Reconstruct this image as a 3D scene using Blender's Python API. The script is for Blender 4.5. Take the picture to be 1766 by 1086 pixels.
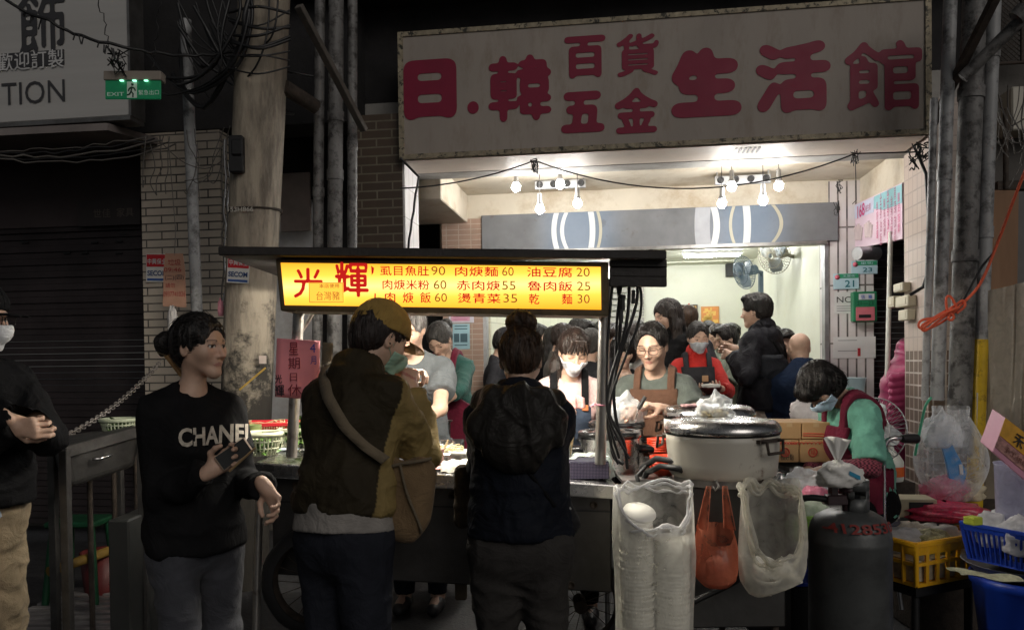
import bpy, bmesh, math, random
import numpy as np
from mathutils import Vector, Matrix, noise as mnoise
SC = bpy.context.scene
COL = SC.collection
for _o in list(bpy.data.objects): bpy.data.objects.remove(_o)
random.seed(7); RNG = np.random.default_rng(11)
rad = math.radians
# ------------------------------------------------------------------ camera
PW, PH, FPX = 1766.0, 1086.0, 1327.0
CAMZ, ROLL, PITCH, HORY = 1.45, rad(0.7), rad(-1.0), 620.0
PPY = HORY - FPX * math.tan(PITCH)
_cf = Vector((0, math.cos(PITCH), math.sin(PITCH)))
_cr0 = Vector((1, 0, 0)); _cu0 = _cr0.cross(_cf)
_cr = _cr0 * math.cos(ROLL) - _cu0 * math.sin(ROLL)
_cu = _cr0 * math.sin(ROLL) + _cu0 * math.cos(ROLL)
CAMP = Vector((0, 0, CAMZ))
cam_d = bpy.data.cameras.new('camera'); cam = bpy.data.objects.new('camera', cam_d); COL.objects.link(cam)
cam.matrix_world = Matrix.Translation(CAMP) @ Matrix((_cr, _cu, -_cf)).transposed().to_4x4()
cam_d.sensor_width = 36; cam_d.lens = 36 * FPX / PW
cam_d.shift_y = (PPY - PH / 2) / PW
cam_d.clip_start = 0.05; cam_d.clip_end = 500
SC.camera = cam
# ------------------------------------------------------------------ world, night light, exposure
SUN_EL, SUN_AZ = 28.0, 153.0
world = bpy.data.worlds.new('World'); SC.world = world; world.use_nodes = True
_n = world.node_tree; _bg = _n.nodes['Background']
_sky = _n.nodes.new('ShaderNodeTexSky'); _sky.sky_type = 'NISHITA'; _sky.sun_disc = False
_sky.sun_elevation = rad(SUN_EL); _sky.sun_rotation = rad(SUN_AZ)
_mx = _n.nodes.new('ShaderNodeMix'); _mx.data_type = 'RGBA'; _mx.inputs[0].default_value = 0.85
_hs = _n.nodes.new('ShaderNodeHueSaturation'); _hs.inputs['Saturation'].default_value = 0.25
_n.links.new(_sky.outputs[0], _hs.inputs['Color']); _n.links.new(_hs.outputs[0], _bg.inputs[0])
_bg.inputs[1].default_value = 0.014
sun_d = bpy.data.lights.new('night_light', 'SUN'); sun_o = bpy.data.objects.new('night_light', sun_d); COL.objects.link(sun_o)
sun_d.energy = 0.56; sun_d.angle = rad(35); sun_d.color = (1.0, 0.93, 0.86)
sun_o.rotation_euler = Vector((-0.5, 1.0, -0.6)).to_track_quat('-Z', 'Y').to_euler()
SC.view_settings.view_transform = 'Standard'; SC.view_settings.look = 'None'
SC.view_settings.exposure = 0.0; SC.view_settings.gamma = 1.0
SC.render.engine = 'CYCLES'
SC.cycles.use_denoising = True; SC.cycles.max_bounces = 8; SC.cycles.diffuse_bounces = 4
SC.cycles.transparent_max_bounces = 16; SC.cycles.sample_clamp_indirect = 6; SC.cycles.caustics_reflective = False; SC.cycles.caustics_refractive = False
SC.cycles.glossy_bounces = 3; SC.cycles.transmission_bounces = 6
# ------------------------------------------------------------------ pixel helpers (photo pixels -> metres)
def ray(px, py):
    return (_cr * ((px - PW / 2) / FPX) - _cu * ((py - PPY) / FPX) + _cf)
def at(px, py, Y):
    r = ray(px, py); return CAMP + r * (Y / r.y)
def px_of(p):
    d = Vector(p) - CAMP; z = d.dot(_cf)
    return (PW / 2 + FPX * d.dot(_cr) / z, PPY - FPX * d.dot(_cu) / z)
def at_z(px, py, z):
    r = ray(px, py); return CAMP + r * ((z - CAMZ) / r.z)
_fa, _fb = at(690, 265, 5.7), at(1605, 240, 5.2)
FO = Vector((_fa.x, _fa.y, 0)); FX = Vector((_fb.x - _fa.x, _fb.y - _fa.y, 0)).normalized(); FT = Vector((-FX.y, FX.x, 0))
FROT = Matrix((FX, FT, Vector((0, 0, 1)))).transposed().to_4x4()
FM = Matrix.Translation(FO) @ FROT
def F(s, t, z): return FO + FX * s + FT * t + Vector((0, 0, z))
def FP(px, py, t=0.0):           # (s, z) where the pixel's ray meets the facade plane pushed t metres inwards
    r = ray(px, py); k = (FO + FT * t - CAMP).dot(FT) / r.dot(FT); p = CAMP + r * k
    return (p - FO).dot(FX), p.z
def FS(px, py, t=0.0): return FP(px, py, t)[0]
def FZ(px, py, t=0.0): return FP(px, py, t)[1]
# ------------------------------------------------------------------ objects
def tag(o, label=None, cat=None, group=None, kind=None):
    if label: o['label'] = label
    if cat: o['category'] = cat
    if group: o['group'] = group
    if kind: o['kind'] = kind
    return o
def thing(name, label, cat, loc=(0, 0, 0), group=None):
    o = bpy.data.objects.new(name, None); COL.objects.link(o); o.location = loc; o.empty_display_size = 0.1
    return tag(o, label, cat, group)
def link(name, me, mat, parent=None, bev=0, sub=0, seg=1):
    if mat is not None:
        for m_ in (mat if isinstance(mat, (list, tuple)) else [mat]): me.materials.append(m_)
    o = bpy.data.objects.new(name, me); COL.objects.link(o)
    if parent is not None:
        o.parent = parent
        l = Vector((0, 0, 0)); q = parent
        while q is not None: l += q.location; q = q.parent
        o.location = -l
    if bev:
        b = o.modifiers.new('bevel', 'BEVEL'); b.width = bev; b.segments = seg; b.limit_method = 'ANGLE'; b.angle_limit = rad(45)
    if sub:
        b = o.modifiers.new('sub', 'SUBSURF'); b.levels = b.render_levels = sub
    return o
def solo(o, label, cat, group=None, kind=None):   # a thing that is one mesh: origin to its base
    me = o.data; n = len(me.vertices); co = np.empty(n * 3); me.vertices.foreach_get('co', co); co = co.reshape(-1, 3)
    b = np.array([(co[:, 0].min() + co[:, 0].max()) / 2, (co[:, 1].min() + co[:, 1].max()) / 2, co[:, 2].min()])
    me.vertices.foreach_set('co', (co - b).ravel()); o.location = Vector(b)
    return tag(o, label, cat, group, kind)
def smooth(pts, n=5):
    o = []
    for i in range(len(pts) - 1):
        p0, p1, p2, p3 = pts[max(i - 1, 0)], pts[i], pts[i + 1], pts[min(i + 2, len(pts) - 1)]
        for k in range(n): t = k / n; o.append(.5 * ((2 * p1) + (p2 - p0) * t + (2 * p0 - 5 * p1 + 4 * p2 - p3) * t * t + (3 * p1 - p0 - 3 * p2 + p3) * t ** 3))
    return o + [pts[-1]]
def copy_tree(o, parent=None):
    c = o.copy(); COL.objects.link(c)
    if parent is not None: c.parent = parent
    for ch in list(o.children): copy_tree(ch, c)
    return c
class MB:
    def __init__(s): s.v = []; s.f = []; s.sm = []; s.mi = []; s.cur = 0
    def add(s, vs, fs, smooth=False):
        b = len(s.v); s.v += [tuple(p) for p in vs]
        for f in fs: s.f.append([b + i for i in f]); s.sm.append(smooth); s.mi.append(s.cur)
        return s
    def obox(s, M, sx, sy, sz):           # box centred on M
        vs = [M @ Vector((x * sx / 2, y * sy / 2, z * sz / 2)) for x in (-1, 1) for y in (-1, 1) for z in (-1, 1)]
        return s.add(vs, [(0, 1, 3, 2), (4, 6, 7, 5), (0, 4, 5, 1), (2, 3, 7, 6), (0, 2, 6, 4), (1, 5, 7, 3)])
    def box(s, c, d, R=None):
        M = Matrix.Translation(Vector(c))
        if R is not None: M = M @ R.to_4x4()
        return s.obox(M, *d)
    def fbox(s, s0, s1, t0, t1, z0, z1):  # box in the facade frame
        return s.obox(FM @ Matrix.Translation(((s0 + s1) / 2, (t0 + t1) / 2, (z0 + z1) / 2)), abs(s1 - s0), abs(t1 - t0), abs(z1 - z0))
    def hexa(s, p):                       # 8 corners: 4 bottom ring, 4 top ring
        return s.add(p, [(3, 2, 1, 0), (4, 5, 6, 7), (0, 1, 5, 4), (1, 2, 6, 5), (2, 3, 7, 6), (3, 0, 4, 7)])
    def slab(s, a, b, c, d, n):           # quad a b c d thickened by vector n
        n = Vector(n); return s.hexa([Vector(q) for q in (a, b, c, d)] + [Vector(q) + n for q in (a, b, c, d)])
    def tube(s, pts, r, n=8, cap=True, smooth=True):
        pts = [Vector(p) for p in pts]; m = len(pts)
        if not isinstance(r, (list, tuple)): r = [r] * m
        t = [(pts[min(i + 1, m - 1)] - pts[max(i - 1, 0)]).normalized() for i in range(m)]
        u = t[0].orthogonal().normalized(); vs = []
        for i in range(m):
            u = (u - t[i] * u.dot(t[i]))
            u = u.normalized() if u.length > 1e-6 else t[i].orthogonal().normalized()
            w = t[i].cross(u)
            for k in range(n):
                a = 2 * math.pi * k / n; vs.append(pts[i] + (u * math.cos(a) + w * math.sin(a)) * r[i])
        fs = [(i * n + k, i * n + (k + 1) % n, (i + 1) * n + (k + 1) % n, (i + 1) * n + k) for i in range(m - 1) for k in range(n)]
        s.add(vs, fs, smooth)
        if cap: s.add(vs[:n], [tuple(range(n))[::-1]]); s.add(vs[-n:], [tuple(range(n))])
        return s
    def lathe(s, c, prof, n=32, axis=None, smooth=True, cap=True, sq=(1, 1), jit=None):
        c = Vector(c); R = Matrix.Identity(3) if axis is None else Vector(axis).to_track_quat('Z', 'Y').to_matrix()
        vs = []
        for j, (r, z) in enumerate(prof):
            for k in range(n):
                a = 2 * math.pi * k / n; rr = r * (1 + (jit(a, j) if jit else 0)); vs.append(c + R @ Vector((math.cos(a) * rr * sq[0], math.sin(a) * rr * sq[1], z)))
        fs = [(j * n + k, j * n + (k + 1) % n, (j + 1) * n + (k + 1) % n, (j + 1) * n + k) for j in range(len(prof) - 1) for k in range(n)]
        s.add(vs, fs, smooth)
        if cap and prof[0][0] > 1e-5: s.add(vs[:n], [tuple(range(n))[::-1]])
        if cap and prof[-1][0] > 1e-5: s.add(vs[-n:], [tuple(range(n))])
        return s
    def grid(s, fn, nu, nv, smooth=True, closed=False):
        vs = [fn(i / (nu - (0 if closed else 1)), j / (nv - 1)) for j in range(nv) for i in range(nu)]
        fs = []
        for j in range(nv - 1):
            for i in range(nu if closed else nu - 1):
                i2 = (i + 1) % nu; fs.append((j * nu + i, j * nu + i2, (j + 1) * nu + i2, (j + 1) * nu + i))
        return s.add(vs, fs, smooth)
    def ball(s, c, r, n=12, sq=(1, 1, 1), R=None):
        m = n // 2; vs = []; c = Vector(c)
        for j in range(m + 1):
            th = math.pi * j / m
            for k in range(n):
                a = 2 * math.pi * k / n; p = Vector((math.sin(th) * math.cos(a) * r * sq[0], math.sin(th) * math.sin(a) * r * sq[1], -math.cos(th) * r * sq[2]))
                vs.append(c + (R @ p if R is not None else p))
        fs = [(j * n + k, j * n + (k + 1) % n, (j + 1) * n + (k + 1) % n, (j + 1) * n + k) for j in range(m) for k in range(n)]
        return s.add(vs, fs, True)
    def prism(s, pts, n):                 # polygon (3-D points) extruded by n
        m = len(pts); n = Vector(n); a = [Vector(p) for p in pts]
        return s.add(a + [p + n for p in a], [tuple(range(m))[::-1], tuple(range(m, 2 * m))] + [(i, (i + 1) % m, m + (i + 1) % m, m + i) for i in range(m)])
    def build(s, name, mat, parent=None, bev=0, sub=0, seg=1, merge=False):
        me = bpy.data.meshes.new(name); me.from_pydata(s.v, [], s.f)
        me.polygons.foreach_set('use_smooth', s.sm)
        if isinstance(mat, (list, tuple)): me.polygons.foreach_set('material_index', s.mi)
        bm = bmesh.new(); bm.from_mesh(me)
        if merge or sub: bmesh.ops.remove_doubles(bm, verts=bm.verts, dist=1e-4)
        bmesh.ops.recalc_face_normals(bm, faces=bm.faces); bm.to_mesh(me); bm.free(); me.update()
        return link(name, me, mat, parent, bev, sub, seg)
# ------------------------------------------------------------------ materials
_MATS = {}
def mat(name, col, rough=0.6, metal=0.0, var=0.12, vs=6.0, bump=0.0, bs=40.0, dirt=None, dscale=3.0, damt=0.5, emit=None, es=0.0, spec=0.5, alpha=None, trans=0.0, coat=0.0, stretch=None, vcol=False, sheen=0.0, sss=0.0, thresh=(0.45, 0.7), crease=0, camt=.7):
    if name in _MATS: return _MATS[name]
    m = bpy.data.materials.new(name); m.use_nodes = True; N = m.node_tree; L = N.links; b = N.nodes['Principled BSDF']
    tc = N.nodes.new('ShaderNodeTexCoord'); vec = tc.outputs['Object']
    if stretch:
        mp = N.nodes.new('ShaderNodeMapping'); mp.inputs['Scale'].default_value = stretch; L.new(vec, mp.inputs[0]); vec = mp.outputs[0]
    def nz(sc, det=5, rgh=.6):
        n = N.nodes.new('ShaderNodeTexNoise'); n.inputs['Scale'].default_value = sc; n.inputs['Detail'].default_value = det; n.inputs['Roughness'].default_value = rgh; L.new(vec, n.inputs['Vector']); return n
    c = tuple(col) + (1,) if len(col) == 3 else col
    if vcol:
        at_ = N.nodes.new('ShaderNodeAttribute'); at_.attribute_name = 'Col'; src = at_.outputs['Color']
    else:
        rg = N.nodes.new('ShaderNodeRGB'); rg.outputs[0].default_value = c; src = rg.outputs[0]
    if var:
        n = nz(vs); mr = N.nodes.new('ShaderNodeMapRange'); mr.inputs[1].default_value = .25; mr.inputs[2].default_value = .75; mr.inputs[3].default_value = 1 - var * 1.6; mr.inputs[4].default_value = 1 + var
        L.new(n.outputs[0], mr.inputs[0]); mu = N.nodes.new('ShaderNodeVectorMath'); mu.operation = 'SCALE'; L.new(src, mu.inputs[0]); L.new(mr.outputs[0], mu.inputs['Scale']); src = mu.outputs[0]
    if dirt is not None:
        n = nz(dscale, 8, .7); mr = N.nodes.new('ShaderNodeMapRange'); mr.inputs[1].default_value = thresh[0]; mr.inputs[2].default_value = thresh[1]; mr.inputs[3].default_value = 0; mr.inputs[4].default_value = damt
        L.new(n.outputs[0], mr.inputs[0]); mx = N.nodes.new('ShaderNodeMix'); mx.data_type = 'RGBA'; L.new(mr.outputs[0], mx.inputs[0]); L.new(src, mx.inputs[6]); mx.inputs[7].default_value = tuple(dirt) + (1,); src = mx.outputs[2]
    L.new(src, b.inputs['Base Color'])
    b.inputs['Metallic'].default_value = metal; b.inputs['Specular IOR Level'].default_value = spec
    n = nz(vs * 2.3); mr = N.nodes.new('ShaderNodeMapRange'); mr.inputs[3].default_value = max(rough - .12, .03); mr.inputs[4].default_value = min(rough + .12, 1); L.new(n.outputs[0], mr.inputs[0]); L.new(mr.outputs[0], b.inputs['Roughness'])
    if bump:
        n = nz(bs, 6); bp = N.nodes.new('ShaderNodeBump'); bp.inputs['Strength'].default_value = bump; bp.inputs['Distance'].default_value = .01; L.new(n.outputs[0], bp.inputs['Height']); L.new(bp.outputs[0], b.inputs['Normal'])
        if crease:      # soft ridged folds
            n2 = nz(crease, 3, .5); n2.inputs['Distortion'].default_value = 1.6; m1 = N.nodes.new('ShaderNodeMath'); m1.operation = 'SUBTRACT'; L.new(n2.outputs[0], m1.inputs[0]); m1.inputs[1].default_value = .5; m2 = N.nodes.new('ShaderNodeMath'); m2.operation = 'ABSOLUTE'; L.new(m1.outputs[0], m2.inputs[0]); b2 = N.nodes.new('ShaderNodeBump'); b2.invert = True; b2.inputs['Strength'].default_value = camt; b2.inputs['Distance'].default_value = .06; L.new(m2.outputs[0], b2.inputs['Height']); L.new(b2.outputs[0], bp.inputs['Normal'])
    if emit: b.inputs['Emission Color'].default_value = tuple(emit) + (1,); b.inputs['Emission Strength'].default_value = es
    if alpha is not None: b.inputs['Alpha'].default_value = alpha
    if trans: b.inputs['Transmission Weight'].default_value = trans
    if coat: b.inputs['Coat Weight'].default_value = coat; b.inputs['Coat Roughness'].default_value = .15
    if sheen: b.inputs['Sheen Weight'].default_value = sheen
    if sss: b.inputs['Subsurface Weight'].default_value = sss; b.inputs['Subsurface Radius'].default_value = (.8, .3, .2); b.inputs['Subsurface Scale'].default_value = .008
    _MATS[name] = m; return m
def film(name, col=(.9, .93, .95), clear=0.75, rough=.15):
    """thin plastic film: mostly see-through, with glossy creases"""
    if name in _MATS: return _MATS[name]
    m = bpy.data.materials.new(name); m.use_nodes = True; N = m.node_tree; L = N.links; N.nodes.clear()
    out = N.nodes.new('ShaderNodeOutputMaterial'); tr = N.nodes.new('ShaderNodeBsdfTransparent'); pb = N.nodes.new('ShaderNodeBsdfPrincipled'); mx = N.nodes.new('ShaderNodeMixShader')
    tl = N.nodes.new('ShaderNodeBsdfTranslucent'); tl.inputs[0].default_value = tuple(col) + (1,); m2 = N.nodes.new('ShaderNodeMixShader'); m2.inputs[0].default_value = .4
    pb.inputs['Base Color'].default_value = tuple(col) + (1,); pb.inputs['Roughness'].default_value = rough; pb.inputs['Specular IOR Level'].default_value = .7
    tc = N.nodes.new('ShaderNodeTexCoord'); n = N.nodes.new('ShaderNodeTexNoise'); n.inputs['Scale'].default_value = 14; n.inputs['Detail'].default_value = 6; n.inputs['Distortion'].default_value = 1.5; L.new(tc.outputs['Object'], n.inputs[0])
    mr = N.nodes.new('ShaderNodeMapRange'); mr.inputs[1].default_value = .35; mr.inputs[2].default_value = .7; mr.inputs[3].default_value = min(1 - clear + .12, 1) ; mr.inputs[4].default_value = max(1 - clear - .12, 0.02); L.new(n.outputs[0], mr.inputs[0])
    lw = N.nodes.new('ShaderNodeLayerWeight'); lw.inputs[0].default_value = .35; ad = N.nodes.new('ShaderNodeMath'); ad.operation = 'MULTIPLY_ADD'; L.new(lw.outputs['Facing'], ad.inputs[0]); ad.inputs[1].default_value = .55; L.new(mr.outputs[0], ad.inputs[2]); ad.use_clamp = True
    bp = N.nodes.new('ShaderNodeBump'); bp.inputs['Strength'].default_value = .6; bp.inputs['Distance'].default_value = .01; L.new(n.outputs[0], bp.inputs['Height']); L.new(bp.outputs[0], pb.inputs['Normal'])
    tr.inputs[0].default_value = tuple(.6 + .4 * c for c in col) + (1,)
    L.new(ad.outputs[0], mx.inputs[0]); L.new(tr.outputs[0], mx.inputs[1]); L.new(pb.outputs[0], m2.inputs[1]); L.new(tl.outputs[0], m2.inputs[2]); L.new(m2.outputs[0], mx.inputs[2]); L.new(mx.outputs[0], out.inputs[0])
    _MATS[name] = m; return m
def brick(name, col, col2, mortar, bw, bh, mw, rough=.5, off=0.5, rot=0.0, bump=.4, coat=0, dirt=None, facade=True, gap_axis='x'):
    """tiles laid in the facade frame: u runs along the facade (or into it), v is height; each object keeps world-based coordinates"""
    if name in _MATS: return _MATS[name]
    m = bpy.data.materials.new(name); m.use_nodes = True; N = m.node_tree; L = N.links; b = N.nodes['Principled BSDF']
    ge = N.nodes.new('ShaderNodeNewGeometry'); sp = N.nodes.new('ShaderNodeSeparateXYZ'); cb = N.nodes.new('ShaderNodeCombineXYZ')
    dt = N.nodes.new('ShaderNodeVectorMath'); dt.operation = 'DOT_PRODUCT'; L.new(ge.outputs['Position'], dt.inputs[0]); dt.inputs[1].default_value = (FX + FT * 1.0)
    L.new(ge.outputs['Position'], sp.inputs[0]); L.new(dt.outputs['Value'], cb.inputs[0]); L.new(sp.outputs[2], cb.inputs[1])
    br = N.nodes.new('ShaderNodeTexBrick'); L.new(cb.outputs[0], br.inputs['Vector']); br.offset = off; br.inputs['Scale'].default_value = 1
    br.inputs['Brick Width'].default_value = bw; br.inputs['Row Height'].default_value = bh; br.inputs['Mortar Size'].default_value = mw; br.inputs['Mortar Smooth'].default_value = .1; br.inputs['Bias'].default_value = 0
    br.inputs['Color1'].default_value = tuple(col) + (1,); br.inputs['Color2'].default_value = tuple(col2) + (1,); br.inputs['Mortar'].default_value = tuple(mortar) + (1,)
    src = br.outputs['Color']
    n = N.nodes.new('ShaderNodeTexNoise'); n.inputs['Scale'].default_value = 5; n.inputs['Detail'].default_value = 8; n.inputs['Roughness'].default_value = .7; L.new(ge.outputs['Position'], n.inputs['Vector'])
    mr = N.nodes.new('ShaderNodeMapRange'); mr.inputs[1].default_value = .35; mr.inputs[2].default_value = .75; mr.inputs[3].default_value = 0; mr.inputs[4].default_value = .6; L.new(n.outputs[0], mr.inputs[0])
    mx = N.nodes.new('ShaderNodeMix'); mx.data_type = 'RGBA'; L.new(mr.outputs[0], mx.inputs[0]); L.new(src, mx.inputs[6]); mx.inputs[7].default_value = tuple(dirt or [c * .6 for c in col]) + (1,)
    L.new(mx.outputs[2], b.inputs['Base Color']); b.inputs['Roughness'].default_value = rough
    bp = N.nodes.new('ShaderNodeBump'); bp.inputs['Strength'].default_value = bump; bp.inputs['Distance'].default_value = .004; bp.invert = True; L.new(br.outputs['Fac'], bp.inputs['Height']); L.new(bp.outputs[0], b.inputs['Normal'])
    _MATS[name] = m; return m
# ------------------------------------------------------------------ lettering
def glyphs(text, bold=0.0, res=3):
    c = bpy.data.curves.new('txt', 'FONT'); c.body = text; c.resolution_u = res; c.offset = bold; c.fill_mode = 'FRONT'
    o = bpy.data.objects.new('txt', c); COL.objects.link(o); bpy.context.view_layer.update()
    m = bpy.data.meshes.new_from_object(o.evaluated_get(bpy.context.evaluated_depsgraph_get()))
    v = np.array([tuple(p.co) for p in m.vertices]).reshape(-1, 3); f = [tuple(p.vertices) for p in m.polygons]
    bpy.data.objects.remove(o); bpy.data.curves.remove(c); bpy.data.meshes.remove(m); return v[:, :2], f
def blob_glyph(text, n=110, blur=3, thr=.3):
    """a glyph swollen into a fat rounded sign-painter's letter: rasterise, blur, re-contour"""
    v, f = glyphs(text, 0.0); lo, hi = v.min(0), v.max(0); S = max(hi - lo) * 1.25; c = (lo + hi) / 2; g = np.zeros((n, n))
    q = (v - c) / S + .5; xs = (np.arange(n) + .5) / n; X, Y = np.meshgrid(xs, xs, indexing='ij')
    for poly in f:
        for k in range(1, len(poly) - 1):
            a, b_, d = q[poly[0]], q[poly[k]], q[poly[k + 1]]; mn = np.minimum(np.minimum(a, b_), d); mxx = np.maximum(np.maximum(a, b_), d)
            i0, i1 = np.clip(np.floor(mn * n).astype(int) - 1, 0, n), np.clip(np.ceil(mxx * n).astype(int) + 1, 0, n)
            x, y = X[i0[0]:i1[0], i0[1]:i1[1]], Y[i0[0]:i1[0], i0[1]:i1[1]]
            e = lambda p, r: (x - p[0]) * (r[1] - p[1]) - (y - p[1]) * (r[0] - p[0])
            e1, e2, e3 = e(a, b_), e(b_, d), e(d, a); g[i0[0]:i1[0], i0[1]:i1[1]] = np.maximum(g[i0[0]:i1[0], i0[1]:i1[1]], ((e1 >= 0) & (e2 >= 0) & (e3 >= 0)) | ((e1 <= 0) & (e2 <= 0) & (e3 <= 0)))
    for _ in range(3):
        for ax in (0, 1):
            g = sum(np.roll(g, s, ax) for s in range(-blur // 2 + 1, blur // 2 + 1)) / len(range(-blur // 2 + 1, blur // 2 + 1))
    d = g - thr; vs = []; fs = []; idx = {}
    def vid(key, p):
        if key not in idx: idx[key] = len(vs); vs.append(p)
        return idx[key]
    for i in range(n - 1):
        for j in range(n - 1):
            cs = [(i, j), (i + 1, j), (i + 1, j + 1), (i, j + 1)]; dv = [d[p] for p in cs]
            if max(dv) <= 0: continue
            poly = []
            for k in range(4):
                p, r = cs[k], cs[(k + 1) % 4]; a, b_ = dv[k], dv[(k + 1) % 4]
                if a > 0: poly.append(vid(p, (p[0], p[1])))
                if (a > 0) != (b_ > 0):
                    t = a / (a - b_); key = (min(p, r), max(p, r)); poly.append(vid(key, (p[0] + (r[0] - p[0]) * t, p[1] + (r[1] - p[1]) * t)))
            if len(poly) >= 3: fs.append(poly)
    return np.array(vs, float), fs
def lay(name, vf, m, parent, P, U, V, w=None, h=None, lift=0.003, align='c', keep=False):
    """lay a flat glyph mesh with its lower-left (or centre) at P, axes U and V, scaled to w x h metres"""
    v, f = vf; lo, hi = v.min(0), v.max(0); d = np.maximum(hi - lo, 1e-6); U = Vector(U).normalized(); V = Vector(V).normalized(); Nn = U.cross(V).normalized()
    sx = w / d[0] if w else h / d[1]; sy = h / d[1] if h else sx
    if keep: sx = sy = min(sx, sy)
    q = (v - (lo + hi) / 2) if align == 'c' else (v - lo)
    mb = MB(); mb.add([Vector(P) + U * (a * sx) + V * (b * sy) + Nn * lift for a, b in q], f)
    me = bpy.data.meshes.new(name); me.from_pydata(mb.v, [], mb.f); me.update()
    return link(name, me, m, parent)
_BG = {}
def bold_line(s_, bold):
    vs = []; fs = []; x = 0; R = None
    for ch in s_:
        if ch in ' \u3000': x += .6 if ch == ' ' else 1; continue
        key = (ch, bold)
        if key not in _BG:
            v, f = blob_glyph(ch, 84, 3, .42 - bold * 6); o, _ = glyphs(ch); lo, hi = o.min(0), o.max(0); c = (lo + hi) / 2; S_ = max(hi - lo) * 1.25; _BG[key] = ((v + .5) / 84 * S_ - S_ / 2 + c, f, hi[0] if ord(ch) < 0x2e80 else 1.0)
        v, f, adv = _BG[key]; b = sum(len(a) for a in vs); vs.append(v + np.array([x, 0])); fs += [[b + i for i in q] for q in f]; x += adv + .02
    return np.concatenate(vs), fs
def write(name, s, m, parent, P, U, V, w=None, h=None, bold=0.0, lift=0.003, align='c', keep=False):
    return lay(name, bold_line(s, bold) if (bold > 0 and any(ord(c) > 0x2e80 for c in s)) else glyphs(s, bold), m, parent, P, U, V, w, h, lift, align, keep)
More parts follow.
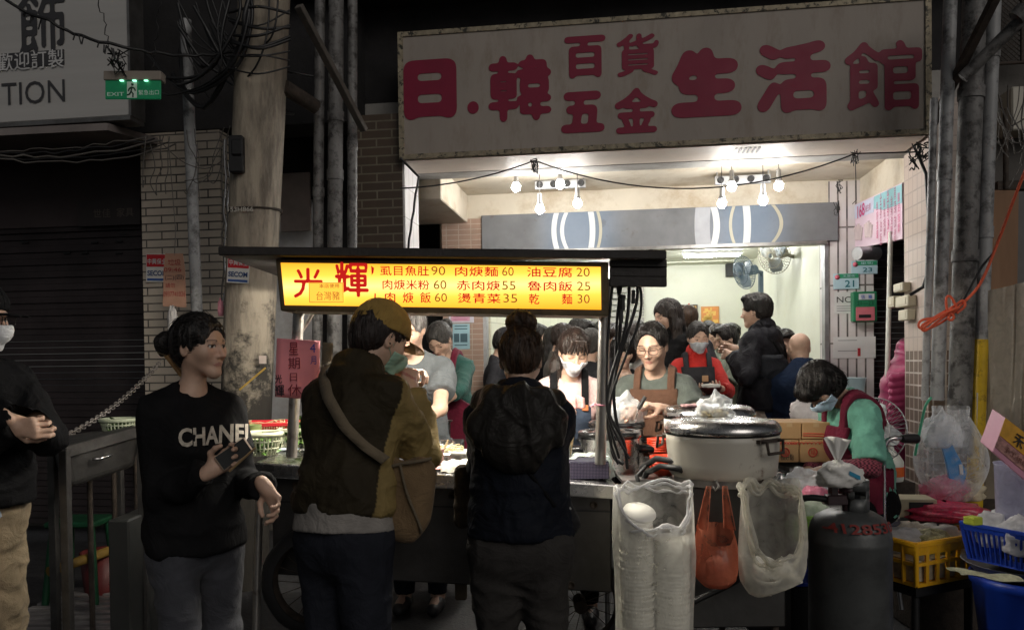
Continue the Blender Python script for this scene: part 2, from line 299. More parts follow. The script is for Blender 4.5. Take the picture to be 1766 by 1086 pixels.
# ------------------------------------------------------------------ implicit surfaces (numpy) for bodies, cloth, bags
def nrm(v): v = np.asarray(v, float); return v / max(np.linalg.norm(v), 1e-9)
def vnoise(P, sc, seed=0):
    Q = P * sc; I = np.floor(Q).astype(np.int64); f = Q - I; f = f * f * (3 - 2 * f); o = 0
    def h(i, j, k):
        n = (i * 73856093) ^ (j * 19349663) ^ (k * 83492791) ^ (seed * 2654435761); n = (n ^ (n >> 13)) * 1274126177; n = n ^ (n >> 16)
        return (n & 0xffff) / 32767.5 - 1
    for a in (0, 1):
        for b in (0, 1):
            for c in (0, 1):
                o = o + h(I[:, 0] + a, I[:, 1] + b, I[:, 2] + c) * (f[:, 0] if a else 1 - f[:, 0]) * (f[:, 1] if b else 1 - f[:, 1]) * (f[:, 2] if c else 1 - f[:, 2])
    return o
class S:
    """list of primitives joined with a smooth union; 'sub' cuts, 'clip' keeps the inside of a half-space"""
    def __init__(s, k=.02): s.p = []; s.k = k; s.lo = np.full(3, 9e9); s.hi = -s.lo; s.off = 0; s.extra = None
    def _bb(s, *ps):
        for c, r in ps: s.lo = np.minimum(s.lo, np.asarray(c) - r); s.hi = np.maximum(s.hi, np.asarray(c) + r)
    def cap(s, a, b, ra, rb, k=None, sub=False):
        a = np.asarray(a, float); b = np.asarray(b, float); s.p.append(('c', (a, b, ra, rb), k, sub))
        if not sub: s._bb((a, ra), (b, rb))
        return s
    def chain(s, pts, rs, k=None):
        for i in range(len(pts) - 1): s.cap(pts[i], pts[i + 1], rs[i], rs[i + 1], k)
        return s
    def ell(s, c, r, R=None, k=None, sub=False):
        c = np.asarray(c, float); r = np.asarray(r, float); R = np.eye(3) if R is None else np.asarray(R)
        s.p.append(('e', (c, r, R), k, sub))
        if not sub: s._bb((c, r.max()))
        return s
    def ecap(s, a, b, ra, rb, lat, flat, k=None, sub=False):   # tapered capsule, flattened across 'lat' by factor flat in the other direction
        a = np.asarray(a, float); b = np.asarray(b, float); ax = nrm(b - a); lat = nrm(np.asarray(lat) - ax * np.dot(lat, ax)); w = np.cross(lat, ax)
        s.p.append(('f', (a, b, ra, rb, w, flat), k, sub))
        if not sub: s._bb((a, ra), (b, rb))
        return s
    def clip(s, pt, n): s.p.append(('h', (np.asarray(pt, float), nrm(n)), None, True)); return s
    def merge(s, o):
        s.p += o.p; s.lo = np.minimum(s.lo, o.lo); s.hi = np.maximum(s.hi, o.hi); return s
    def __call__(s, P):
        D = None; P = P.astype(np.float32)
        f4 = lambda g: tuple(np.float32(q) if not isinstance(q, np.ndarray) else q.astype(np.float32) for q in g)
        for ty, g, k, sub in s.p:
            k = s.k if k is None else k; g = f4(g)
            if ty == 'c':
                a, b, ra, rb = g; ab = b - a; L = ab @ ab + 1e-12; t = np.clip((P - a) @ ab / L, 0, 1)
                d = np.linalg.norm(P - a - t[:, None] * ab, axis=1) - (ra + (rb - ra) * t) - (s.off if not sub else 0)
            elif ty == 'f':
                a, b, ra, rb, w, fl = g; Q = P - a; Q = Q + ((Q @ w) * (1 / fl - 1))[:, None] * w; ab = b - a; ab = ab + (ab @ w) * (1 / fl - 1) * w
                L = ab @ ab + 1e-12; t = np.clip(Q @ ab / L, 0, 1); V = Q - t[:, None] * ab; q = np.linalg.norm(V, axis=1) + 1e-9; vw = V @ w
                gr = np.sqrt(np.maximum(q * q - vw * vw, 0) + (vw / fl) ** 2) / q; d = (q - (ra + (rb - ra) * t)) / np.maximum(gr, 1) - (s.off if not sub else 0)
            elif ty == 'e':
                c, r, R = g; Q = (P - c) @ R.T; k0 = np.linalg.norm(Q / r, axis=1); k1 = np.linalg.norm(Q / (r * r), axis=1) + 1e-9; d = k0 * (k0 - 1) / k1 - (s.off if not sub else 0)
            else:
                D = np.maximum(D, (P - g[0]) @ g[1]); continue
            if sub:
                d = -d
                if k > 1e-6: h = np.maximum(k - np.abs(D - d), 0) / k; D = np.maximum(D, d) + h * h * k / 4
                else: D = np.maximum(D, d)
            elif D is None: D = d
            elif k > 1e-6: h = np.maximum(k - np.abs(D - d), 0) / k; D = np.minimum(D, d) - h * h * k / 4
            else: D = np.minimum(D, d)
        return D if s.extra is None else s.extra(P, D)
    def grad(s, P, e=.002):
        g = 0
        for o in ((1, -1, -1), (-1, -1, 1), (-1, 1, -1), (1, 1, 1)): o = np.array(o, float); g = g + s(P + o * e)[:, None] * o
        return g / np.maximum(np.linalg.norm(g, axis=1), 1e-9)[:, None]
    def mesh(s, res=.006, proj=1):
        """sparse octree -> surface nets -> verts, quads"""
        lo = s.lo - s.off - res * 3; hi = s.hi + s.off + res * 3; lv = 4; n0 = np.ceil((hi - lo) / (res * 2 ** lv)).astype(int)
        I = np.stack(np.meshgrid(*[np.arange(n) for n in n0], indexing='ij'), -1).reshape(-1, 3)
        for l in range(lv, -1, -1):
            sz = res * 2 ** l; d = s(lo + (I + .5) * sz); I = I[np.abs(d) < sz * (1.15 if l else .95) + .25 * sz]
            if l: I = (I[:, None, :] * 2 + np.array([[a, b, c] for a in (0, 1) for b in (0, 1) for c in (0, 1)])).reshape(-1, 3)
        N = n0.max() * 2 ** lv + 4; key = lambda A: (A[:, 0] * N + A[:, 1]) * N + A[:, 2]
        off = np.array([[a, b, c] for a in (0, 1) for b in (0, 1) for c in (0, 1)])
        C = (I[:, None, :] + off); ck = key(C.reshape(-1, 3)); u, inv = np.unique(ck, return_inverse=True); inv = inv.reshape(-1)
        cc = np.stack([u // (N * N), (u // N) % N, u % N], -1); val = s(lo + cc * res); cv = val[inv].reshape(-1, 8)
        neg = cv < 0; act = neg.any(1) & ~neg.all(1); I = I[act]; cv = cv[act]
        if not len(I): return np.zeros((0, 3)), np.zeros((0, 4), int)
        acc = np.zeros((len(I), 3)); cnt = np.zeros(len(I))
        for a in range(8):
            for ax in range(3):
                b = a | (4 >> ax)
                if b == a: continue
                m = (cv[:, a] < 0) != (cv[:, b] < 0); t = cv[:, a] / np.where(np.abs(cv[:, a] - cv[:, b]) < 1e-12, 1, cv[:, a] - cv[:, b])
                p = off[a][None, :] + (off[b] - off[a])[None, :] * t[:, None]; acc[m] += p[m]; cnt[m] += 1
        V = lo + (I + acc / cnt[:, None]) * res
        k = key(I); srt = np.argsort(k); ks = k[srt]
        def find(A):
            q = key(A); p = np.clip(np.searchsorted(ks, q), 0, len(ks) - 1); return np.where(ks[p] == q, srt[p], -1)
        Q = []
        for ax in range(3):
            b = 4 >> ax; m = (cv[:, 0] < 0) != (cv[:, b] < 0); A = I[m]; e1 = np.zeros(3, int); e2 = np.zeros(3, int); e1[(ax + 1) % 3] = 1; e2[(ax + 2) % 3] = 1
            q = np.stack([find(A), find(A - e1), find(A - e1 - e2), find(A - e2)], -1); ok = (q >= 0).all(1); fl = cv[m][:, 0] >= 0
            q = np.where(fl[:, None], q[:, ::-1], q)[ok]; Q.append(q)
        for _ in range(proj):
            g = s.grad(V); V = V - g * np.clip(s(V), -res, res)[:, None]
        return V, np.concatenate(Q)
def np_obj(name, V, Q, m, parent, col=None, smooth=True, top=None, wr=None, sdf=None, seed=0):
    """wr = list of (scale, amp, stretch-axis-vector) cloth folds pushed along the normal"""
    V = np.asarray(V, float)
    if wr and sdf is not None and len(V):
        g = np.zeros((len(V), 3)); Qa = np.asarray(Q); n_ = np.cross(V[Qa[:, 2]] - V[Qa[:, 0]], V[Qa[:, 3]] - V[Qa[:, 1]]); n_ /= np.maximum(np.linalg.norm(n_, axis=1), 1e-12)[:, None]
        for j in range(4): np.add.at(g, Qa[:, j], n_)
        g /= np.maximum(np.linalg.norm(g, axis=1), 1e-9)[:, None]; d = np.zeros(len(V))
        for j, (sc, am, st) in enumerate(wr):
            W = V * np.asarray(st) if st is not None else V
            w = np.stack([vnoise(W, sc * .6, seed + 5), vnoise(W, sc * .6, seed + 6), vnoise(W, sc * .6, seed + 7)], -1) / sc * .9
            r = vnoise(W + w, sc, seed + j); d += am * (1 - 2.2 * np.abs(r)) * .8
        V = V + g * d[:, None]
    me = bpy.data.meshes.new(name); me.vertices.add(len(V)); me.vertices.foreach_set('co', V.ravel().astype(np.float32))
    n = len(Q); me.loops.add(n * 4); me.loops.foreach_set('vertex_index', np.asarray(Q).ravel().astype(np.int32)); me.polygons.add(n)
    me.polygons.foreach_set('loop_start', np.arange(0, n * 4, 4, dtype=np.int32)); me.update(calc_edges=True)
    if n: me.polygons.foreach_set('use_smooth', np.ones(n, bool) if smooth else np.zeros(n, bool))
    if col is not None:
        a = me.color_attributes.new('Col', 'FLOAT_COLOR', 'POINT'); a.data.foreach_set('color', np.concatenate([col, np.ones((len(col), 1))], 1).ravel().astype(np.float32))
    me.validate(); return link(name, me, m, parent)
def sdf_obj(name, s, res, m, parent=None, wr=None, seed=0, col=None):
    V, Q = s.mesh(res); return np_obj(name, V, Q, m, parent, wr=wr, sdf=s, seed=seed, col=col(V) if col else None)
# ------------------------------------------------------------------ people
M_SKIN = mat('skin', (.55, .36, .27), .48, var=.12, vs=22, bump=.18, bs=220, vcol=True, sss=.06)
def hair_mat(name, c, rough=.42): return mat(name, c, rough, var=.6, vs=60, bump=.9, bs=110, stretch=(1, 1, .1), spec=.45)
M_HAIR = hair_mat('black_hair', (.014, .011, .010))
M_GREY = hair_mat('greying_hair', (.06, .055, .05), .5)
M_SILV = hair_mat('grey_hair', (.16, .15, .145), .5)
M_BROWN = hair_mat('brown_hair', (.045, .022, .010))
M_DKBR = hair_mat('dark_brown_hair', (.02, .011, .008))
M_MASK = mat('mask_white', (.8, .82, .85), .7, var=.05, bump=.15, bs=60)
M_MASKB = mat('mask_blue', (.5, .66, .8), .7, var=.05, bump=.15, bs=60)
M_GLASS = mat('spectacle_frame', (.02, .018, .016), .3, metal=.3, var=0)
M_SHOE = mat('dark_shoe', (.02, .02, .022), .5)
def cloth(name, c, bump=.35, bs=300, rough=.85, sheen=None, **k):
    k.setdefault('crease', 8); k.setdefault('camt', .3); k.setdefault('spec', .12 if max(c) < .06 else .3); return mat(name, c, rough, var=.22, vs=9, bump=bump, bs=bs, sheen=(0 if max(c) < .06 else .06) if sheen is None else sheen, **k)
def trace(sd, px, py, lift=.004, tmin=1.5, tmax=9):
    P = np.array([[*CAMP]] * len(px), float); D = np.array([nrm(ray(x, y)) for x, y in zip(px, py)]); t = np.full(len(px), tmin)
    for _ in range(70): t = np.minimum(t + np.clip(sd(P + D * t[:, None]), -.05, .5) * .8, tmax)
    Q = P + D * t[:, None]; return Q + sd.grad(Q, .004) * lift
class Person:
    def __init__(s, label, hpx, yaw=0, floor=0.0, H=1.66, seat=None, res=.006, hres=None, group=None, fem=False, fat=1.0, skin=(.58, .38, .28), lips=(.42, .17, .14), eyes='down', hands=True, ears=True, **kw):
        # hpx = (px, py, depth) of the head centre; yaw: compass of the facing direction, 0 = away from the camera, 180 = towards it, 90 = right
        s.fem, s.res, s.fat, s.hres = fem, res, fat, hres or res; tgt = np.array(at(*hpx)); base = np.array([tgt[0], tgt[1], floor])
        s.skin, s.lips, s.eyes, s.hands, s.ears = skin, lips, eyes, hands, ears
        for _ in range(5):
            s._skel(base, yaw, H, seat, **kw); d = tgt - s.hc; base[:2] += d[:2]
            if seat is None: H *= (tgt[2] - floor) / (s.hc[2] - floor)
            else: seat += d[2]
        s._skel(base, yaw, H, seat, **kw); s.seed = int(abs(base[0] * 997 + base[1] * 313)) % 1000; s.base = base
        print('PERSON %-60s H=%.2f seat=%s' % (label[:60], H, seat)); s.obj = thing('person', label, 'person', tuple(base), group); s._body()
    def _skel(s, base, yaw, H, seat, lean=0, side=0, head=(0, 0, 0), L=None, R=None, twist=0, feet=None, hunch=0, stance=.1, step=0, shw=1.0):
        a = rad(yaw); s.H = H; s.h = h = H / 1.68; fw = np.array([math.sin(a), math.cos(a), 0]); rt = np.array([math.cos(a), -math.sin(a), 0]); up = np.array([0, 0, 1.]); fem = s.fem
        s.fw, s.rt = fw, rt
        hip_z = (.515 * H if seat is None else seat + .1 * h)
        u = nrm(up * math.cos(rad(lean)) + fw * math.sin(rad(lean)) + rt * math.sin(rad(side))); s.u = u
        s.tf = nrm(fw - u * (fw @ u)); b = rad(twist); s.tr = nrm(np.cross(s.tf, u)); tf2 = s.tf * math.cos(b) + s.tr * math.sin(b); s.tr2 = nrm(np.cross(tf2, u)); s.tf2 = tf2
        p0 = base + up * hip_z; s.p0 = p0; u2 = nrm(u + s.tf * math.sin(rad(hunch))); s.u2 = u2
        s.waist = p0 + u * .1 * H; s.chest = s.waist + u2 * .115 * H; s.shc = s.chest + u2 * .085 * H; s.nb = s.shc + u2 * .028 * H - tf2 * .01 * h
        sw = (.083 if fem else .094) * H * shw; s.sh = {q: s.shc + s.tr2 * sw * q - u2 * .03 * h for q in (-1, 1)}
        # head frame: absolute yaw offset, pitch (down +), roll
        ha = rad(yaw + head[0]); hf = np.array([math.sin(ha), math.cos(ha), 0]); hr = np.array([math.cos(ha), -math.sin(ha), 0]); pt = rad(head[1]); hf, hu = hf * math.cos(pt) - up * math.sin(pt), up * math.cos(pt) + hf * math.sin(pt)
        ro = rad(head[2]); hr, hu = hr * math.cos(ro) - hu * math.sin(ro), hu * math.cos(ro) + hr * math.sin(ro)
        s.HR = np.stack([hr, hf, hu]); s.hs = 1.0 * h if fem else 1.03 * h; nd = nrm(u2 * .5 + hu * .5 + hf * .18); s.nt = s.nb + nd * .070 * H
        s.hc = s.nt + hu * .062 * s.hs + hf * .022 * s.hs
        # legs
        s.hip = {q: p0 + rt * .052 * H * q - up * .01 for q in (-1, 1)}; s.knee = {}; s.ank = {}
        for q in (-1, 1):
            if seat is None:
                ft = base + rt * stance * q + fw * step * q
                if feet: ft = base + rt * feet[q][0] + fw * feet[q][1]
                s.ank[q] = ft + up * .05 * H; s.knee[q] = (s.hip[q] + s.ank[q]) / 2 + fw * .015 + fw * max(0, abs(step) * .25)
            else:
                s.knee[q] = s.hip[q] + fw * .25 * H + rt * .06 * q; s.knee[q][2] = base[2] + max(.27 * H, seat - .0); s.ank[q] = s.knee[q] + fw * .02 - up * 0; s.ank[q][2] = base[2] + .05 * H
        s.fdir = fw
        # arms: target wrist in (right, forward, up) metres from the shoulder centre, elbow hint in the same frame
        s.el = {}; s.wr = {}; s.hd = {}; s.hn = {}; s.curl = {}; la, lb = .175 * H, .15 * H
        for q, A in ((-1, L), (1, R)):
            A = dict(A or {}); t = A.get('to', (.19 * q, .03, -.5)); ab = A.get('world')
            w = np.array(ab, float) if ab is not None else s.shc + rt * t[0] + fw * t[1] + up * t[2]
            S_ = s.sh[q]; d = w - S_; L_ = np.linalg.norm(d); L2 = min(L_, (la + lb) * .995); w = S_ + d / L_ * L2; d = nrm(d); e = A.get('el', (.3 * q, -.35, -.6)); ev = rt * e[0] + fw * e[1] + up * e[2]; ev = nrm(ev - d * (ev @ d))
            ca = (la * la + L2 * L2 - lb * lb) / (2 * la * L2); s.el[q] = S_ + d * la * ca + ev * la * math.sqrt(max(1 - ca * ca, 0)); s.wr[q] = w
            hd = A.get('hd'); hdv = nrm(w - s.el[q]) if hd is None else nrm(rt * hd[0] + fw * hd[1] + up * hd[2]); hn = A.get('hn', (-q, 0, 0)); hnv = rt * hn[0] + fw * hn[1] + up * hn[2]; hnv = nrm(hnv - hdv * (hnv @ hdv)); s.hd[q] = hdv; s.hn[q] = hnv; s.curl[q] = A.get('curl', .35)
    def hp(s, x, y, z): return s.hc + (np.array([x, y, z]) * s.hs) @ s.HR
    def tp(s, x, y, z): return s.waist + s.tr2 * x + s.tf2 * y + s.u * z      # torso point: right, forward, up from the waist
    def torso(s, S_, inf=0):
        h = s.h; f = s.fat; T = np.stack([s.tr, s.tf, s.u]); T2 = np.stack([s.tr2, s.tf2, s.u2]); k = .06
        S_.ecap(s.p0 - s.rt * .05 * h, s.p0 + s.rt * .05 * h, .115 * h * f, .115 * h * f, s.u, .95, k) if False else S_.ell(s.p0 + s.u * .01, np.array([.165 * (1.04 if s.fem else 1), .115, .13]) * h * f, T, k)
        S_.ell(s.waist, np.array([.128 if s.fem else .145, .1, .14]) * h * f, T, k)
        S_.ell(s.chest + s.u2 * .01, np.array([.145 if s.fem else .165, .108, .165]) * h * f, T2, k)
        S_.cap(s.sh[-1] * .75 + s.shc * .25 - s.u2 * .02, s.sh[1] * .75 + s.shc * .25 - s.u2 * .02, .052 * h, .052 * h, k)
        for q in (-1, 1):
            S_.cap(s.nb, s.sh[q] + s.u2 * .008, .036 * h, .032 * h, .04)
            if s.fem: S_.ell(s.chest + s.tr2 * .065 * q * h + s.tf2 * .075 * h - s.u2 * .015, np.array([.058, .052, .055]) * h, T2, .04)
        return S_
    def arm(s, S_, q, a=1.0, to=1.0, fr=1.0):
        h = s.h * (.9 if s.fem else 1) * fr; e = s.el[q]; w = e + (s.wr[q] - e) * to
        S_.cap(s.sh[q], e, .047 * h * a, .037 * h * a, .03); m = e + (w - e) * .35
        S_.cap(e, m, .037 * h * a, .036 * h * a, .02); S_.cap(m, w, .036 * h * a, (.036 + (.024 - .036) * to) * h * a, .02); return S_
    def hand(s, S_, q, k=.006):
        sc = s.h * (.93 if s.fem else 1.0); w, d, n = s.wr[q], s.hd[q], s.hn[q]; lat = np.cross(d, n) * -q; lat = nrm(lat)   # lat points to the thumb side
        thumb = lat; c = s.curl[q]
        kn = []
        for i, off in enumerate((.030, .010, -.011, -.030)):
            b = w + d * (.088 - .004 * abs(i - 1) - .003 * i) * sc + lat * off * sc; kn.append(b)
            S_.cap(w + lat * off * .5 * sc + d * .012 * sc, b, .0135 * sc, .0115 * sc, .014)
        S_.cap(w - d * .02, w + d * .02, .025 * sc, .023 * sc, .02)
        for i, b in enumerate(kn):
            L = (.043, .048, .045, .034)[i] * sc; p = b; ang = 0; r = (.0092, .0096, .009, .008)[i] * sc; dd = d
            for j, fr in enumerate((1, .62, .5)):
                ang += c * (1.25, 1.5, .9)[j] * (1 + .08 * (i - 1.5)); v = nrm(dd * math.cos(ang) + n * math.sin(ang) + lat * (.09, .02, -.04, -.1)[i] * (1 - c)); p2 = p + v * L * fr
                S_.cap(p, p2, r * (1 - .06 * j), r * (1 - .06 * (j + 1)), .005 if j else .008); p = p2
        b = w + d * .022 * sc + lat * .024 * sc; v1 = nrm(d * .55 + lat * .75 + n * (.25 + .5 * c)); p1 = b + v1 * .042 * sc; v2 = nrm(d * .85 + lat * (.35 - .5 * c) + n * (.2 + .6 * c)); p2 = p1 + v2 * .032 * sc; v3 = nrm(d * .9 + lat * (.1 - .6 * c) + n * (.15 + .5 * c)); p3 = p2 + v3 * .024 * sc
        S_.cap(b, p1, .0145 * sc, .0115 * sc, .012); S_.cap(p1, p2, .0112 * sc, .0102 * sc, .005); S_.cap(p2, p3, .0102 * sc, .0085 * sc, .005); return S_
    def headshape(s, S_):
        E = lambda c, r, k=.02, sub=False: S_.ell(s.hp(*c), np.array(r) * s.hs, s.HR, k * s.hs, sub)
        Cc = lambda a, b, ra, rb, k=.02, sub=False: S_.cap(s.hp(*a), s.hp(*b), ra * s.hs, rb * s.hs, k * s.hs, sub)
        E((0, -.014, .028), (.076, .095, .084)); E((0, .022, -.016), (.063, .068, .08), .03)
        w = .039 if s.fem else .047; [Cc((w * q, .0, -.047), (.007 * q, .066, -.096), .018, .012 if s.fem else .014, .035) for q in (-1, 1)]
        E((0, .068, -.094), (.02, .02, .018), .025)
        for q in (-1, 1):
            E((.042 * q, .056, -.022), (.018, .015, .016) if s.fem else (.019, .017, .017), .04)                       # cheek
            E((.032 * q, .099, .004), (.021, .016, .011), .018, True)               # socket
            E((.031 * q, .0705, .005), (.0145, .0135, .0115), .004)                    # eyeball and lid
            Cc((.014 * q, .085 if s.fem else .086, .024), (.048 * q, .069, .026), .0035 if s.fem else .006, .003 if s.fem else .005, .014)      # brow
        Cc((0, .085, .016), (0, .106, -.026), .0055, .0085, .012); E((0, .109, -.029), (.0095, .010, .0085), .008)
        for q in (-1, 1): E((.0125 * q, .094, -.033), (.008, .009, .0065), .006)
        E((0, .081, -.054), (.021, .011, .015), .02)
        [Cc((0, .0905, -.0570), (.019 * q, .0815, -.0605 if s.fem else -.0635), .0045, .0025, .006) for q in (-1, 1)]; E((0, .0885, -.0655), (.016, .006, .0045), .006); [Cc((0, .0985, -.0612), (.021 * q, .0895, -.064 if s.fem else -.067), .003, .0022, .002, True) for q in (-1, 1)]
        if s.ears:
            for q in (-1, 1): E((.077 * q, -.008, -.008), (.010, .019, .031), .008); E((.086 * q, -.004, -.006), (.006, .011, .02), .006, True)
        S_.cap(s.nb - s.u2 * .02, s.nt, .056 * s.h * (.86 if s.fem else 1), .05 * s.h * (.86 if s.fem else 1), .03); S_.cap(s.nt, s.hp(0, -.018, -.03), .05 * s.h * (.86 if s.fem else 1), .052 * s.h * (.86 if s.fem else 1), .03)
        return S_
    def legs(s, S_, a=1.0, to=1.0):
        h = s.h * a * (.5 + .5 * s.fat)
        for q in (-1, 1):
            S_.cap(s.hip[q], s.knee[q], .088 * h, .056 * h, .05); an = s.knee[q] + (s.ank[q] - s.knee[q]) * to; m = s.knee[q] * .65 + an * .35; m = m - s.fw * .012
            S_.cap(s.knee[q], m, .054 * h, .055 * h, .03); S_.cap(m, an, .055 * h, .038 * h, .03)
        return S_
    def _body(s):
        S_ = S(.02); s.torso(S_); s.legs(S_, .95)
        for q in (-1, 1): s.arm(S_, q)
        for q in (-1, 1):
            f = s.ank[q] - np.array([0, 0, .02]); S_.cap(f, f + s.fdir * .13 - np.array([0, 0, .02]), .035, .03, .03)
        s.headshape(S_)
        for q in (-1, 1):
            if s.hands: s.hand(S_, q)
        V, Q = S_.mesh(s.res); C = np.tile(np.array(s.skin, float), (len(V), 1)); X = ((V - s.hc) @ s.HR.T) / s.hs; x, y, z = X[:, 0], X[:, 1], X[:, 2]; ax = np.abs(x); face = y > .045
        def put(m, c, a=1.0): C[m] = C[m] * (1 - a) + np.array(c) * a
        put(face & (ax < .05) & (np.abs(z + .02) < .03) & (y > .03), (.62, .34, .26), .25)
        put(face & (((x / .022) ** 2 + ((z + .062 + (7 if s.fem else 11) * x * x) / .0078) ** 2) < 1) & (y > .075), s.lips)
        put(face & (ax > .013) & (ax < .052) & (np.abs(z - (.0275 - .0035 * ((ax - .032) / .02) ** 2)) < (.0032 if s.fem else .0046)), (.03, .022, .018), .75)
        e = face & (((ax - .031) / .0155) ** 2 + ((z - .0045) / .006) ** 2 < 1)
        if s.eyes == 'open':
            put(e, (.62, .6, .57)); put(e & (((ax - .031) ** 2 + (z - .0045) ** 2) < .0062 ** 2), (.012, .008, .006))
            put(face & (((ax - .031) / .0172) ** 2 + ((z - .0055) / .008) ** 2 < 1) & (z > .0085 - ((ax - .031) / .0172) ** 2 * .007), (.02, .014, .012))
        else:
            put(face & (np.abs(ax - .031) < .0165) & (np.abs(z - (-.0015 + 9 * (ax - .031) ** 2)) < .0026), (.02, .014, .012))
        o = np_obj('body', V, Q, M_SKIN, s.obj, col=C); s.body = o
    # ---- clothing
    def top(s, m, name='shirt', off=.012, sleeve=1.0, hem=-.16, neck=.06, loose=0, wr=None, res=None, hood=False, collar=0, slk=1.0, col=None):
        S_ = S(.03); s.torso(S_)
        if loose: S_.ecap(s.chest, s.waist + s.u * (hem + .02), (.155 + loose) * s.h * s.fat, (.165 + loose) * s.h * s.fat, s.tr, .68, .05)
        elif hem < -.08: S_.ecap(s.waist, s.waist + s.u * (hem + .02), .135 * s.h * s.fat, .16 * s.h * s.fat, s.tr, .7, .05)
        for q in (-1, 1):
            if sleeve <= .6:
                e = s.sh[q] + (s.el[q] - s.sh[q]) * min(sleeve * 1.9, 1); S_.cap(s.sh[q], e, .049 * s.h * slk, .053 * s.h * slk, .025)
            else: s.arm(S_, q, 1.0, min((sleeve - .5) * 2, 1.0), slk)
        S_.off = off; S_.clip(s.waist + s.u * hem, -s.u)
        if collar: S_.cap(s.nb - s.u2 * .01, s.nb + (s.nt - s.nb) * collar, .066 * s.h, .064 * s.h, .02)
        S_.cap(s.nb + s.u2 * (.012 if not collar else .05) + s.tf2 * (.03 if not collar else .03), s.nb + s.u2 * .2 + s.tf2 * .03, neck * s.h, neck * s.h, .01, True)
        for q in (-1, 1):
            if sleeve <= .6: d = nrm(s.el[q] - s.sh[q]); e = s.sh[q] + (s.el[q] - s.sh[q]) * min(sleeve * 1.9, 1)
            else: d = nrm(s.wr[q] - s.el[q]); e = s.el[q] + (s.wr[q] - s.el[q]) * min((sleeve - .5) * 2, 1.0)
            e = e.copy(); ex = S_.extra
            def cut(P, D, e=e, d=d, ex=ex, rc=.1 if sleeve <= .6 else .068):
                if ex is not None: D = ex(P, D)
                Q = P - e; t = Q @ d; r = np.linalg.norm(Q - t[:, None] * d, axis=1); return np.where((r < rc) & (t > -.03) & (t < .12), np.maximum(D, t), D)
            S_.extra = cut
        s.topS = S_
        return sdf_obj(name, S_, res or max(s.res, .007), m, s.obj, wr=wr if wr is not None else [(6, .015, (1, 1, .6)), (14, .009, (1, .8, 1.2)), (27, .003, None)], seed=s.seed, col=col)
    def trousers(s, m, name='trousers', off=.012, to=.98, wide=1.0, top=-.02, wr=None, res=None):
        S_ = S(.03); s.legs(S_, wide, to); T = np.stack([s.tr, s.tf, s.u])
        S_.ell(s.p0 + s.u * .0, np.array([.165, .118, .14]) * s.h * s.fat, T, .05)
        if wide > 1.05:
            for q in (-1, 1): S_.cap(s.knee[q], s.knee[q] + (s.ank[q] - s.knee[q]) * to, .058 * s.h * wide, .06 * s.h * wide, .03)
        S_.off = off; S_.clip(s.waist + s.u * top, s.u)
        for q in (-1, 1):
            e = s.knee[q] + (s.ank[q] - s.knee[q]) * to; d = nrm(s.ank[q] - s.knee[q]); ex = S_.extra
            def cut(P, D, e=e, d=d, ex=ex):
                if ex is not None: D = ex(P, D)
                Q = P - e; t = Q @ d; r = np.linalg.norm(Q - t[:, None] * d, axis=1); return np.where((r < .13) & (t > -.03) & (t < .3), np.maximum(D, t), D)
            S_.extra = cut
        o = sdf_obj(name, S_, res or max(s.res, .009), m, s.obj, wr=wr if wr is not None else [(5, .008, (1, 1, .5)), (13, .004, (1, 1, 1.4))], seed=s.seed + 3)
        for q in (-1, 1):
            f = s.ank[q] - np.array([0, 0, .045 * s.h]); b = S(.02).cap(f - s.fdir * .035, f + s.fdir * .05, .042, .045).cap(f + s.fdir * .05, f + s.fdir * .15 - np.array([0, 0, .005]), .045, .036); b.clip(s.base, (0, 0, -1)); sdf_obj('shoe', b, .01, M_SHOE, s.obj)
        return o
    def apron(s, m, name='apron', off=.044, top=.16, bot=-.5, wt=.1, wb=.2, straps=True, strapm=None, strapx=.075):
        """front bib following the torso, waist-down skirt, two shoulder straps"""
        B = S(.03); s.torso(B); B.ecap(s.waist, s.p0 - np.array([0, 0, .35 * s.h]), .165 * s.h * s.fat, .19 * s.h * s.fat, s.tr, .72, .05); B.off = off
        def ex(P, D):
            Q = P - s.waist; x = Q @ s.tr; y = Q @ s.tf; z = Q @ s.u; D = np.maximum(D, -(D + .018)); w = np.where(z < .02, wb, wt + (wb - wt) * np.clip((.1 - z) / .08, 0, 1) * .9)
            D = np.maximum(D, np.abs(x) - w); D = np.maximum(D, z - top); D = np.maximum(D, bot - z); return np.maximum(D, -y + .015 + np.where(z < .05, -.04, 0))
        B.extra = ex; o = sdf_obj(name, B, max(s.res * .9, .0055), m, s.obj, wr=[(8, .004, (1, 1, .4))], seed=s.seed + 9)
        if straps:
            T = S(.02); s.torso(T); T.off = off - .002
            def ex2(P, D):
                Q = P - s.waist; x = Q @ s.tr; z = Q @ s.u; D = np.maximum(D, -(D + .022)); D = np.maximum(D, np.abs(np.abs(x) - strapx) - .019); return np.maximum(D, (top - .015) - z)
            T.extra = ex2; sdf_obj('strap', T, .0055, strapm or m, o)
        return o
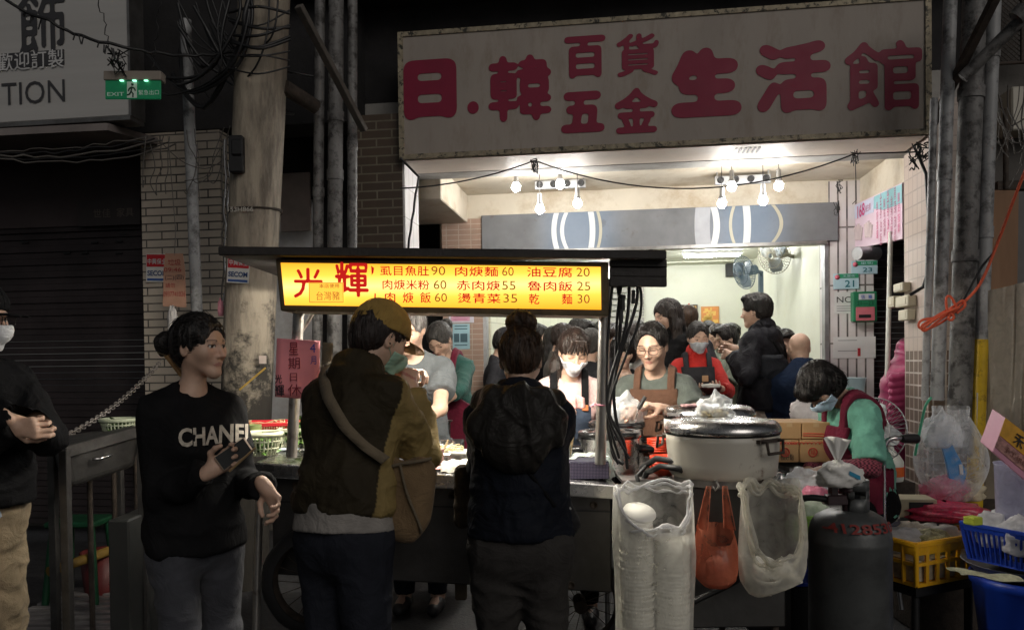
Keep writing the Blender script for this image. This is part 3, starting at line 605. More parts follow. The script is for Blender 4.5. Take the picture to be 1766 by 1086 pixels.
    # ---- head things
    def hair(s, m, style='short', strands=0, name='hair', vol=1.0):
        S_ = S(.02 * s.hs); E = lambda c, r, k=.02, sub=False: S_.ell(s.hp(*c), np.array(r) * s.hs, s.HR, k * s.hs, sub)
        Cc = lambda a, b, ra, rb, k=.02, sub=False: S_.cap(s.hp(*a), s.hp(*b), ra * s.hs, rb * s.hs, k * s.hs, sub)
        v = vol; comb = None
        def pl(c, n): S_.clip(s.hp(*c), np.array(n) @ s.HR)
        if style in ('short', 'crop', 'bald'):
            t = .008 if style == 'crop' else .015
            E((0, -.018, .034), (.078 + t * .7 * v, .098 + t * v, .086 + t * v)); E((0, -.05, -.02), (.062 + t * .5, .052 + t * v, .07), .03)
            
            if v > .6 and style != 'crop': E((0, .05, .1), (.055, .045, .026), .03)
            E((0, .125, .018), (.085, .085, .1 if style == 'crop' else .088), .01, True)
            for q in (-1, 1): E((.09 * q, .02, -.045), (.03, .055, .05), .008, True)
            pl((0, -.06, -.085), (0, .25, -1))
        elif style in ('bun', 'tail', 'lowbun'):
            E((0, -.018, .034), (.086, .108, .098)); E((0, -.055, -.015), (.07, .058, .07), .03)
            if style != 'tail' or True: E((0, .13, -.005), (.078, .08, .108), .012, True)
            for q in (-1, 1): E((.1 * q, .04, -.06), (.03, .055, .055), .01, True)
            pl((0, -.06, -.085), (0, .35, -1))
            if style == 'bun': E((0, -.045, .142), (.062, .054, .046), .012)
            if style == 'lowbun': Cc((0, -.12, .005), (0, -.165, .01), .03, .042, .012); Cc((0, -.165, .01), (.0, -.19, -.03), .035, .012); 
            if style == 'tail':
                S_.chain([s.hp(0, -.12, .03), s.hp(.03, -.15, -.03), s.hp(.075, -.07, -.13), s.hp(.085, .05, -.22), s.hp(.08, .085, -.33)], [.03 * s.hs, .035 * s.hs, .034 * s.hs, .03 * s.hs, .012 * s.hs], .02)
        elif style == 'long':
            E((0, -.018, .034), (.088, .11, .1)); E((0, .13, -.035), (.07, .085, .11), .012, True)
            for q in (-1, 1): S_.chain([s.hp(.07 * q, .0, .03), s.hp(.085 * q, .0, -.08), s.hp(.095 * q, .02, -.2), s.hp(.1 * q, .03, -.33)], [.03 * s.hs, .038 * s.hs, .042 * s.hs, .03 * s.hs], .03)
            E((0, -.075, -.12), (.09, .045, .2), .05)
        elif style == 'bob':
            E((0, -.015, .03), (.097 * v, .118 * v, .106 * v)); E((0, -.03, -.04), (.095 * v, .1 * v, .085), .03); E((0, .075, .06), (.06, .045, .05), .03)
            E((0, .135, -.055), (.066, .075, .085), .012, True); pl((0, 0, -.085), (0, .15, -1))
        if style == 'tail':   # fringe
            for i in range(7): x = -.045 + .015 * i; Cc((x * .8, .07, .105), (x * 1.25, .096, .045 - .012 * (i % 2)), .009, .003, .004)
        o = sdf_obj(name, S_, s.hres, m, s.obj, wr=[(40, .0045 * s.hs, (1, 1, .2)), (95, .0022, (1, 1, .15))], seed=s.seed + 1); s.hairS = S_
        strands = strands or 700
        if strands: s._strands(o, S_, strands, style)
        return o
    def _strands(s, o, S_, n, style, r=.0011):
        me = o.data; nv = len(me.vertices); co = np.empty(nv * 3); me.vertices.foreach_get('co', co); co = co.reshape(-1, 3)
        rg = np.random.default_rng(s.seed); P = co[rg.integers(0, nv, n)] + rg.normal(0, .002, (n, 3)); pts = [P]; up = s.HR[2]
        tgt = {'bun': s.hp(0, -.04, .16), 'lowbun': s.hp(0, -.13, 0), 'tail': s.hp(0, -.12, .03)}.get(style)
        fl = rg.random(n); fl2 = np.where(rg.random(n) < .1, rg.random(n) * .0028, 0)
        for k in range(6):
            g = S_.grad(P, .003); d = (tgt - P) if tgt is not None else (-up + (P - s.hp(0, -.03, .12)) * 3); d = d / np.linalg.norm(d, axis=1)[:, None]; d = d + rg.normal(0, .12, d.shape)
            d = d - g * np.sum(d * g, 1)[:, None] * .9; d /= np.maximum(np.linalg.norm(d, axis=1), 1e-6)[:, None]; P = P + d * .011; P = P - g * (S_(P) - .0015 - .0012 * fl - fl2 * k)[:, None] * .8; pts.append(P)
        pts = np.stack(pts, 1); m_ = pts.shape[1]; w = rg.normal(0, 1, (n, 1, 3)); t = np.gradient(pts, axis=1); w = np.cross(t, np.broadcast_to(w, pts.shape)); w /= np.maximum(np.linalg.norm(w, axis=2), 1e-9)[..., None]
        rr = np.linspace(r, r * .4, m_)[None, :, None]; A = pts + w * rr; B_ = pts - w * rr; V = np.stack([A, B_], 2).reshape(-1, 3); base = (np.arange(n) * m_ * 2)[:, None] + np.arange(m_ - 1)[None, :] * 2
        Q = np.stack([base, base + 1, base + 3, base + 2], -1).reshape(-1, 4); bm = bmesh.new(); bm.from_mesh(me); me2 = bpy.data.meshes.new('s'); me2.from_pydata(V.tolist(), [], Q.tolist()); bm.from_mesh(me2); bm.to_mesh(me); bm.free(); bpy.data.meshes.remove(me2)
        me.polygons.foreach_set('use_smooth', np.ones(len(me.polygons), bool))
    def mask(s, m=None, low=0):
        B = S(.02 * s.hs); s.headshape(B); B.off = .007
        B.ell(s.hp(0, .105, -.04), np.array([.022, .022, .03]) * s.hs, s.HR, .03)
        def ex(P, D):
            X = ((P - s.hc) @ s.HR.T) / s.hs; x, y, z = X[:, 0], X[:, 1], X[:, 2]; D = np.maximum(D, -(D + .005)); zt = -.012 - 4.0 * x * x; D = np.maximum(D, (z - zt) * s.hs); D = np.maximum(D, (-.112 + 6 * x * x - z) * s.hs); return np.maximum(D, (.03 - y) * s.hs)
        B.extra = ex; o = sdf_obj('face_mask', B, min(s.hres, .004), m or M_MASK, s.obj, wr=[(30, .0015, (1, 1, 3))], seed=s.seed)
        mb = MB()
        for q in (-1, 1):
            for z in (-.03, -.075): mb.tube([s.hp(.052 * q, .052, z), s.hp(.07 * q, .02, z * .6), s.hp(.083 * q, -.012, -.004 + (.02 if z > -.05 else -.02))], .0013, 5)
        mb.build('ear_loop', m or M_MASK, o); return o
    def glasses(s, m=None):
        mb = MB(); 
        for q in (-1, 1):
            c = (.034 * q, .106, .002); mb.tube([s.hp(c[0] + .026 * math.copysign(abs(math.cos(a)) ** .6, math.cos(a)), c[1] - .006 * abs(math.cos(a)), c[2] + .018 * math.copysign(abs(math.sin(a)) ** .6, math.sin(a))) for a in [2 * math.pi * i / 24 for i in range(25)]], .0017 * s.hs, 6)
            mb.tube([s.hp(.06 * q, .1, .008), s.hp(.078 * q, .05, .008), s.hp(.084 * q, -.01, .004)], .0016 * s.hs, 6)
        mb.tube([s.hp(-.009, .107, .004), s.hp(0, .111, .006), s.hp(.009, .107, .004)], .0015 * s.hs, 6); return mb.build('spectacles', m or M_GLASS, s.obj)
    def cap(s, m, brim=True, bm=None):
        S_ = S(.01 * s.hs); S_.ell(s.hp(0, -.012, .045), np.array([.089, .113, .1]) * s.hs, s.HR); S_.clip(s.hp(0, 0, .03), np.array([0, .12, -1]) @ s.HR); o = sdf_obj('cap', S_, s.hres, m, s.obj, wr=[(22, .0025, None)], seed=s.seed)
        mb = MB(); 
        for i in range(6):
            a = math.pi * 2 * i / 6 + .5; mb.tube([s.hp(math.cos(a) * .0895 * math.sin(t), -.012 + math.sin(a) * .1135 * math.sin(t), .045 + .1005 * math.cos(t)) for t in [.02 + 1.5 * j / 9 for j in range(10)]], .0014, 5)
        mb.ball(s.hp(0, -.012, .146), .007 * s.hs, 10); mb.build('seam', m, o)
        if brim:
            b = S(.008); b.ell(s.hp(0, .105, .026), np.array([.076, .08, .005]) * s.hs, s.HR); b.ell(s.hp(0, .0, .03), np.array([.09, .11, .06]) * s.hs, s.HR, .0, True); 
            b.extra = None; sdf_obj('brim', b, min(s.hres, .004), bm or m, o)
        return o
# ================================================================== the street, the arcade and the buildings
X3, Z3 = Vector((1, 0, 0)), Vector((0, 0, 1))
T1, TB = 1.75, 5.9
def fp(px, py, t): s, z = FP(px, py, t); return F(s, t, z)
M_ASPH = mat('wet_asphalt', (.05, .05, .053), .45, var=.35, vs=9, bump=.5, bs=60, dirt=(.016, .016, .018), dscale=2.2, damt=.8)
M_FLOOR = mat('arcade_floor', (.22, .2, .18), .4, var=.2, vs=5, bump=.1, bs=30, dirt=(.08, .07, .06), dscale=4)
M_PAINT = mat('aged_white_paint', (.62, .56, .46), .75, var=.08, vs=3, bump=.12, bs=25, dirt=(.36, .26, .15), dscale=3.2, damt=.75, thresh=(.48, .72))
M_INWALL = mat('pale_green_wall', (.66, .67, .57), .6, var=.06, vs=2, bump=.06, bs=30, dirt=(.5, .46, .3), dscale=3, damt=.35, thresh=(.55, .8))
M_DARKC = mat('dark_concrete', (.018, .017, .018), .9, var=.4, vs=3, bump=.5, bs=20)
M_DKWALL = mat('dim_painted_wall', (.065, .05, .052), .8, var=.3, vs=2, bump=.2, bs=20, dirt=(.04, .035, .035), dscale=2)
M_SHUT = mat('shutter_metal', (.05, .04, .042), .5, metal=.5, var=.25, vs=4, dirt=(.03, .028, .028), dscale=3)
M_GALV = mat('galvanised', (.42, .43, .45), .45, metal=.8, var=.2, vs=6, dirt=(.2, .17, .14), dscale=5, damt=.5)
M_STEEL = mat('stainless_steel', (.62, .61, .6), .26, metal=1, var=.1, vs=10, bump=.04, bs=90, dirt=(.3, .28, .26), dscale=5, damt=.35)
M_STEELD = mat('dull_stainless', (.34, .33, .32), .42, metal=.9, var=.2, vs=7, bump=.08, bs=50, dirt=(.10, .09, .08), dscale=4, damt=.6)
M_BLACK = mat('black_rubber', (.012, .012, .013), .55, var=.2, bump=.1)
M_CABLE = mat('black_cable', (.014, .014, .015), .45, var=.1)
M_IRON = mat('rusty_iron', (.06, .045, .035), .8, var=.4, vs=20, bump=.4, bs=90)
M_PIPE = mat('grey_pipe', (.34, .345, .35), .5, var=.15, vs=5, bump=.12, bs=60, dirt=(.035, .03, .028), dscale=9, damt=.85, thresh=(.5, .66))
M_PIPED = mat('grimy_pipe', (.2, .195, .19), .55, var=.3, vs=7, bump=.3, bs=70, dirt=(.025, .022, .02), dscale=14, damt=.9, thresh=(.46, .6))
M_YEL = mat('yellow_paint', (.62, .40, .012), .5, var=.15, vs=8, bump=.15, bs=60, dirt=(.12, .08, .01), dscale=14, damt=.8, thresh=(.56, .68))
T_PIER = brick('pier_tile', (.58, .50, .41), (.50, .44, .36), (.035, .032, .03), .26, .062, .006, off=.5, dirt=(.34, .3, .26))
T_BROWN = brick('brown_tile', (.10, .07, .05), (.075, .055, .04), (.2, .18, .13), .24, .065, .006, off=.5)
T_BRICKC = brick('clay_tile', (.40, .26, .20), (.34, .22, .17), (.5, .42, .34), .12, .05, .004, off=.0, dirt=(.28, .2, .15))
T_WHITE = brick('white_tile', (.78, .77, .78), (.74, .73, .75), (.42, .4, .4), .11, .23, .004, off=0, dirt=(.6, .56, .52))
T_PILL = brick('tall_white_tile', (.74, .70, .70), (.70, .66, .67), (.07, .06, .06), .077, .52, .008, off=0, dirt=(.52, .46, .42))
T_SMALL = brick('small_square_tile', (.50, .42, .37), (.44, .36, .32), (.34, .29, .26), .082, .105, .006, off=0, dirt=(.44, .35, .3))
T_SMALLB = brick('small_brown_tile', (.20, .14, .11), (.15, .11, .085), (.62, .55, .5), .082, .088, .006, off=0, dirt=(.09, .07, .05))
T_INT = brick('interior_tile', (.74, .76, .62), (.71, .73, .6), (.50, .51, .4), .36, .26, .006, off=.5, dirt=(.62, .62, .46), bump=.2)

g = MB(); g.grid(lambda u, v: ((u - .5) * 200, -20 + v * 200, 0), 2, 2); solo(g.build('street', M_ASPH), None, None, kind='structure')
g = MB(); g.fbox(-9, 12, .75, 12, -.02, .15); solo(g.build('arcade_floor', M_FLOOR, bev=.01), None, None, kind='structure')
# ---- the shop
ZC = FZ(1100, 324, T1); ZBM = FZ(1100, 293, .6); ZL0, ZL1 = FZ(1130, 426, T1), FZ(1130, 362, T1); ZIC = FZ(1200, 455, TB)
SCL = FS(697, 400, .1); SCR = FS(1601, 400, .1); SBL = FS(765, 540, T1); SOL = FS(834, 540, T1); SOR = FS(1424, 560, T1); SPR = FS(1506, 560, T1)
shop = thing('shop_building', 'open shop with white ceiling, tiled columns and pale green dining room', 'shop', F(1.8, 2, 0))
g = MB(); g.fbox(SCL - .42, SCL - .003, .08, .5, 0, 3.3); g.build('column', T_BROWN, shop)
g = MB(); g.fbox(SCL - .003, SCL + .012, .09, .49, 0, 2.98); g.build('column_cladding', T_WHITE, shop)
zt = FZ(1575, 605, .3); g = MB(); g.fbox(SCR, SCR + .38, .1, .55, zt, 3.2); g.build('column', T_SMALL, shop)
g = MB(); g.fbox(SCR + .002, SCR + .378, .102, .548, 0, zt); g.build('column_base', T_SMALLB, shop)
g = MB(); g.fbox(SCL - .4, SCR + .36, .42, .62, ZBM, 3.5); g.build('front_beam', mat('beam_paint', (.34, .33, .31), .7, var=.15, vs=4, bump=.15, dirt=(.16, .14, .12), dscale=5), shop, bev=.006)
g = MB(); g.fbox(SCL - .45, SCR + .4, .62, T1 + .3, ZC, ZC + .15); g.build('arcade_ceiling', M_PAINT, shop)
g = MB(); g.fbox(SOL - .42, SPR + .4, T1, T1 + .22, ZL0, ZC); g.build('lintel', M_PAINT, shop, bev=.005)
# lintel panel: scratched blue-grey metal; ring-light reflections painted on as arcs and blue glow
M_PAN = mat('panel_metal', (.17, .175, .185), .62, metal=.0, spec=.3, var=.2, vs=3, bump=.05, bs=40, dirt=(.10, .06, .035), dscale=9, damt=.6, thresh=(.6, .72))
def _blue_glow():  # bluish glow of the reflected lights, mixed into the base colour
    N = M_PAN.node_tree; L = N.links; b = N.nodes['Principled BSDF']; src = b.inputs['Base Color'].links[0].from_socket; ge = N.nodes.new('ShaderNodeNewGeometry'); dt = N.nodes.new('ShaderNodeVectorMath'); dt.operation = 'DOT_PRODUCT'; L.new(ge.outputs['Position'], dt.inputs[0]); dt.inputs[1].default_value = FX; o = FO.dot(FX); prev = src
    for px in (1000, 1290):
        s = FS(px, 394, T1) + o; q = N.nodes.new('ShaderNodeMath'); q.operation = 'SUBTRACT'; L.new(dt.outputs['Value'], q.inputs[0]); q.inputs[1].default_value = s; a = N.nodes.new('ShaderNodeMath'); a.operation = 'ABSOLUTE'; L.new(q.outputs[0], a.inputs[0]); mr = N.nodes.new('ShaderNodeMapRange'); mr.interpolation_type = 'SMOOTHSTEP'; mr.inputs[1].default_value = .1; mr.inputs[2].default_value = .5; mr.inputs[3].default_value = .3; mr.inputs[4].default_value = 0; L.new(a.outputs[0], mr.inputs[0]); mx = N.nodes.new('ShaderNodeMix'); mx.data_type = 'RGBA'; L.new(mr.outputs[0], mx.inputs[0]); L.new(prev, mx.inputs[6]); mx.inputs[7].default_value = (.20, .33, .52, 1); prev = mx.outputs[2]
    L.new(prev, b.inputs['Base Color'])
_blue_glow()
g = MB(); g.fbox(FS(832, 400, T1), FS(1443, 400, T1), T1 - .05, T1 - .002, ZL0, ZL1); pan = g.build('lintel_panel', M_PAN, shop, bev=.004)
M_REFLW = mat('reflection_white', (.6, .62, .62), .5, var=.03); M_REFLY = mat('reflection_cream', (.46, .43, .33), .5, var=.05)
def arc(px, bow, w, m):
    s0 = FS(px, 394, T1 - .052); k = 7 / FPX; zm = (ZL0 + ZL1) / 2; hh = (ZL1 - ZL0) / 2 - .004; g = MB(); g.grid(lambda u, v: F(s0 + (u - .5) * w * k + bow * k * (1 - (v * 2 - 1) ** 2), T1 - .0525, zm + (v * 2 - 1) * hh), 2, 12); g.build('painted_reflection', m, pan)
for q in ((960, -5, 9, M_REFLW), (977, -8, 7, M_REFLW), (1019, 3, 10, M_REFLW), (1031, 5, 5, M_REFLY), (1231, 5, 11, M_REFLW), (1266, -6, 5, M_REFLY), (1287, 2, 12, M_REFLW), (1333, 14, 6, M_REFLY)): arc(*q)
arc(1213, -2, 26, mat('reflection_pale', (.34, .35, .38), .5))  # broad pale reflection, painted like the arcs
g = MB(); g.fbox(SOL, SOR, T1 - .07, T1 - .03, ZL0 - .03, ZL0 + .0); g.build('lintel_rail', M_STEELD, shop)
# side beams under the arcade ceiling
for s0, s1 in ((SCL - .35, FS(818, 350, T1) - .0), (FS(1470, 330, T1), SCR + .3)):
    g = MB()
    if s0 < 0.5: g.fbox(s0, s0 + .52, .62, T1, ZC - .27, ZC)
    else: g.fbox(s0 + .06, s1, .62, T1, ZC - .3, ZC)
    g.build('side_beam', M_PAINT, shop, bev=.008)
g = MB(); g.fbox(SBL, SOL - .004, T1 - .03, T1 + .3, 0, ZL1 - .02); g.build('pillar', T_BRICKC, shop)
g = MB(); g.fbox(SBL - 1.2, SBL - .003, T1 + .5, T1 + .6, 0, ZC); g.build('passage_wall', M_DARKC, shop)
g = MB(); g.fbox(SOR + .025, SPR, T1 - .02, T1 + .3, 0, ZC - .02); g.build('pillar', T_PILL, shop)
g = MB(); g.fbox(SOR - .01, SOR + .024, T1 - .015, T1 + .1, 0, ZL0); g.build('door_track', M_GALV, shop)
g = MB(); g.fbox(SOL - .003, SOL + .03, T1 - .015, T1 + .1, 0, ZL0); g.build('door_track', M_GALV, shop)
# dining room
bl = F(SOL + .03, T1 + .23, 0); bl2 = F(FS(1021, 540, TB), TB, 0); nv = (bl2 - bl).cross(Z3).normalized() * -.1
g = MB(); g.slab(bl, bl2, bl2 + Z3 * (ZIC + .2), bl + Z3 * (ZIC + .2), nv); g.build('room_wall', T_INT, shop)
g = MB(); g.fbox(SOR + .03, SOR + .13, T1 + .3, TB + .1, 0, ZIC + .2); g.build('room_wall', M_INWALL, shop)
g = MB(); g.fbox(FS(1000, 540, TB), SOR + .03, TB, TB + .1, 0, ZIC + .2); g.build('room_wall', M_INWALL, shop)
g = MB(); g.fbox(SOL - .3, SOR + .15, T1 + .22, TB + .1, ZIC, ZIC + .1); g.build('room_ceiling', M_INWALL, shop)
g = MB(); g.fbox(FS(1112, 450, TB), SOR + .03, TB - .35, TB - .0, FZ(1200, 457, TB), ZIC); g.build('room_beam', M_INWALL, shop)
s0, s1 = FS(1023, 500, TB), FS(1110, 500, TB); g = MB()
nsl = 30
for i in range(nsl):
    z0 = .15 + (ZIC - .2) / nsl * i; g.fbox(s0, s1, TB - .1 - .03 * (i % 2), TB - .06, z0, z0 + (ZIC - .2) / nsl - .02)
g.build('roller_shutter', mat('inner_shutter', (.36, .35, .32), .6, metal=.2), shop)
g = MB(); g.fbox(SOL, SOR, T1 + .22, T1 + .26, ZL0 - .0, ZIC - .001); g.build('head_wall', M_INWALL, shop)
# neighbour's roller door and side return at the right of the arcade
g = MB()
for i in range(60): z0 = .15 + i * .05; g.fbox(SPR + .003, SPR + .75, T1 + .08 + .012 * (i % 2), T1 + .12, z0, z0 + .047)
solo(g.build('roller_shutter', M_SHUT), 'narrow black roller shutter behind the pink jacket and green mailbox', 'shutter')
# upper storey and neighbours
up = thing('upper_storey', 'pitch dark upper storey wall above the red lettered shop sign', 'building', F(2, 1, 3.3))
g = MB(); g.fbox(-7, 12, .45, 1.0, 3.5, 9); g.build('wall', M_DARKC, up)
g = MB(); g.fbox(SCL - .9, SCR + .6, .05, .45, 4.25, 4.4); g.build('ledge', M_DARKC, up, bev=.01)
# ---- closed shop on the left
SPL, SPRR = FS(247, 500, .05), FS(383, 500, .05)
cl = thing('closed_shop_building', 'closed dark shop with brown roller shutter and white brick pier', 'shop', F(-2.5, .5, 0))
g = MB(); g.fbox(SPL, SPRR, .05, .6, 0, FZ(300, 228, .05)); g.build('pier', T_PIER, cl)
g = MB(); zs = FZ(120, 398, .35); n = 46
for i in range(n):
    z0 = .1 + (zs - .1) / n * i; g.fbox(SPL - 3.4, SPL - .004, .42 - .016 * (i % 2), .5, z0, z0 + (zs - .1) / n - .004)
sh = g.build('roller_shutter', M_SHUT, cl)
g = MB()
for px, py in ((112, 402), (165, 418), (207, 416), (118, 436), (247 - 40, 436), (148, 436), (45, 418), (215, 404)): c = fp(px - 2, py, .405); g.box(c, (.06, .012, .012), FROT.to_3x3())
g.build('vent_slot', M_BLACK, sh)
g = MB(); g.fbox(SPL - 3.4, SPL, .38, .55, zs, zs + .04); g.build('shutter_rail', M_SHUT, cl)
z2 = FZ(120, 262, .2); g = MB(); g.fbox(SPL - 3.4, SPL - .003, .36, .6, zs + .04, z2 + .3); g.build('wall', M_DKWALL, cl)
g = MB(); a0 = fp(0, 218, -.5); b0 = fp(222, 218, -.5)
g.slab(F(SPL - 3.4, -.55, FZ(120, 226, -.5)), F(SPL + .15, -.55, FZ(230, 226, -.5)), F(SPL + .15, .36, FZ(200, 262, .3)), F(SPL - 3.4, .36, FZ(50, 262, .3)), (0, 0, .05)); g.build('canopy', mat('canopy_metal', (.24, .21, .2), .6, var=.2, vs=3), cl)
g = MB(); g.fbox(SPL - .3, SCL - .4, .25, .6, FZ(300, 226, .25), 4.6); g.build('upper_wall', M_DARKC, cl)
# nameplate over the shutter
np_ = thing('nameplate', 'faint dark nameplate over the closed brown shutter', 'sign', fp(190, 395, .34))
g = MB(); s0, z0 = FP(136, 391, .34); s1, z1 = FP(244, 343, .34); g.fbox(s0, s1 - .01, .33, .358, z0, z1); g.build('board', mat('plate_dark', (.035, .028, .028), .5), np_)
sc_, zc_ = FP(196, 367, .33); write('lettering', '世佳 家具', mat('plate_letters', (.12, .1, .085), .5), np_, F(sc_, .33, zc_), FX, Z3, w=.36, bold=.015)
# ---- painted passage wall behind the pole, brown wall beside the pipes
pw = thing('passage_wall', 'plain grey white wall panel between the concrete pole and the pipes', 'wall', fp(505, 700, 1.0))
g = MB(); g.fbox(FS(440, 500, 1.0), FS(552, 500, 1.0), 1.0, 1.1, 0, FZ(500, 345, 1.0)); g.build('panel', mat('passage_paint', (.74, .75, .77), .6, var=.1, vs=2, bump=.1, dirt=(.25, .2, .18)), pw)
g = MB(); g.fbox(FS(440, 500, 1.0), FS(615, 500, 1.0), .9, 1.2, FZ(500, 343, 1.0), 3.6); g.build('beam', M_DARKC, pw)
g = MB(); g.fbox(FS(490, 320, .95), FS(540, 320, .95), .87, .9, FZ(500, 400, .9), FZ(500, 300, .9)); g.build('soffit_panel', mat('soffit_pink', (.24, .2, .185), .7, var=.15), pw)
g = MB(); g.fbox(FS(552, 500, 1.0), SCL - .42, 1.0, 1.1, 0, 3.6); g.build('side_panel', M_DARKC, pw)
# ---- right-hand neighbour
rn = thing('right_neighbour_building', 'grimy concrete wall of the next building behind the pipes on the right', 'building', F(SCR + 1, .6, 0))
g = MB(); g.fbox(SCR + .381, SCR + 3, .42, .6, 0, 5); g.build('wall', mat('grimy_wall', (.13, .12, .11), .8, var=.3, vs=3, bump=.4, bs=25, dirt=(.03, .03, .03), dscale=3), rn)
g = MB(); g.fbox(SCR + .02, SCR + .40, .0, .098, FZ(1560, 850, 0) - .5, FZ(1560, 826, 0)); g.build('plinth', M_IRON, rn)
# mesh grille high on the right
gr = thing('window_grille', 'diamond mesh window grille high on the right behind the diagonal bars', 'grille', fp(1740, 110, .3))
g = MB(); s0, z0 = FP(1708, 112, .3); s1, z1 = FP(1800, -30, .3); w = s1 - s0; hh = z1 - z0
for i in range(-14, 30):
    for sg in (1, -1):
        a = i * .035; pts = []
        x0, x1 = 0, w
        p = [(x, sg * x + a + (w if sg < 0 else 0) * 0 + (hh if sg < 0 else 0) * .5) for x in (x0, x1)]
        q = []
        for k in range(13):
            x = x0 + (x1 - x0) * k / 12; z = p[0][1] + (p[1][1] - p[0][1]) * k / 12
            if 0 <= z <= hh: q.append(F(s0 + x, .3, z0 + z))
        if len(q) > 1: g.tube([q[0], q[-1]], .003, 4)
g.build('mesh_screen', M_IRON, gr)
g = MB()
for a, b in (((s0, z0), (s1, z0)), ((s0, z0), (s0, z1)), ((s0 + .2, z0), (s0 + .2, z1))): g.tube([F(a[0], .29, a[1]), F(b[0], .29, b[1])], .012, 6)
g.build('frame', M_IRON, gr)
g = MB(); s0, z0 = FP(1745, 225, .2); g.fbox(s0, s0 + .35, .2, .42, z0, z0 + .3); solo(g.build('meter_box', mat('box_cream', (.55, .52, .44), .5, dirt=(.2, .17, .13)), bev=.01), 'cream metal box high on the right wall under the mesh grille', 'box')
g = MB(); s0, z0 = FP(1715, 330, .25); g.fbox(s0, s0 + .6, .2, .42, z0, z0 + .06); g.tube([F(s0 + .05, .2, z0), F(s0 + .05, .2, z0 + .55)], .018, 6); solo(g.build('wall_bracket', M_IRON), 'rusty bracket shelf above the plywood board on the right', 'bracket')
g = MB(); a = fp(1712, 325, .25); 
p0_, p1_, p2_, p3_ = at(1697, 800, 4.95), at(1750, 800, 4.9), at(1757, 328, 4.9), at(1712, 328, 4.95); g.slab(p0_, p1_, p2_, p3_, (0, .02, 0)); solo(g.build('plywood_board', mat('plywood', (.36, .2, .11), .6, var=.2, vs=5, bump=.1, bs=60, stretch=(1, 1, .15), dirt=(.2, .12, .07))), 'reddish plywood board standing beside the yellow painted pipe', 'board')
g = MB(); g.slab(at(1750, 560, 4.96), at(1800, 560, 4.9), at(1800, 330, 4.9), at(1750, 330, 4.96), (0, .04, 0)); solo(g.build('window_frame', mat('dim_white', (.2, .2, .2), .6)), 'pale window edge right of the plywood board', 'window')
# ================================================================== signs
M_SIGNF = mat('sign_face', (.38, .335, .295), .7, var=.1, vs=2.5, bump=.08, bs=40, dirt=(.24, .19, .14), dscale=9, damt=.7, thresh=(.5, .75), stretch=(1, 1, .3))
M_RED = mat('sign_red', (.24, .007, .04), .55, var=.08, vs=4)
sg = thing('shop_sign', 'wide cream shop sign with fat crimson characters above the shop front', 'sign', F(1.85, .2, FZ(1100, 255, 0)))
sA, zA = FP(690, 265, 0); sB, zB = FP(1605, 240, 0); zTa = FZ(690, 47, 0); zTb = FZ(1605, 3, 0); zb = (zA + zB) / 2; zt_ = (zTa + zTb) / 2
g = MB(); g.fbox(sA, sB, 0, .4, zb, zt_); g.build('box', M_SIGNF, sg, bev=.012)
g = MB()
for a in (sA, sB - .03): g.fbox(a - .004, a + .034, -.012, .03, zb - .004, zt_ + .004)
g.fbox(sA + .034, sB - .034, -.01, .03, zb - .003, zb + .03); g.fbox(sA + .034, sB - .034, -.01, .03, zt_ - .03, zt_ + .003); g.build('frame', mat('sign_frame', (.36, .31, .22), .6, metal=.3, var=.3, vs=20, bump=.3, bs=60, dirt=(.03, .03, .025), dscale=22, damt=.95, thresh=(.52, .6)), sg)
g = MB(); g.fbox(sA + .02, sB - .02, .02, .41, zb - .012, zb - .002); g.build('soffit', mat('soffit', (.6, .52, .45), .6, var=.15, dirt=(.3, .22, .16)), sg)
def fat(ch, x0, y0, x1, y1, blur=5, thr=.33):
    a, b = fp(x0, y1, 0), fp(x1, y0, 0); c = fp((x0 + x1) / 2, (y0 + y1) / 2, -.012)
    s0, z0 = FP(x0, y1, 0); s1, z1 = FP(x1, y0, 0); lay('character', blob_glyph(ch, 120, blur, thr), M_RED, sg, F((s0 + s1) / 2, 0, (z0 + z1) / 2), FX, Z3, w=s1 - s0, h=z1 - z0, lift=.004)
fat('日', 697, 100, 787, 208, 12, .09); fat('韓', 843, 92, 950, 212, 6, .2); fat('百', 974, 60, 1044, 137, 8, .15); fat('貨', 1064, 56, 1136, 134, 5, .22); fat('五', 968, 156, 1042, 231, 10, .12); fat('金', 1061, 150, 1134, 232, 7, .17)
fat('生', 1158, 79, 1278, 205, 12, .09); fat('活', 1304, 69, 1432, 198, 9, .14); fat('館', 1457, 67, 1590, 195, 5, .24)
g = MB(); s0, z0 = FP(816, 186, 0); g.prism([F(s0 + .042 * math.cos(a), -.004, z0 + .045 * math.sin(a)) for a in [2 * math.pi * i / 20 for i in range(20)]], FT * .003); g.build('dot', M_RED, sg)
g = MB()
for i in range(6): s0, z0 = FP(1268 + i * 8, 258, .12); g.fbox(s0, s0 + .014, .1, .24, zb - .016, zb - .0125)
g.build('vent_slot', M_BLACK, sg)
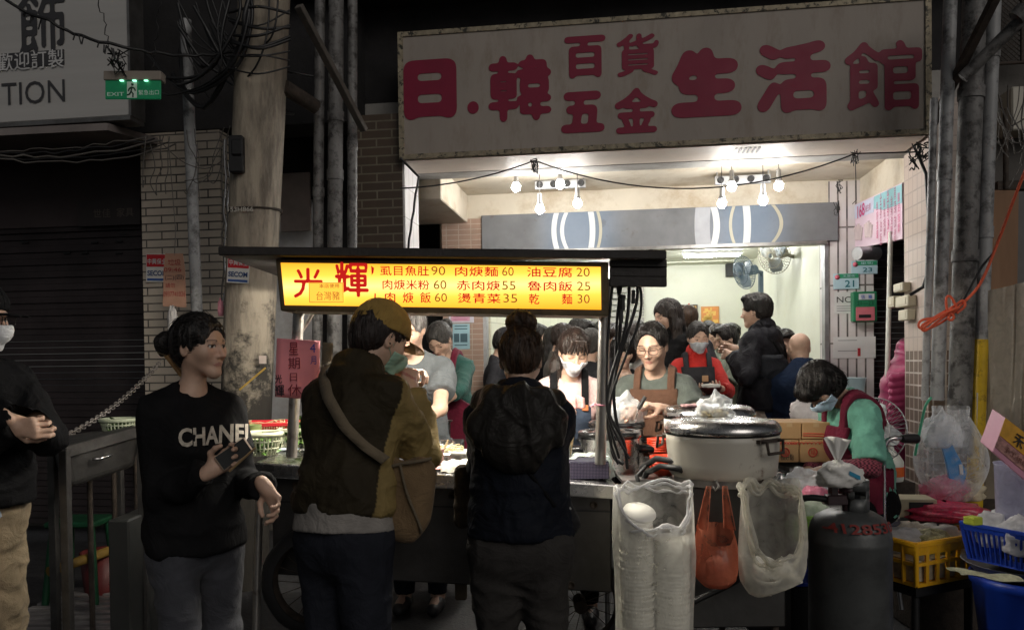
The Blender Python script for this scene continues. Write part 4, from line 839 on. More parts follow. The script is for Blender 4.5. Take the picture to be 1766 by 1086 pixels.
# sign on the upper left
ls = thing('corner_sign', 'large pale metal sign with grey characters on the upper left', 'sign', fp(110, 205, -.5))
s1, z1 = FP(224, 200, -.5); s0 = FS(-160, 100, -.5); g = MB(); g.fbox(s0, s1, -.5, -.36, z1, z1 + 1.25); g.build('panel', mat('brushed_panel', (.6, .585, .56), .35, metal=.3, var=.06, vs=4, bump=.05, bs=60, stretch=(.1, .1, 3)), ls, bev=.01)
g = MB(); g.fbox(s0, s1 + .012, -.515, -.35, z1 - .03, z1 - .002); g.fbox(s1 + .002, s1 + .02, -.515, -.35, z1 - .002, z1 + 1.25); g.build('frame', M_STEELD, ls)
M_LET = mat('dark_letter', (.05, .05, .055), .5); M_LETW = mat('pale_letter', (.6, .6, .6), .5); TT = -.5
c = fp(73, 40, TT); write('character', '飾', M_LET, ls, c, FX, Z3, w=.37, h=.48, bold=.02, lift=.006)
g = MB(); s0, z0 = FP(-60, 124, TT); s1b, z1b = FP(111, 86, TT); g.fbox(s0, s1b, -.508, -.5, z0, z1b); g.build('band', M_LET, ls)
s0, z0 = FP(54, 105, TT); write('lettering', '歡迎訂製', M_LETW, ls, F(s0 - .0, -.508, z0), FX, Z3, w=.52, h=.13, lift=.003, bold=.012)
s0, z0 = FP(18, 160, TT); write('lettering', 'FASHION', M_LET, ls, F(s0 - .22, -.5, z0), FX, Z3, w=.98, h=.15, lift=.006, bold=.0) if False else write('lettering', 'TION', M_LET, ls, F(FS(58, 162, TT), -.5, FZ(58, 160, TT)), FX, Z3, w=.5, h=.16, lift=.006)
# exit sign
Yx = 4.6; ex = thing('exit_sign', 'small green lit emergency exit sign hanging from black wires', 'sign', at(230, 172, Yx))
def q4(name, x0, y0, x1, y1, Y, th, m, par, bev=.004):
    g = MB(); g.slab(at(x0, y1, Y), at(x1, y1, Y), at(x1, y0, Y), at(x0, y0, Y), (0, th, 0)); return g.build(name, m, par, bev=bev)
q4('housing', 178, 122, 277, 138, Yx - .01, .07, mat('beige_housing', (.3, .26, .22), .6), ex)
xp = q4('panel', 181, 138.5, 277, 171, Yx, .012, mat('exit_green', (.01, .16, .07), .4, emit=(.01, .22, .09), es=.18, var=.2, vs=12), ex)
M_EXW = mat('exit_white', (.4, .5, .42), .5, emit=(.4, .6, .5), es=.12)
q4('pictogram_panel', 219, 141, 236, 169, Yx - .002, .0015, mat('exit_pale', (.35, .42, .36), .5, emit=(.5, .6, .5), es=.12), xp, 0)
write('lettering', 'EXIT', M_EXW, xp, at(200, 163, Yx), X3, Z3, w=.1, h=.022, lift=.004, bold=.01); write('lettering', '緊急出口', M_EXW, xp, at(257, 160, Yx), X3, Z3, w=.12, h=.03, lift=.004, bold=.01)
g = MB(); P_ = lambda x, y: at(219 + x * 17, 141 + y * 28, Yx - .004); K_ = lambda *p: g.tube([P_(*q) for q in p], .0045, 6)
g.ball(P_(.55, .17), .008, 8); K_((.5, .32), (.42, .6)); K_((.5, .34), (.78, .42), (.85, .56)); K_((.48, .34), (.22, .44), (.15, .58)); K_((.42, .6), (.62, .74), (.6, .95)); K_((.42, .6), (.25, .78), (.02, .82)); g.build('running_figure', mat('exit_dark', (.01, .05, .03), .5), xp)
g = MB(); [g.box(at(px, 139.5, Yx - .01), (.02, .012, .006)) for px in (210, 232, 252)]; g.build('lamp', mat('exit_lamp', (.5, 1, .7), .4, emit=(.3, 1, .6), es=2.5), ex)
# ================================================================== pole, pipes, bars
POLE_Y = 5.0
M_POLE = mat('pole_concrete', (.40, .345, .27), .85, var=.2, vs=4, bump=.35, bs=50, dirt=(.13, .11, .09), dscale=7, damt=.85, stretch=(1, 1, .2), thresh=(.45, .62))
M_POLED = mat('pole_grime', (.17, .15, .125), .85, var=.35, vs=7, bump=.5, bs=50, dirt=(.022, .02, .018), dscale=6, damt=.97, thresh=(.42, .56))
def _grime():
    N = M_POLE.node_tree; L = N.links; b = N.nodes['Principled BSDF']; src = b.inputs['Base Color'].links[0].from_socket; ge = N.nodes.new('ShaderNodeNewGeometry'); sp = N.nodes.new('ShaderNodeSeparateXYZ'); L.new(ge.outputs['Position'], sp.inputs[0]); n = N.nodes.new('ShaderNodeTexNoise'); n.inputs['Scale'].default_value = 5; n.inputs['Detail'].default_value = 9; n.inputs['Roughness'].default_value = .72; L.new(ge.outputs['Position'], n.inputs[0])
    m = N.nodes.new('ShaderNodeMath'); m.operation = 'MULTIPLY_ADD'; L.new(n.outputs[0], m.inputs[0]); m.inputs[1].default_value = 2.4; L.new(sp.outputs[2], m.inputs[2]); mr = N.nodes.new('ShaderNodeMapRange'); mr.inputs[1].default_value = 2.55; mr.inputs[2].default_value = 2.85; mr.inputs[3].default_value = .94; mr.inputs[4].default_value = 0; L.new(m.outputs[0], mr.inputs[0]); mx = N.nodes.new('ShaderNodeMix'); mx.data_type = 'RGBA'; L.new(mr.outputs[0], mx.inputs[0]); L.new(src, mx.inputs[6]); mx.inputs[7].default_value = (.022, .02, .018, 1); L.new(mx.outputs[2], b.inputs['Base Color'])
_grime()
pole = thing('utility_pole', 'thick weathered concrete utility pole with a blackened lower half', 'pole', at_z(420, 900, 0) * 0 + Vector((at(425, 800, POLE_Y).x, POLE_Y, 0)))
pt = [(at(px, py, POLE_Y), r) for px, py, r in ((422, 800, 42), (428, 620, 42.5), (436, 430, 42.5), (447, 200, 43), (458, -60, 43))]
k_ = POLE_Y / FPX; pb = pt[0][0].copy(); pb.z = 0; pb.x -= .02
seg = lambda a, b: [Vector(a).lerp(Vector(b), i / 6) for i in range(7)]
g = MB(); pp = [pb] + [p for p, _ in pt]; rr = [pt[0][1] * k_] + [r * k_ for _, r in pt]
g.tube(pp, rr, 32); g.build('shaft', M_POLE, pole)
def band(py, r=.006, n=2):
    g = MB(); c = at(437 + (430 - py) * .05, py, POLE_Y); R_ = 42.8 * k_
    for i in range(n): g.tube([c + Vector((math.cos(a) * (R_ + .004), math.sin(a) * (R_ + .004), -.012 * i + .012 * math.sin(a + i))) for a in [2 * math.pi * j / 28 for j in range(29)]], r, 6)
    return g.build('band', M_IRON, pole)
band(362, .004, 3)
write('number', '153H866', mat('paint_mark', (.55, .52, .46), .7), pole, at(415, 361, POLE_Y - 42.8 * k_ - .008), X3, Z3, w=.16, h=.03, bold=.015)
g = MB(); g.box(at(409, 267, POLE_Y - .17), (.09, .06, .23)); g.box(at(409, 254, POLE_Y - .205), (.07, .02, .1)); solo(g.build('switch_box', M_BLACK, bev=.008), 'black oblong box strapped to the concrete pole', 'box')
# security stickers
def sticker(px, py, rot, Y, label, cut=False, U=None):
    t = thing('security_sticker', label, 'sticker', at(px, py + 22, Y)); U = Vector((math.cos(rot), .0, math.sin(rot))) if U is None else U; V = (Z3 - U * U.z).normalized(); k = Y / FPX; c = at(px, py, Y); n = U.cross(V).normalized()
    def pl(name, u0, u1, v0, v1, m, lift):
        g = MB(); g.slab(*[c + U * (u * k) + V * (v * k) + n * lift for u, v in ((u0, v0), (u1, v0), (u1, v1), (u0, v1))], n * -.0012); return g.build(name, m, t)
    pl('backing', -19, 19, -24, 24, mat('sticker_white', (.68, .67, .64), .5), 0)
    pl('red_field', -18, 18, 2, 23, mat('sticker_red', (.5, .012, .02), .5), .0022); pl('blue_strip', -17, 17, -22, -18, mat('sticker_blue', (.03, .09, .3), .5), .0022)
    write('lettering', '中興保全', M_LETW, t, c + V * (11 * k) + n * .0022, U, V, w=32 * k, h=10 * k, bold=.02); write('lettering', 'SECOM', mat('sticker_navy', (.02, .06, .18), .5), t, c - V * (9 * k) + n * .0005, U, V, w=33 * k, h=9 * k, bold=.03)
sticker(411, 464, -.07, POLE_Y - 42.5 * k_ - .012, 'red and white security sticker on the concrete pole')
sticker(271, 462, -.02, (F(FS(271, 462, .05), .05, 1)).y - .012, 'red and white security sticker on the tiled pier behind the hanging tag')
def pipe(label, x0, y0, x1, y1, Y, rpx, m, joints=(), group='pipes on the walls', name='drain_pipe'):
    t = thing(name, label, 'pipe', at(x1, y1, Y), group); g = MB(); a, b = at(x0, y0, Y), at(x1, y1, Y); r = rpx * Y / FPX; g.tube([a.lerp(b, i / 10) for i in range(11)], r, 16); g.build('tube', m, t)
    for py in joints:
        g = MB(); f = (py - y0) / (y1 - y0); c = a.lerp(b, f); d = (b - a).normalized(); g.tube([c - d * .035, c + d * .035], r * 1.12, 16); g.build('collar', m, t)
    return t
pipe('grey conduit pipe nearest the concrete pole', 552, -40, 546, 760, 5.35, 9, M_PIPED, (330,)); pipe('thick dark pipe in the middle of the three left pipes', 580, -40, 576, 760, 5.35, 13, M_PIPED, (200, 300)); pipe('slim dark pipe beside the brown tiled column', 608, -40, 607, 760, 5.4, 8.5, M_PIPED, (250,))
pipe('slim pipe leaning on the white brick pier', 320, 35, 341, 575, 5.35, 9.5, M_PIPE, (130,)); 
pipe('thin plastic wrapped pipe against the small tiled column', 1611, 170, 1595, 690, 4.75, 6, M_PIPE, (430,)); pipe('plastic wrapped grey pipe left of the thickest pipe', 1640, -30, 1616, 690, 4.75, 11, M_PIPE, (300,))
pipe('thickest grimy grey pipe on the right', 1682, -30, 1652, 780, 4.75, 19, M_PIPED, (160, 440)); pipe('grey pipe whose lower end is painted yellow', 1714, -30, 1691, 590, 4.75, 12.5, M_PIPE, (90, 400))
t = thing('pipe_sleeve', 'bright yellow painted lower end of the pipe by the plywood board', 'pipe', at(1682, 900, 4.74)); g = MB(); a, b = at(1690, 585, 4.74), at(1679, 900, 4.74); g.tube([a.lerp(b, i / 6) for i in range(7)], 13.2 * 4.74 / FPX, 16); g.build('tube', M_YEL, t)
def bar(label, x0, y0, Y0, x1, y1, Y1, w, m):
    g = MB(); a, b = at(x0, y0, Y0), at(x1, y1, Y1); d = (b - a); R = d.to_track_quat('Z', 'Y').to_matrix(); g.box((a + b) / 2, (w, w * .8, d.length), R); solo(g.build('brace_bar', m, bev=.004), label, 'brace')
bar('rusty square brace bar slanting down to the shop sign corner', 1735, -40, 4.3, 1608, 215, 4.95, .05, M_IRON); bar('dark brace bar slanting left beside the concrete pole', 515, 10, 4.7, 628, 225, 5.3, .05, mat('brace_grey', (.13, .115, .1), .7, var=.3, bump=.2))
g = MB(); g.tube([at(1790, 5, 4.4), at(1660, 135, 4.6)], .035, 12); g.tube([at(1768, 15, 4.4), at(1752, 32, 4.42)], .048, 12); solo(g.build('awning_rod', M_PIPED), 'round dark rod crossing the grey pipes at upper right', 'rod')
g = MB(); g.tube([at(490, 150, 5.0), at(545, 185, 5.2)], .05, 8); solo(g.build('bracket_arm', M_IRON), 'short dark bracket arm between the pole and the pipes', 'bracket')
# ================================================================== cables
def sag(a, b, d, n=14, wob=.01, sd=0):
    r = random.Random(sd); return [a.lerp(b, i / n) - Z3 * (d * 4 * (i / n) * (1 - i / n)) + Vector((r.uniform(-wob, wob), r.uniform(-wob, wob), r.uniform(-wob, wob))) * (0 < i < n) for i in range(n + 1)]
def cable(label, pts, r, m=None, name='cable', group=None):
    g = MB(); g.tube(pts, r, 6); return solo(g.build(name, m or M_CABLE), label, 'cable', group)
P = at
cable('thick tattered black cable running from the corner sign to the pole', sag(P(10, 0, 4.4), P(215, 82, 4.5), .03, sd=1) + sag(P(215, 82, 4.5), P(400, 90, 4.9), .03, sd=2)[1:], .009)
g = MB(); rr_ = random.Random(4)
for i in range(16):
    f = rr_.random(); c = P(10 + 200 * f, 0 + 82 * f + 8, 4.45); g.tube([c, c - Z3 * rr_.uniform(.02, .07) + X3 * rr_.uniform(-.02, .02)], .004, 4)
solo(g.build('frayed_tape', M_CABLE), 'frayed black tape hanging from the thick cable', 'tape')
for x0, y0, x1, y1, l in ((170, 0, 200, 110, 'thin hanger wire of the exit sign, left one'), (278, -5, 262, 118, 'thin hanger wire of the exit sign, right one')): cable(l, sag(P(x0, y0, 4.5), P(x1, y1, 4.6), 0, wob=.015, sd=x0), .003)
g = MB(); 
for i in range(14): c = P(200 + rr_.uniform(-6, 10), 95 + rr_.uniform(-12, 25), 4.55); g.tube([c + Vector((rr_.uniform(-.04, .04), rr_.uniform(-.03, .03), rr_.uniform(-.04, .04))) for _ in range(4)], .004, 4)
solo(g.build('wire_knot', M_CABLE), 'knot of black wire just above the exit sign', 'wire')
lw = ['pale', 'black', 'grey', 'dark', 'thin']
M_WIRE = mat('old_wire', (.11, .1, .09), .6, var=.3)
for i in range(5):
    cable('%s wire in the bundle under the left canopy' % lw[i], sag(P(0, 262 + 3 * i, 5.2), P(255 + 12 * i, 236 + 3 * i, 5.3), .02 + .012 * i, wob=.012, sd=20 + i), .004 + .0015 * (i % 3), M_WIRE if i % 2 == 0 else M_CABLE, group='wires under the left canopy')
g = MB()
for i in range(11):
    r = random.Random(50 + i); a = P(r.uniform(245, 400), r.uniform(215, 250), 5.25); b = P(r.uniform(245, 400), r.uniform(270, 350), 5.25); g.tube(smooth(sag(a, b, r.uniform(-.05, .15), 4, .02, i)), .0035, 5)
solo(g.build('wire_tangle', M_WIRE), 'tangle of old wires hanging on the white brick pier', 'wires')
g = MB()
for i in range(9):
    r = random.Random(90 + i); x = r.uniform(385, 490); g.tube(smooth([P(x, -40, POLE_Y - .2), P(x + r.uniform(-25, 15), r.uniform(10, 60), POLE_Y - .24), P(x - r.uniform(10, 50), r.uniform(70, 130), POLE_Y - .18), P(x - r.uniform(70, 110), r.uniform(90, 190), POLE_Y + .05), P(x - r.uniform(110, 190), r.uniform(20, 150), POLE_Y + .4)]), r.choice((.006, .01, .017)), 7)
for i in range(9): r = random.Random(240 + i); y = 15 + 12 * i; g.tube(smooth([P(395, y + r.uniform(-10, 10), POLE_Y - .19), P(445, y + r.uniform(-5, 25), POLE_Y - .25), P(500, y + r.uniform(-20, 10), POLE_Y - .17)]), r.choice((.005, .009)), 6)
solo(g.build('cable_bundle', M_CABLE), 'dense bundle of black cables wound round the pole top', 'cables')
g = MB()
for i in range(14): r = random.Random(190 + i); x0 = r.uniform(300, 400); g.tube(smooth(sag(P(x0, r.uniform(-20, 60), 5.1), P(x0 + r.uniform(60, 180), r.uniform(60, 200), 5.2), r.uniform(.05, .25), 5, .02, i)), r.choice((.005, .007, .012)), 6)
solo(g.build('cable_tangle', M_CABLE), 'loose black cables between the pole and the left pipes', 'cables')
for i in range(4): cable('cable number %d' % i if False else ['outer', 'middle', 'inner', 'frayed'][i] + ' wire strung down the pier corner', sag(P(385 + 3 * i, 240, 5.15), P(383 + 4 * i, 530 + 10 * i, 5.1), .0, 14, .012, 300 + i), .005, [M_WIRE, M_GALV][i % 2], group='wires down the pier corner')
cable('thin black wire drooping across the whole shop front', sag(P(690, 325, 5.2), P(922, 277, 5.6), .04, wob=0) + sag(P(922, 277, 5.6), P(1475, 265, 5.3), .22, 20, 0)[1:] + [P(1590, 262, 5.1)], .005)
cable('black wire hanging down the white tiled column', sag(P(690, 272, 5.4), P(722, 305, 5.4), 0, 5, .0) + sag(P(722, 305, 5.4), P(704, 430, 5.4), -.01, 8, .004, 3)[1:], .009)
cable('black cable following the small tiled column edge', [P(1585, 270, 4.95), P(1597, 300, 4.9), P(1603, 400, 4.9), P(1600, 470, 4.9), P(1592, 495, 4.9), P(1570, 508, 4.9)], .011)
cable('wire hanging from the ceiling in front of the price board', [P(1475, 268, 5.6), P(1477, 345, 5.6), P(1470, 352, 5.6)], .003)
g = MB()
for i in range(16): r = random.Random(400 + i); c = P(1590 + r.uniform(-16, 10), 265 + r.uniform(-15, 20), 4.95); g.tube(smooth([c + Vector((r.uniform(-.045, .045), r.uniform(-.02, .02), r.uniform(-.04, .05))) for _ in range(4)]), .004, 5)
solo(g.build('wire_knot', M_CABLE), 'snarl of black wire at the sign corner by the tiled column', 'wire')
for i, (px, py, Y) in enumerate(((1443, 352, 6.7), (1475, 266, 5.4), (1448, 316, 6.5), (922, 280, 5.55))):
    g = MB()
    for j in range(6): r = random.Random(500 + i * 20 + j); c = P(px, py, Y); g.tube(smooth([c + Vector((r.uniform(-.03, .03), r.uniform(-.02, .02), r.uniform(-.09, .03))) for _ in range(4)]), .003, 5)
    solo(g.build('wire_knot', M_CABLE), ['snarl of wire above the tall tiled pillar', 'knot of wire under the right end of the shop sign', 'loose wire ends on the stained side beam', 'wire loop hooked under the middle of the shop sign'][i], 'wire')
g = MB()
for i in range(10): r = random.Random(600 + i); g.tube(smooth(sag(P(r.uniform(1705, 1790), r.uniform(130, 180), 4.9), P(r.uniform(1700, 1790), r.uniform(190, 330), 4.9), r.uniform(-.03, .15), 4, .02, i)), r.choice((.003, .005)), 5)
solo(g.build('wire_tangle', M_WIRE), 'tangle of wires on the wall at the far upper right', 'wires')
# ================================================================== lamps
M_BULB = mat('bulb_glow', (1, 1, 1), .3, emit=(1, .97, .92), es=225, var=0); M_SOCK = mat('socket_grey', (.3, .3, .3), .5)
bulbs = [(890, 322, 'leftmost bulb, hung by itself', 0), (931, 360, 'lowest bulb of the left cluster', 0), (966, 317, 'bulb in front of the left socket bar', 0), (996, 350, 'bulb under the right end of the left socket bar', 0), (1245, 350, 'lowest bulb of the right cluster', 1), (1262, 321, 'bulb in front of the right socket bar', 1), (1316, 345, 'bulb under the right end of the right socket bar', 1), (1343, 320, 'rightmost bulb of all', 1)]
for px, py, l, q in bulbs:
    t_ = .8; s, z = FP(px, py, t_); c = F(s, t_, z); b = thing('hanging_bulb', l.replace('bulb', 'bare white bulb', 1), 'bulb', c + Z3 * .12, 'bare bulbs under the arcade ceiling')
    g = MB(); g.ball(c - Z3 * .005, .036, 14, (1, 1, 1.05)); g.build('glass', M_BULB, b)
    g = MB(); g.lathe(c + Z3 * .03, [(.026, 0), (.026, .02), (.018, .03), (.018, .09), (.008, .1)], 12); g.build('socket', M_SOCK, b)
    g = MB(); g.tube([c + Z3 * .12, Vector((c.x, c.y, min(ZC, z + (.5 if py > 335 else .3))))], .003, 5); g.build('cord', M_CABLE, b)
for x0, x1, y, l in ((922, 1010, 319, 'left grey socket bar on the arcade ceiling'), (1233, 1330, 311, 'right grey socket bar on the arcade ceiling')):
    t_ = 1.25; s0, z0 = FP(x0, y, t_); s1 = FS(x1, y, t_); b = thing('socket_bar', l, 'light fitting', F((s0 + s1) / 2, t_, z0 + .04), 'socket bars on the ceiling'); g = MB(); g.fbox(s0, s1, t_, t_ + .03, z0 - .04, z0 + .035); g.build('bar', M_GALV, b, bev=.004)
    for i in range(4):
        g = MB(); c = F(s0 + (s1 - s0) * (.1 + .27 * i), t_, z0); g.lathe(c, [(.03, 0), (.028, .02), (.018, .02), (.016, .005)], 14, axis=-FT); g.build('socket', M_BLACK, b)
    g = MB()
    for s in (s0 + .02, s1 - .02): g.tube([F(s, t_ + .015, z0 + .03), F(s, t_ + .015, ZC)], .005, 5)
    g.build('hanger', M_GALV, b)
M_TUBE = mat('tube_glow', (1, 1, 1), .3, emit=(1, 1, .97), es=138, var=0)
def tube_lamp(label, a, b, es=None, m=None, hz=None):
    t = thing('tube_lamp', label, 'lamp', (a + b) / 2, 'fluorescent tubes in the dining room'); g = MB(); g.tube([a, b], .016, 10); g.build('tube', m or M_TUBE, t); d = (b - a).normalized(); g = MB(); g.box((a + b) / 2 + Z3 * .035, (.07, (b - a).length + .06, .03), Matrix((d.cross(Z3), d, Z3)).transposed()); g.build('fitting', mat('fitting_white', (.75, .75, .72), .5), t)
tube_lamp('fluorescent tube seen above the dining room back wall', F(FS(1180, 433, 4.6), 4.6, ZIC - .055), F(FS(1275, 433, 4.6), 4.6, ZIC - .055))
for s, t_, l in ((.9, 2.9, 'front left'), (2.3, 2.9, 'front right'), (1.2, 4.3, 'rear left')): tube_lamp('fluorescent tube on the dining room ceiling, %s one' % l, F(s, t_, ZIC - .055), F(s + .9, t_, ZIC - .055))
# ================================================================== the food cart
R3 = lambda yaw: Matrix.Rotation(rad(yaw), 3, 'Z')
def on(px, py, Y): return at(px, py, Y)
YF, YB = 3.12, 4.0
cA, cB = at(437, 797, YF), at(1064, 836, YF)
def ctop(px, Y):             # point on the (slightly tilted) counter top
    f = (at(px, 815, Y).x - cA.x) / (cB.x - cA.x); return Vector((at(px, 815, Y).x, Y, cA.z + (cB.z - cA.z) * f))
cart = thing('food_cart', 'steel food cart with yellow lit menu box, dark roof and two front posts', 'food cart', Vector(((cA.x + cB.x) / 2, 3.5, 0)))
dz = Vector((0, 0, 1)); yb = Vector((0, YB - YF, 0))
g = MB(); g.slab(cA - dz * .06, cB - dz * .06, cB + yb - dz * .06, cA + yb - dz * .06, dz * .06); g.build('countertop', M_STEEL, cart, bev=.006, seg=2)
bA, bB = at(468, 822, 3.2), at(1054, 850, 3.2); zl, zr = at(468, 990, 3.2).z, at(1050, 1022, 3.2).z
p = [Vector((bA.x, 3.2, zl)), Vector((bB.x, 3.2, zr)), Vector((bB.x, 3.92, zr)), Vector((bA.x, 3.92, zl))]; q = [Vector((bA.x, 3.2, cA.z - .062)), Vector((bB.x, 3.2, cB.z - .062)), Vector((bB.x, 3.92, cB.z - .062)), Vector((bA.x, 3.92, cA.z - .062))]
g = MB(); g.hexa(p + q); body = g.build('body', mat('cart_steel', (.085, .082, .08), .42, metal=.8, var=.25, vs=4, bump=.08, bs=40, dirt=(.05, .045, .04), dscale=3, damt=.7), cart, bev=.006)
g = MB(); g.slab(at(468, 862, 3.198), at(1052, 880, 3.198), at(1052, 883, 3.198), at(468, 865, 3.198), (0, -.003, 0)); g.build('seam', M_BLACK, body)
for px, py in ((780, 853), (1024, 870), (760, 833), (1000, 848), (955, 1005), (985, 1008), (510, 835)):
    g = MB(); c = at(px, py, 3.197); g.lathe(c, [(.017, 0), (.017, .006), (.011, .008), (.011, .001), (.0, .001)], 16, axis=(0, -1, 0)); g.build('hole', M_IRON, body)
M_POST = mat('post_steel', (.5, .48, .45), .38, metal=.85, var=.2, vs=14, bump=.1, bs=60, dirt=(.12, .07, .04), dscale=10, damt=.7, thresh=(.55, .7))
for (x0, y0, x1, y1, Y, r) in ((518, 520, 503, 788, 3.2, .023), (1044, 520, 1035, 800, 3.2, .023), (655, 500, 650, 780, 3.96, .02), (1046, 500, 1042, 790, 3.96, .02)):
    g = MB(); g.tube([at(x0, y0 - 40, Y), at(x1, y1, Y)], r, 16); g.build('post', M_POST, cart)
g = MB(); g.tube([at(546, 530, 3.22), at(518, 575, 3.22)], .008, 8); g.build('stay', M_POST, cart)
M_ROOF = mat('roof_dark', (.022, .018, .016), .6, var=.3, vs=10, bump=.3, bs=60)
ra, rb = at(376, 440, 2.95), at(1150, 447, 2.95); g = MB(); ry = Vector((0, 1.2, .0)); rt_ = Vector((0, 0, .034))
g.slab(ra, rb, rb + ry, ra + ry, rt_); roof = g.build('roof', M_ROOF, cart, bev=.004)
g = MB()
for i in range(60): r = random.Random(i); c = ra.lerp(rb, r.random()) + rt_ + Vector((0, r.uniform(.01, .3), 0)); g.ball(c, r.uniform(.004, .009), 6, (1.5, 1, .6))
g.build('grit', M_ROOF, roof)
g = MB()
for i in range(3): g.slab(at(1052, 459 + i * 17, 3.0), at(1150, 460 + i * 17, 3.0), at(1150, 447 + i * 15, 3.0), at(1052, 446 + i * 15, 3.0), (0, .03, 0))
g.build('side_board', M_ROOF, cart, bev=.002)
g = MB(); g.slab(at(1052, 450, 3.05), at(1150, 450, 3.05), at(1150, 492, 3.05), at(1052, 491, 3.05), (0, .02, 0)); g.build('side_panel', M_ROOF, cart)
# menu light box
LBY = 3.0
M_FRAME = mat('box_frame', (.09, .065, .03), .55, metal=.3, var=.3, vs=14, bump=.2, bs=70)
g = MB(); a, b, c_, d_ = at(475, 446, LBY), at(1050, 452, LBY), at(1050, 545, LBY), at(484, 536, LBY)
g.slab(d_, c_, b, a, (0, .2, 0)); lb = g.build('light_box', M_FRAME, cart, bev=.004)
M_LIT = bpy.data.materials.new('menu_lit'); M_LIT.use_nodes = True
def _lit():
    N = M_LIT.node_tree; L = N.links; b = N.nodes['Principled BSDF']; tc = N.nodes.new('ShaderNodeNewGeometry'); sp = N.nodes.new('ShaderNodeSeparateXYZ'); L.new(tc.outputs['Position'], sp.inputs[0])
    zm = (at(760, 492, LBY)).z; cr = N.nodes.new('ShaderNodeValToRGB'); mr = N.nodes.new('ShaderNodeMapRange'); mr.inputs[1].default_value = zm - .1; mr.inputs[2].default_value = zm + .1; L.new(sp.outputs[2], mr.inputs[0]); L.new(mr.outputs[0], cr.inputs[0])
    e = cr.color_ramp.elements; e[0].color = (.8, .32, .012, 1); e[1].color = (.8, .32, .012, 1); m = e.new(.5); m.color = (1.0, .80, .26, 1); m = e.new(.28); m.color = (1, .56, .06, 1); m = e.new(.72); m.color = (1, .56, .06, 1)
    b.inputs['Base Color'].default_value = (.5, .3, .02, 1); L.new(cr.outputs[0], b.inputs['Emission Color']); b.inputs['Emission Strength'].default_value = 1.5; b.inputs['Roughness'].default_value = .3
_lit()
def lq(name, x0, y0, x1, y1, x2, y2, x3, y3, m, lift, par):
    g = MB(); g.slab(at(x0, y0, LBY - lift), at(x1, y1, LBY - lift), at(x2, y2, LBY - lift), at(x3, y3, LBY - lift), (0, .002, 0)); return g.build(name, m, par)
lq('face', 491, 526, 1037, 534, 1036, 460, 484, 453, M_LIT, .004, lb)
M_RL = mat('menu_red', (.5, .01, .01), .4, emit=(.75, .012, .008), es=.62, var=0); M_DL = mat('menu_brown', (.2, .08, .01), .4, emit=(.30, .10, .012), es=.8, var=0)
def menu(s, x0, x1, y, h, m, bold=.012, name='lettering'):
    k = LBY / FPX; write(name, s, m, lb, at((x0 + x1) / 2, y, LBY - .004), (at(1036, 460, 3) - at(484, 453, 3)), Z3, w=(x1 - x0) * k, h=h * k, bold=bold, lift=.003)
for s, x0, x1, y, n in (('光', 507, 557, 488, 52), ('輝', 578, 636, 482, 60)): menu(s, x0, x1, y, n, M_RL, .03)
for row, (y, items) in enumerate(((467, ('虱目魚肚', 656, 740, '90', 744, 768, '肉焿麵', 785, 859, '60', 866, 886, '油豆腐', 909, 987, '20', 994, 1017)), (491, ('肉焿米粉', 660, 740, '60', 748, 770, '赤肉焿', 788, 862, '55', 866, 889, '魯肉飯', 910, 987, '25', 995, 1018)), (513, ('肉焿飯', 664, 743, '60', 750, 771, '燙青菜', 790, 863, '35', 868, 892, '乾　麵', 912, 988, '30', 996, 1017)))):
    for i in range(0, 18, 3):
        if row == 2 and items[i] in ('肉焿飯', '乾　麵'):
            xs = (664, 695, 725) if items[i] == '肉焿飯' else (912, None, 969)
            for ch, x in zip(items[i], xs):
                if x: menu(ch, x, x + 18, y + (i // 6) * 1.2, 18, M_RL, .014)
        else: menu(items[i], items[i + 1], items[i + 2], y + (i // 6) * 1.2, (15 if i % 6 else 17), M_RL if i % 6 == 0 else M_DL, .014 if i % 6 == 0 else -.0)
lq('stroke_mark', 641, 474, 644, 470, 645, 462, 640, 458, M_RL, .007, lb); lq('stroke_mark', 645, 521, 648, 515, 648, 506, 646, 505, M_RL, .007, lb)
st = lq('sticker', 533, 522, 593, 522, 592, 487, 532, 487, mat('sticker_orange', (.6, .25, .03), .4, emit=(1, .56, .06), es=1.2, var=0), .008, lb)
M_SB = mat('sticker_brown', (.3, .1, .02), .4, emit=(.5, .16, .02), es=.6, var=0)
k3 = LBY / FPX; write('lettering', '本店使用', M_SB, st, at(568, 493, LBY - .008), X3, Z3, w=34 * k3, h=7 * k3, lift=.003, bold=.02); write('lettering', '台灣豬', M_SB, st, at(566, 510, LBY - .008), X3, Z3, w=40 * k3, h=15 * k3, lift=.003)
g = MB(); g.tube([at(560 + 0 * i, 0, 1) if False else at(x, y, LBY - .011) for i, (x, y) in enumerate(((534, 521), (592, 521), (591, 488), (533, 488), (534, 521)))], .0012, 5); g.build('border', M_SB, st)
# work lamps hidden under the roof light the counter and the faces behind it
M_WORK = mat('work_tube_glow', (1, 1, 1), .3, emit=(1, .93, .8), es=520, var=0)
for x0, x1, Y in ((560, 760, 3.36), (850, 1050, 3.36)):
    g = MB(); a, b = at(x0, 470, Y), at(x1, 472, Y); a.z = b.z = ra.z - .05; g.tube([a, b], .013, 10); t = g.build('work_tube', M_WORK, roof); g = MB(); g.box((a + b) / 2 + Z3 * .032, ((b - a).length + .05, .05, .026)); g.build('lamp_fitting', M_STEELD, roof)
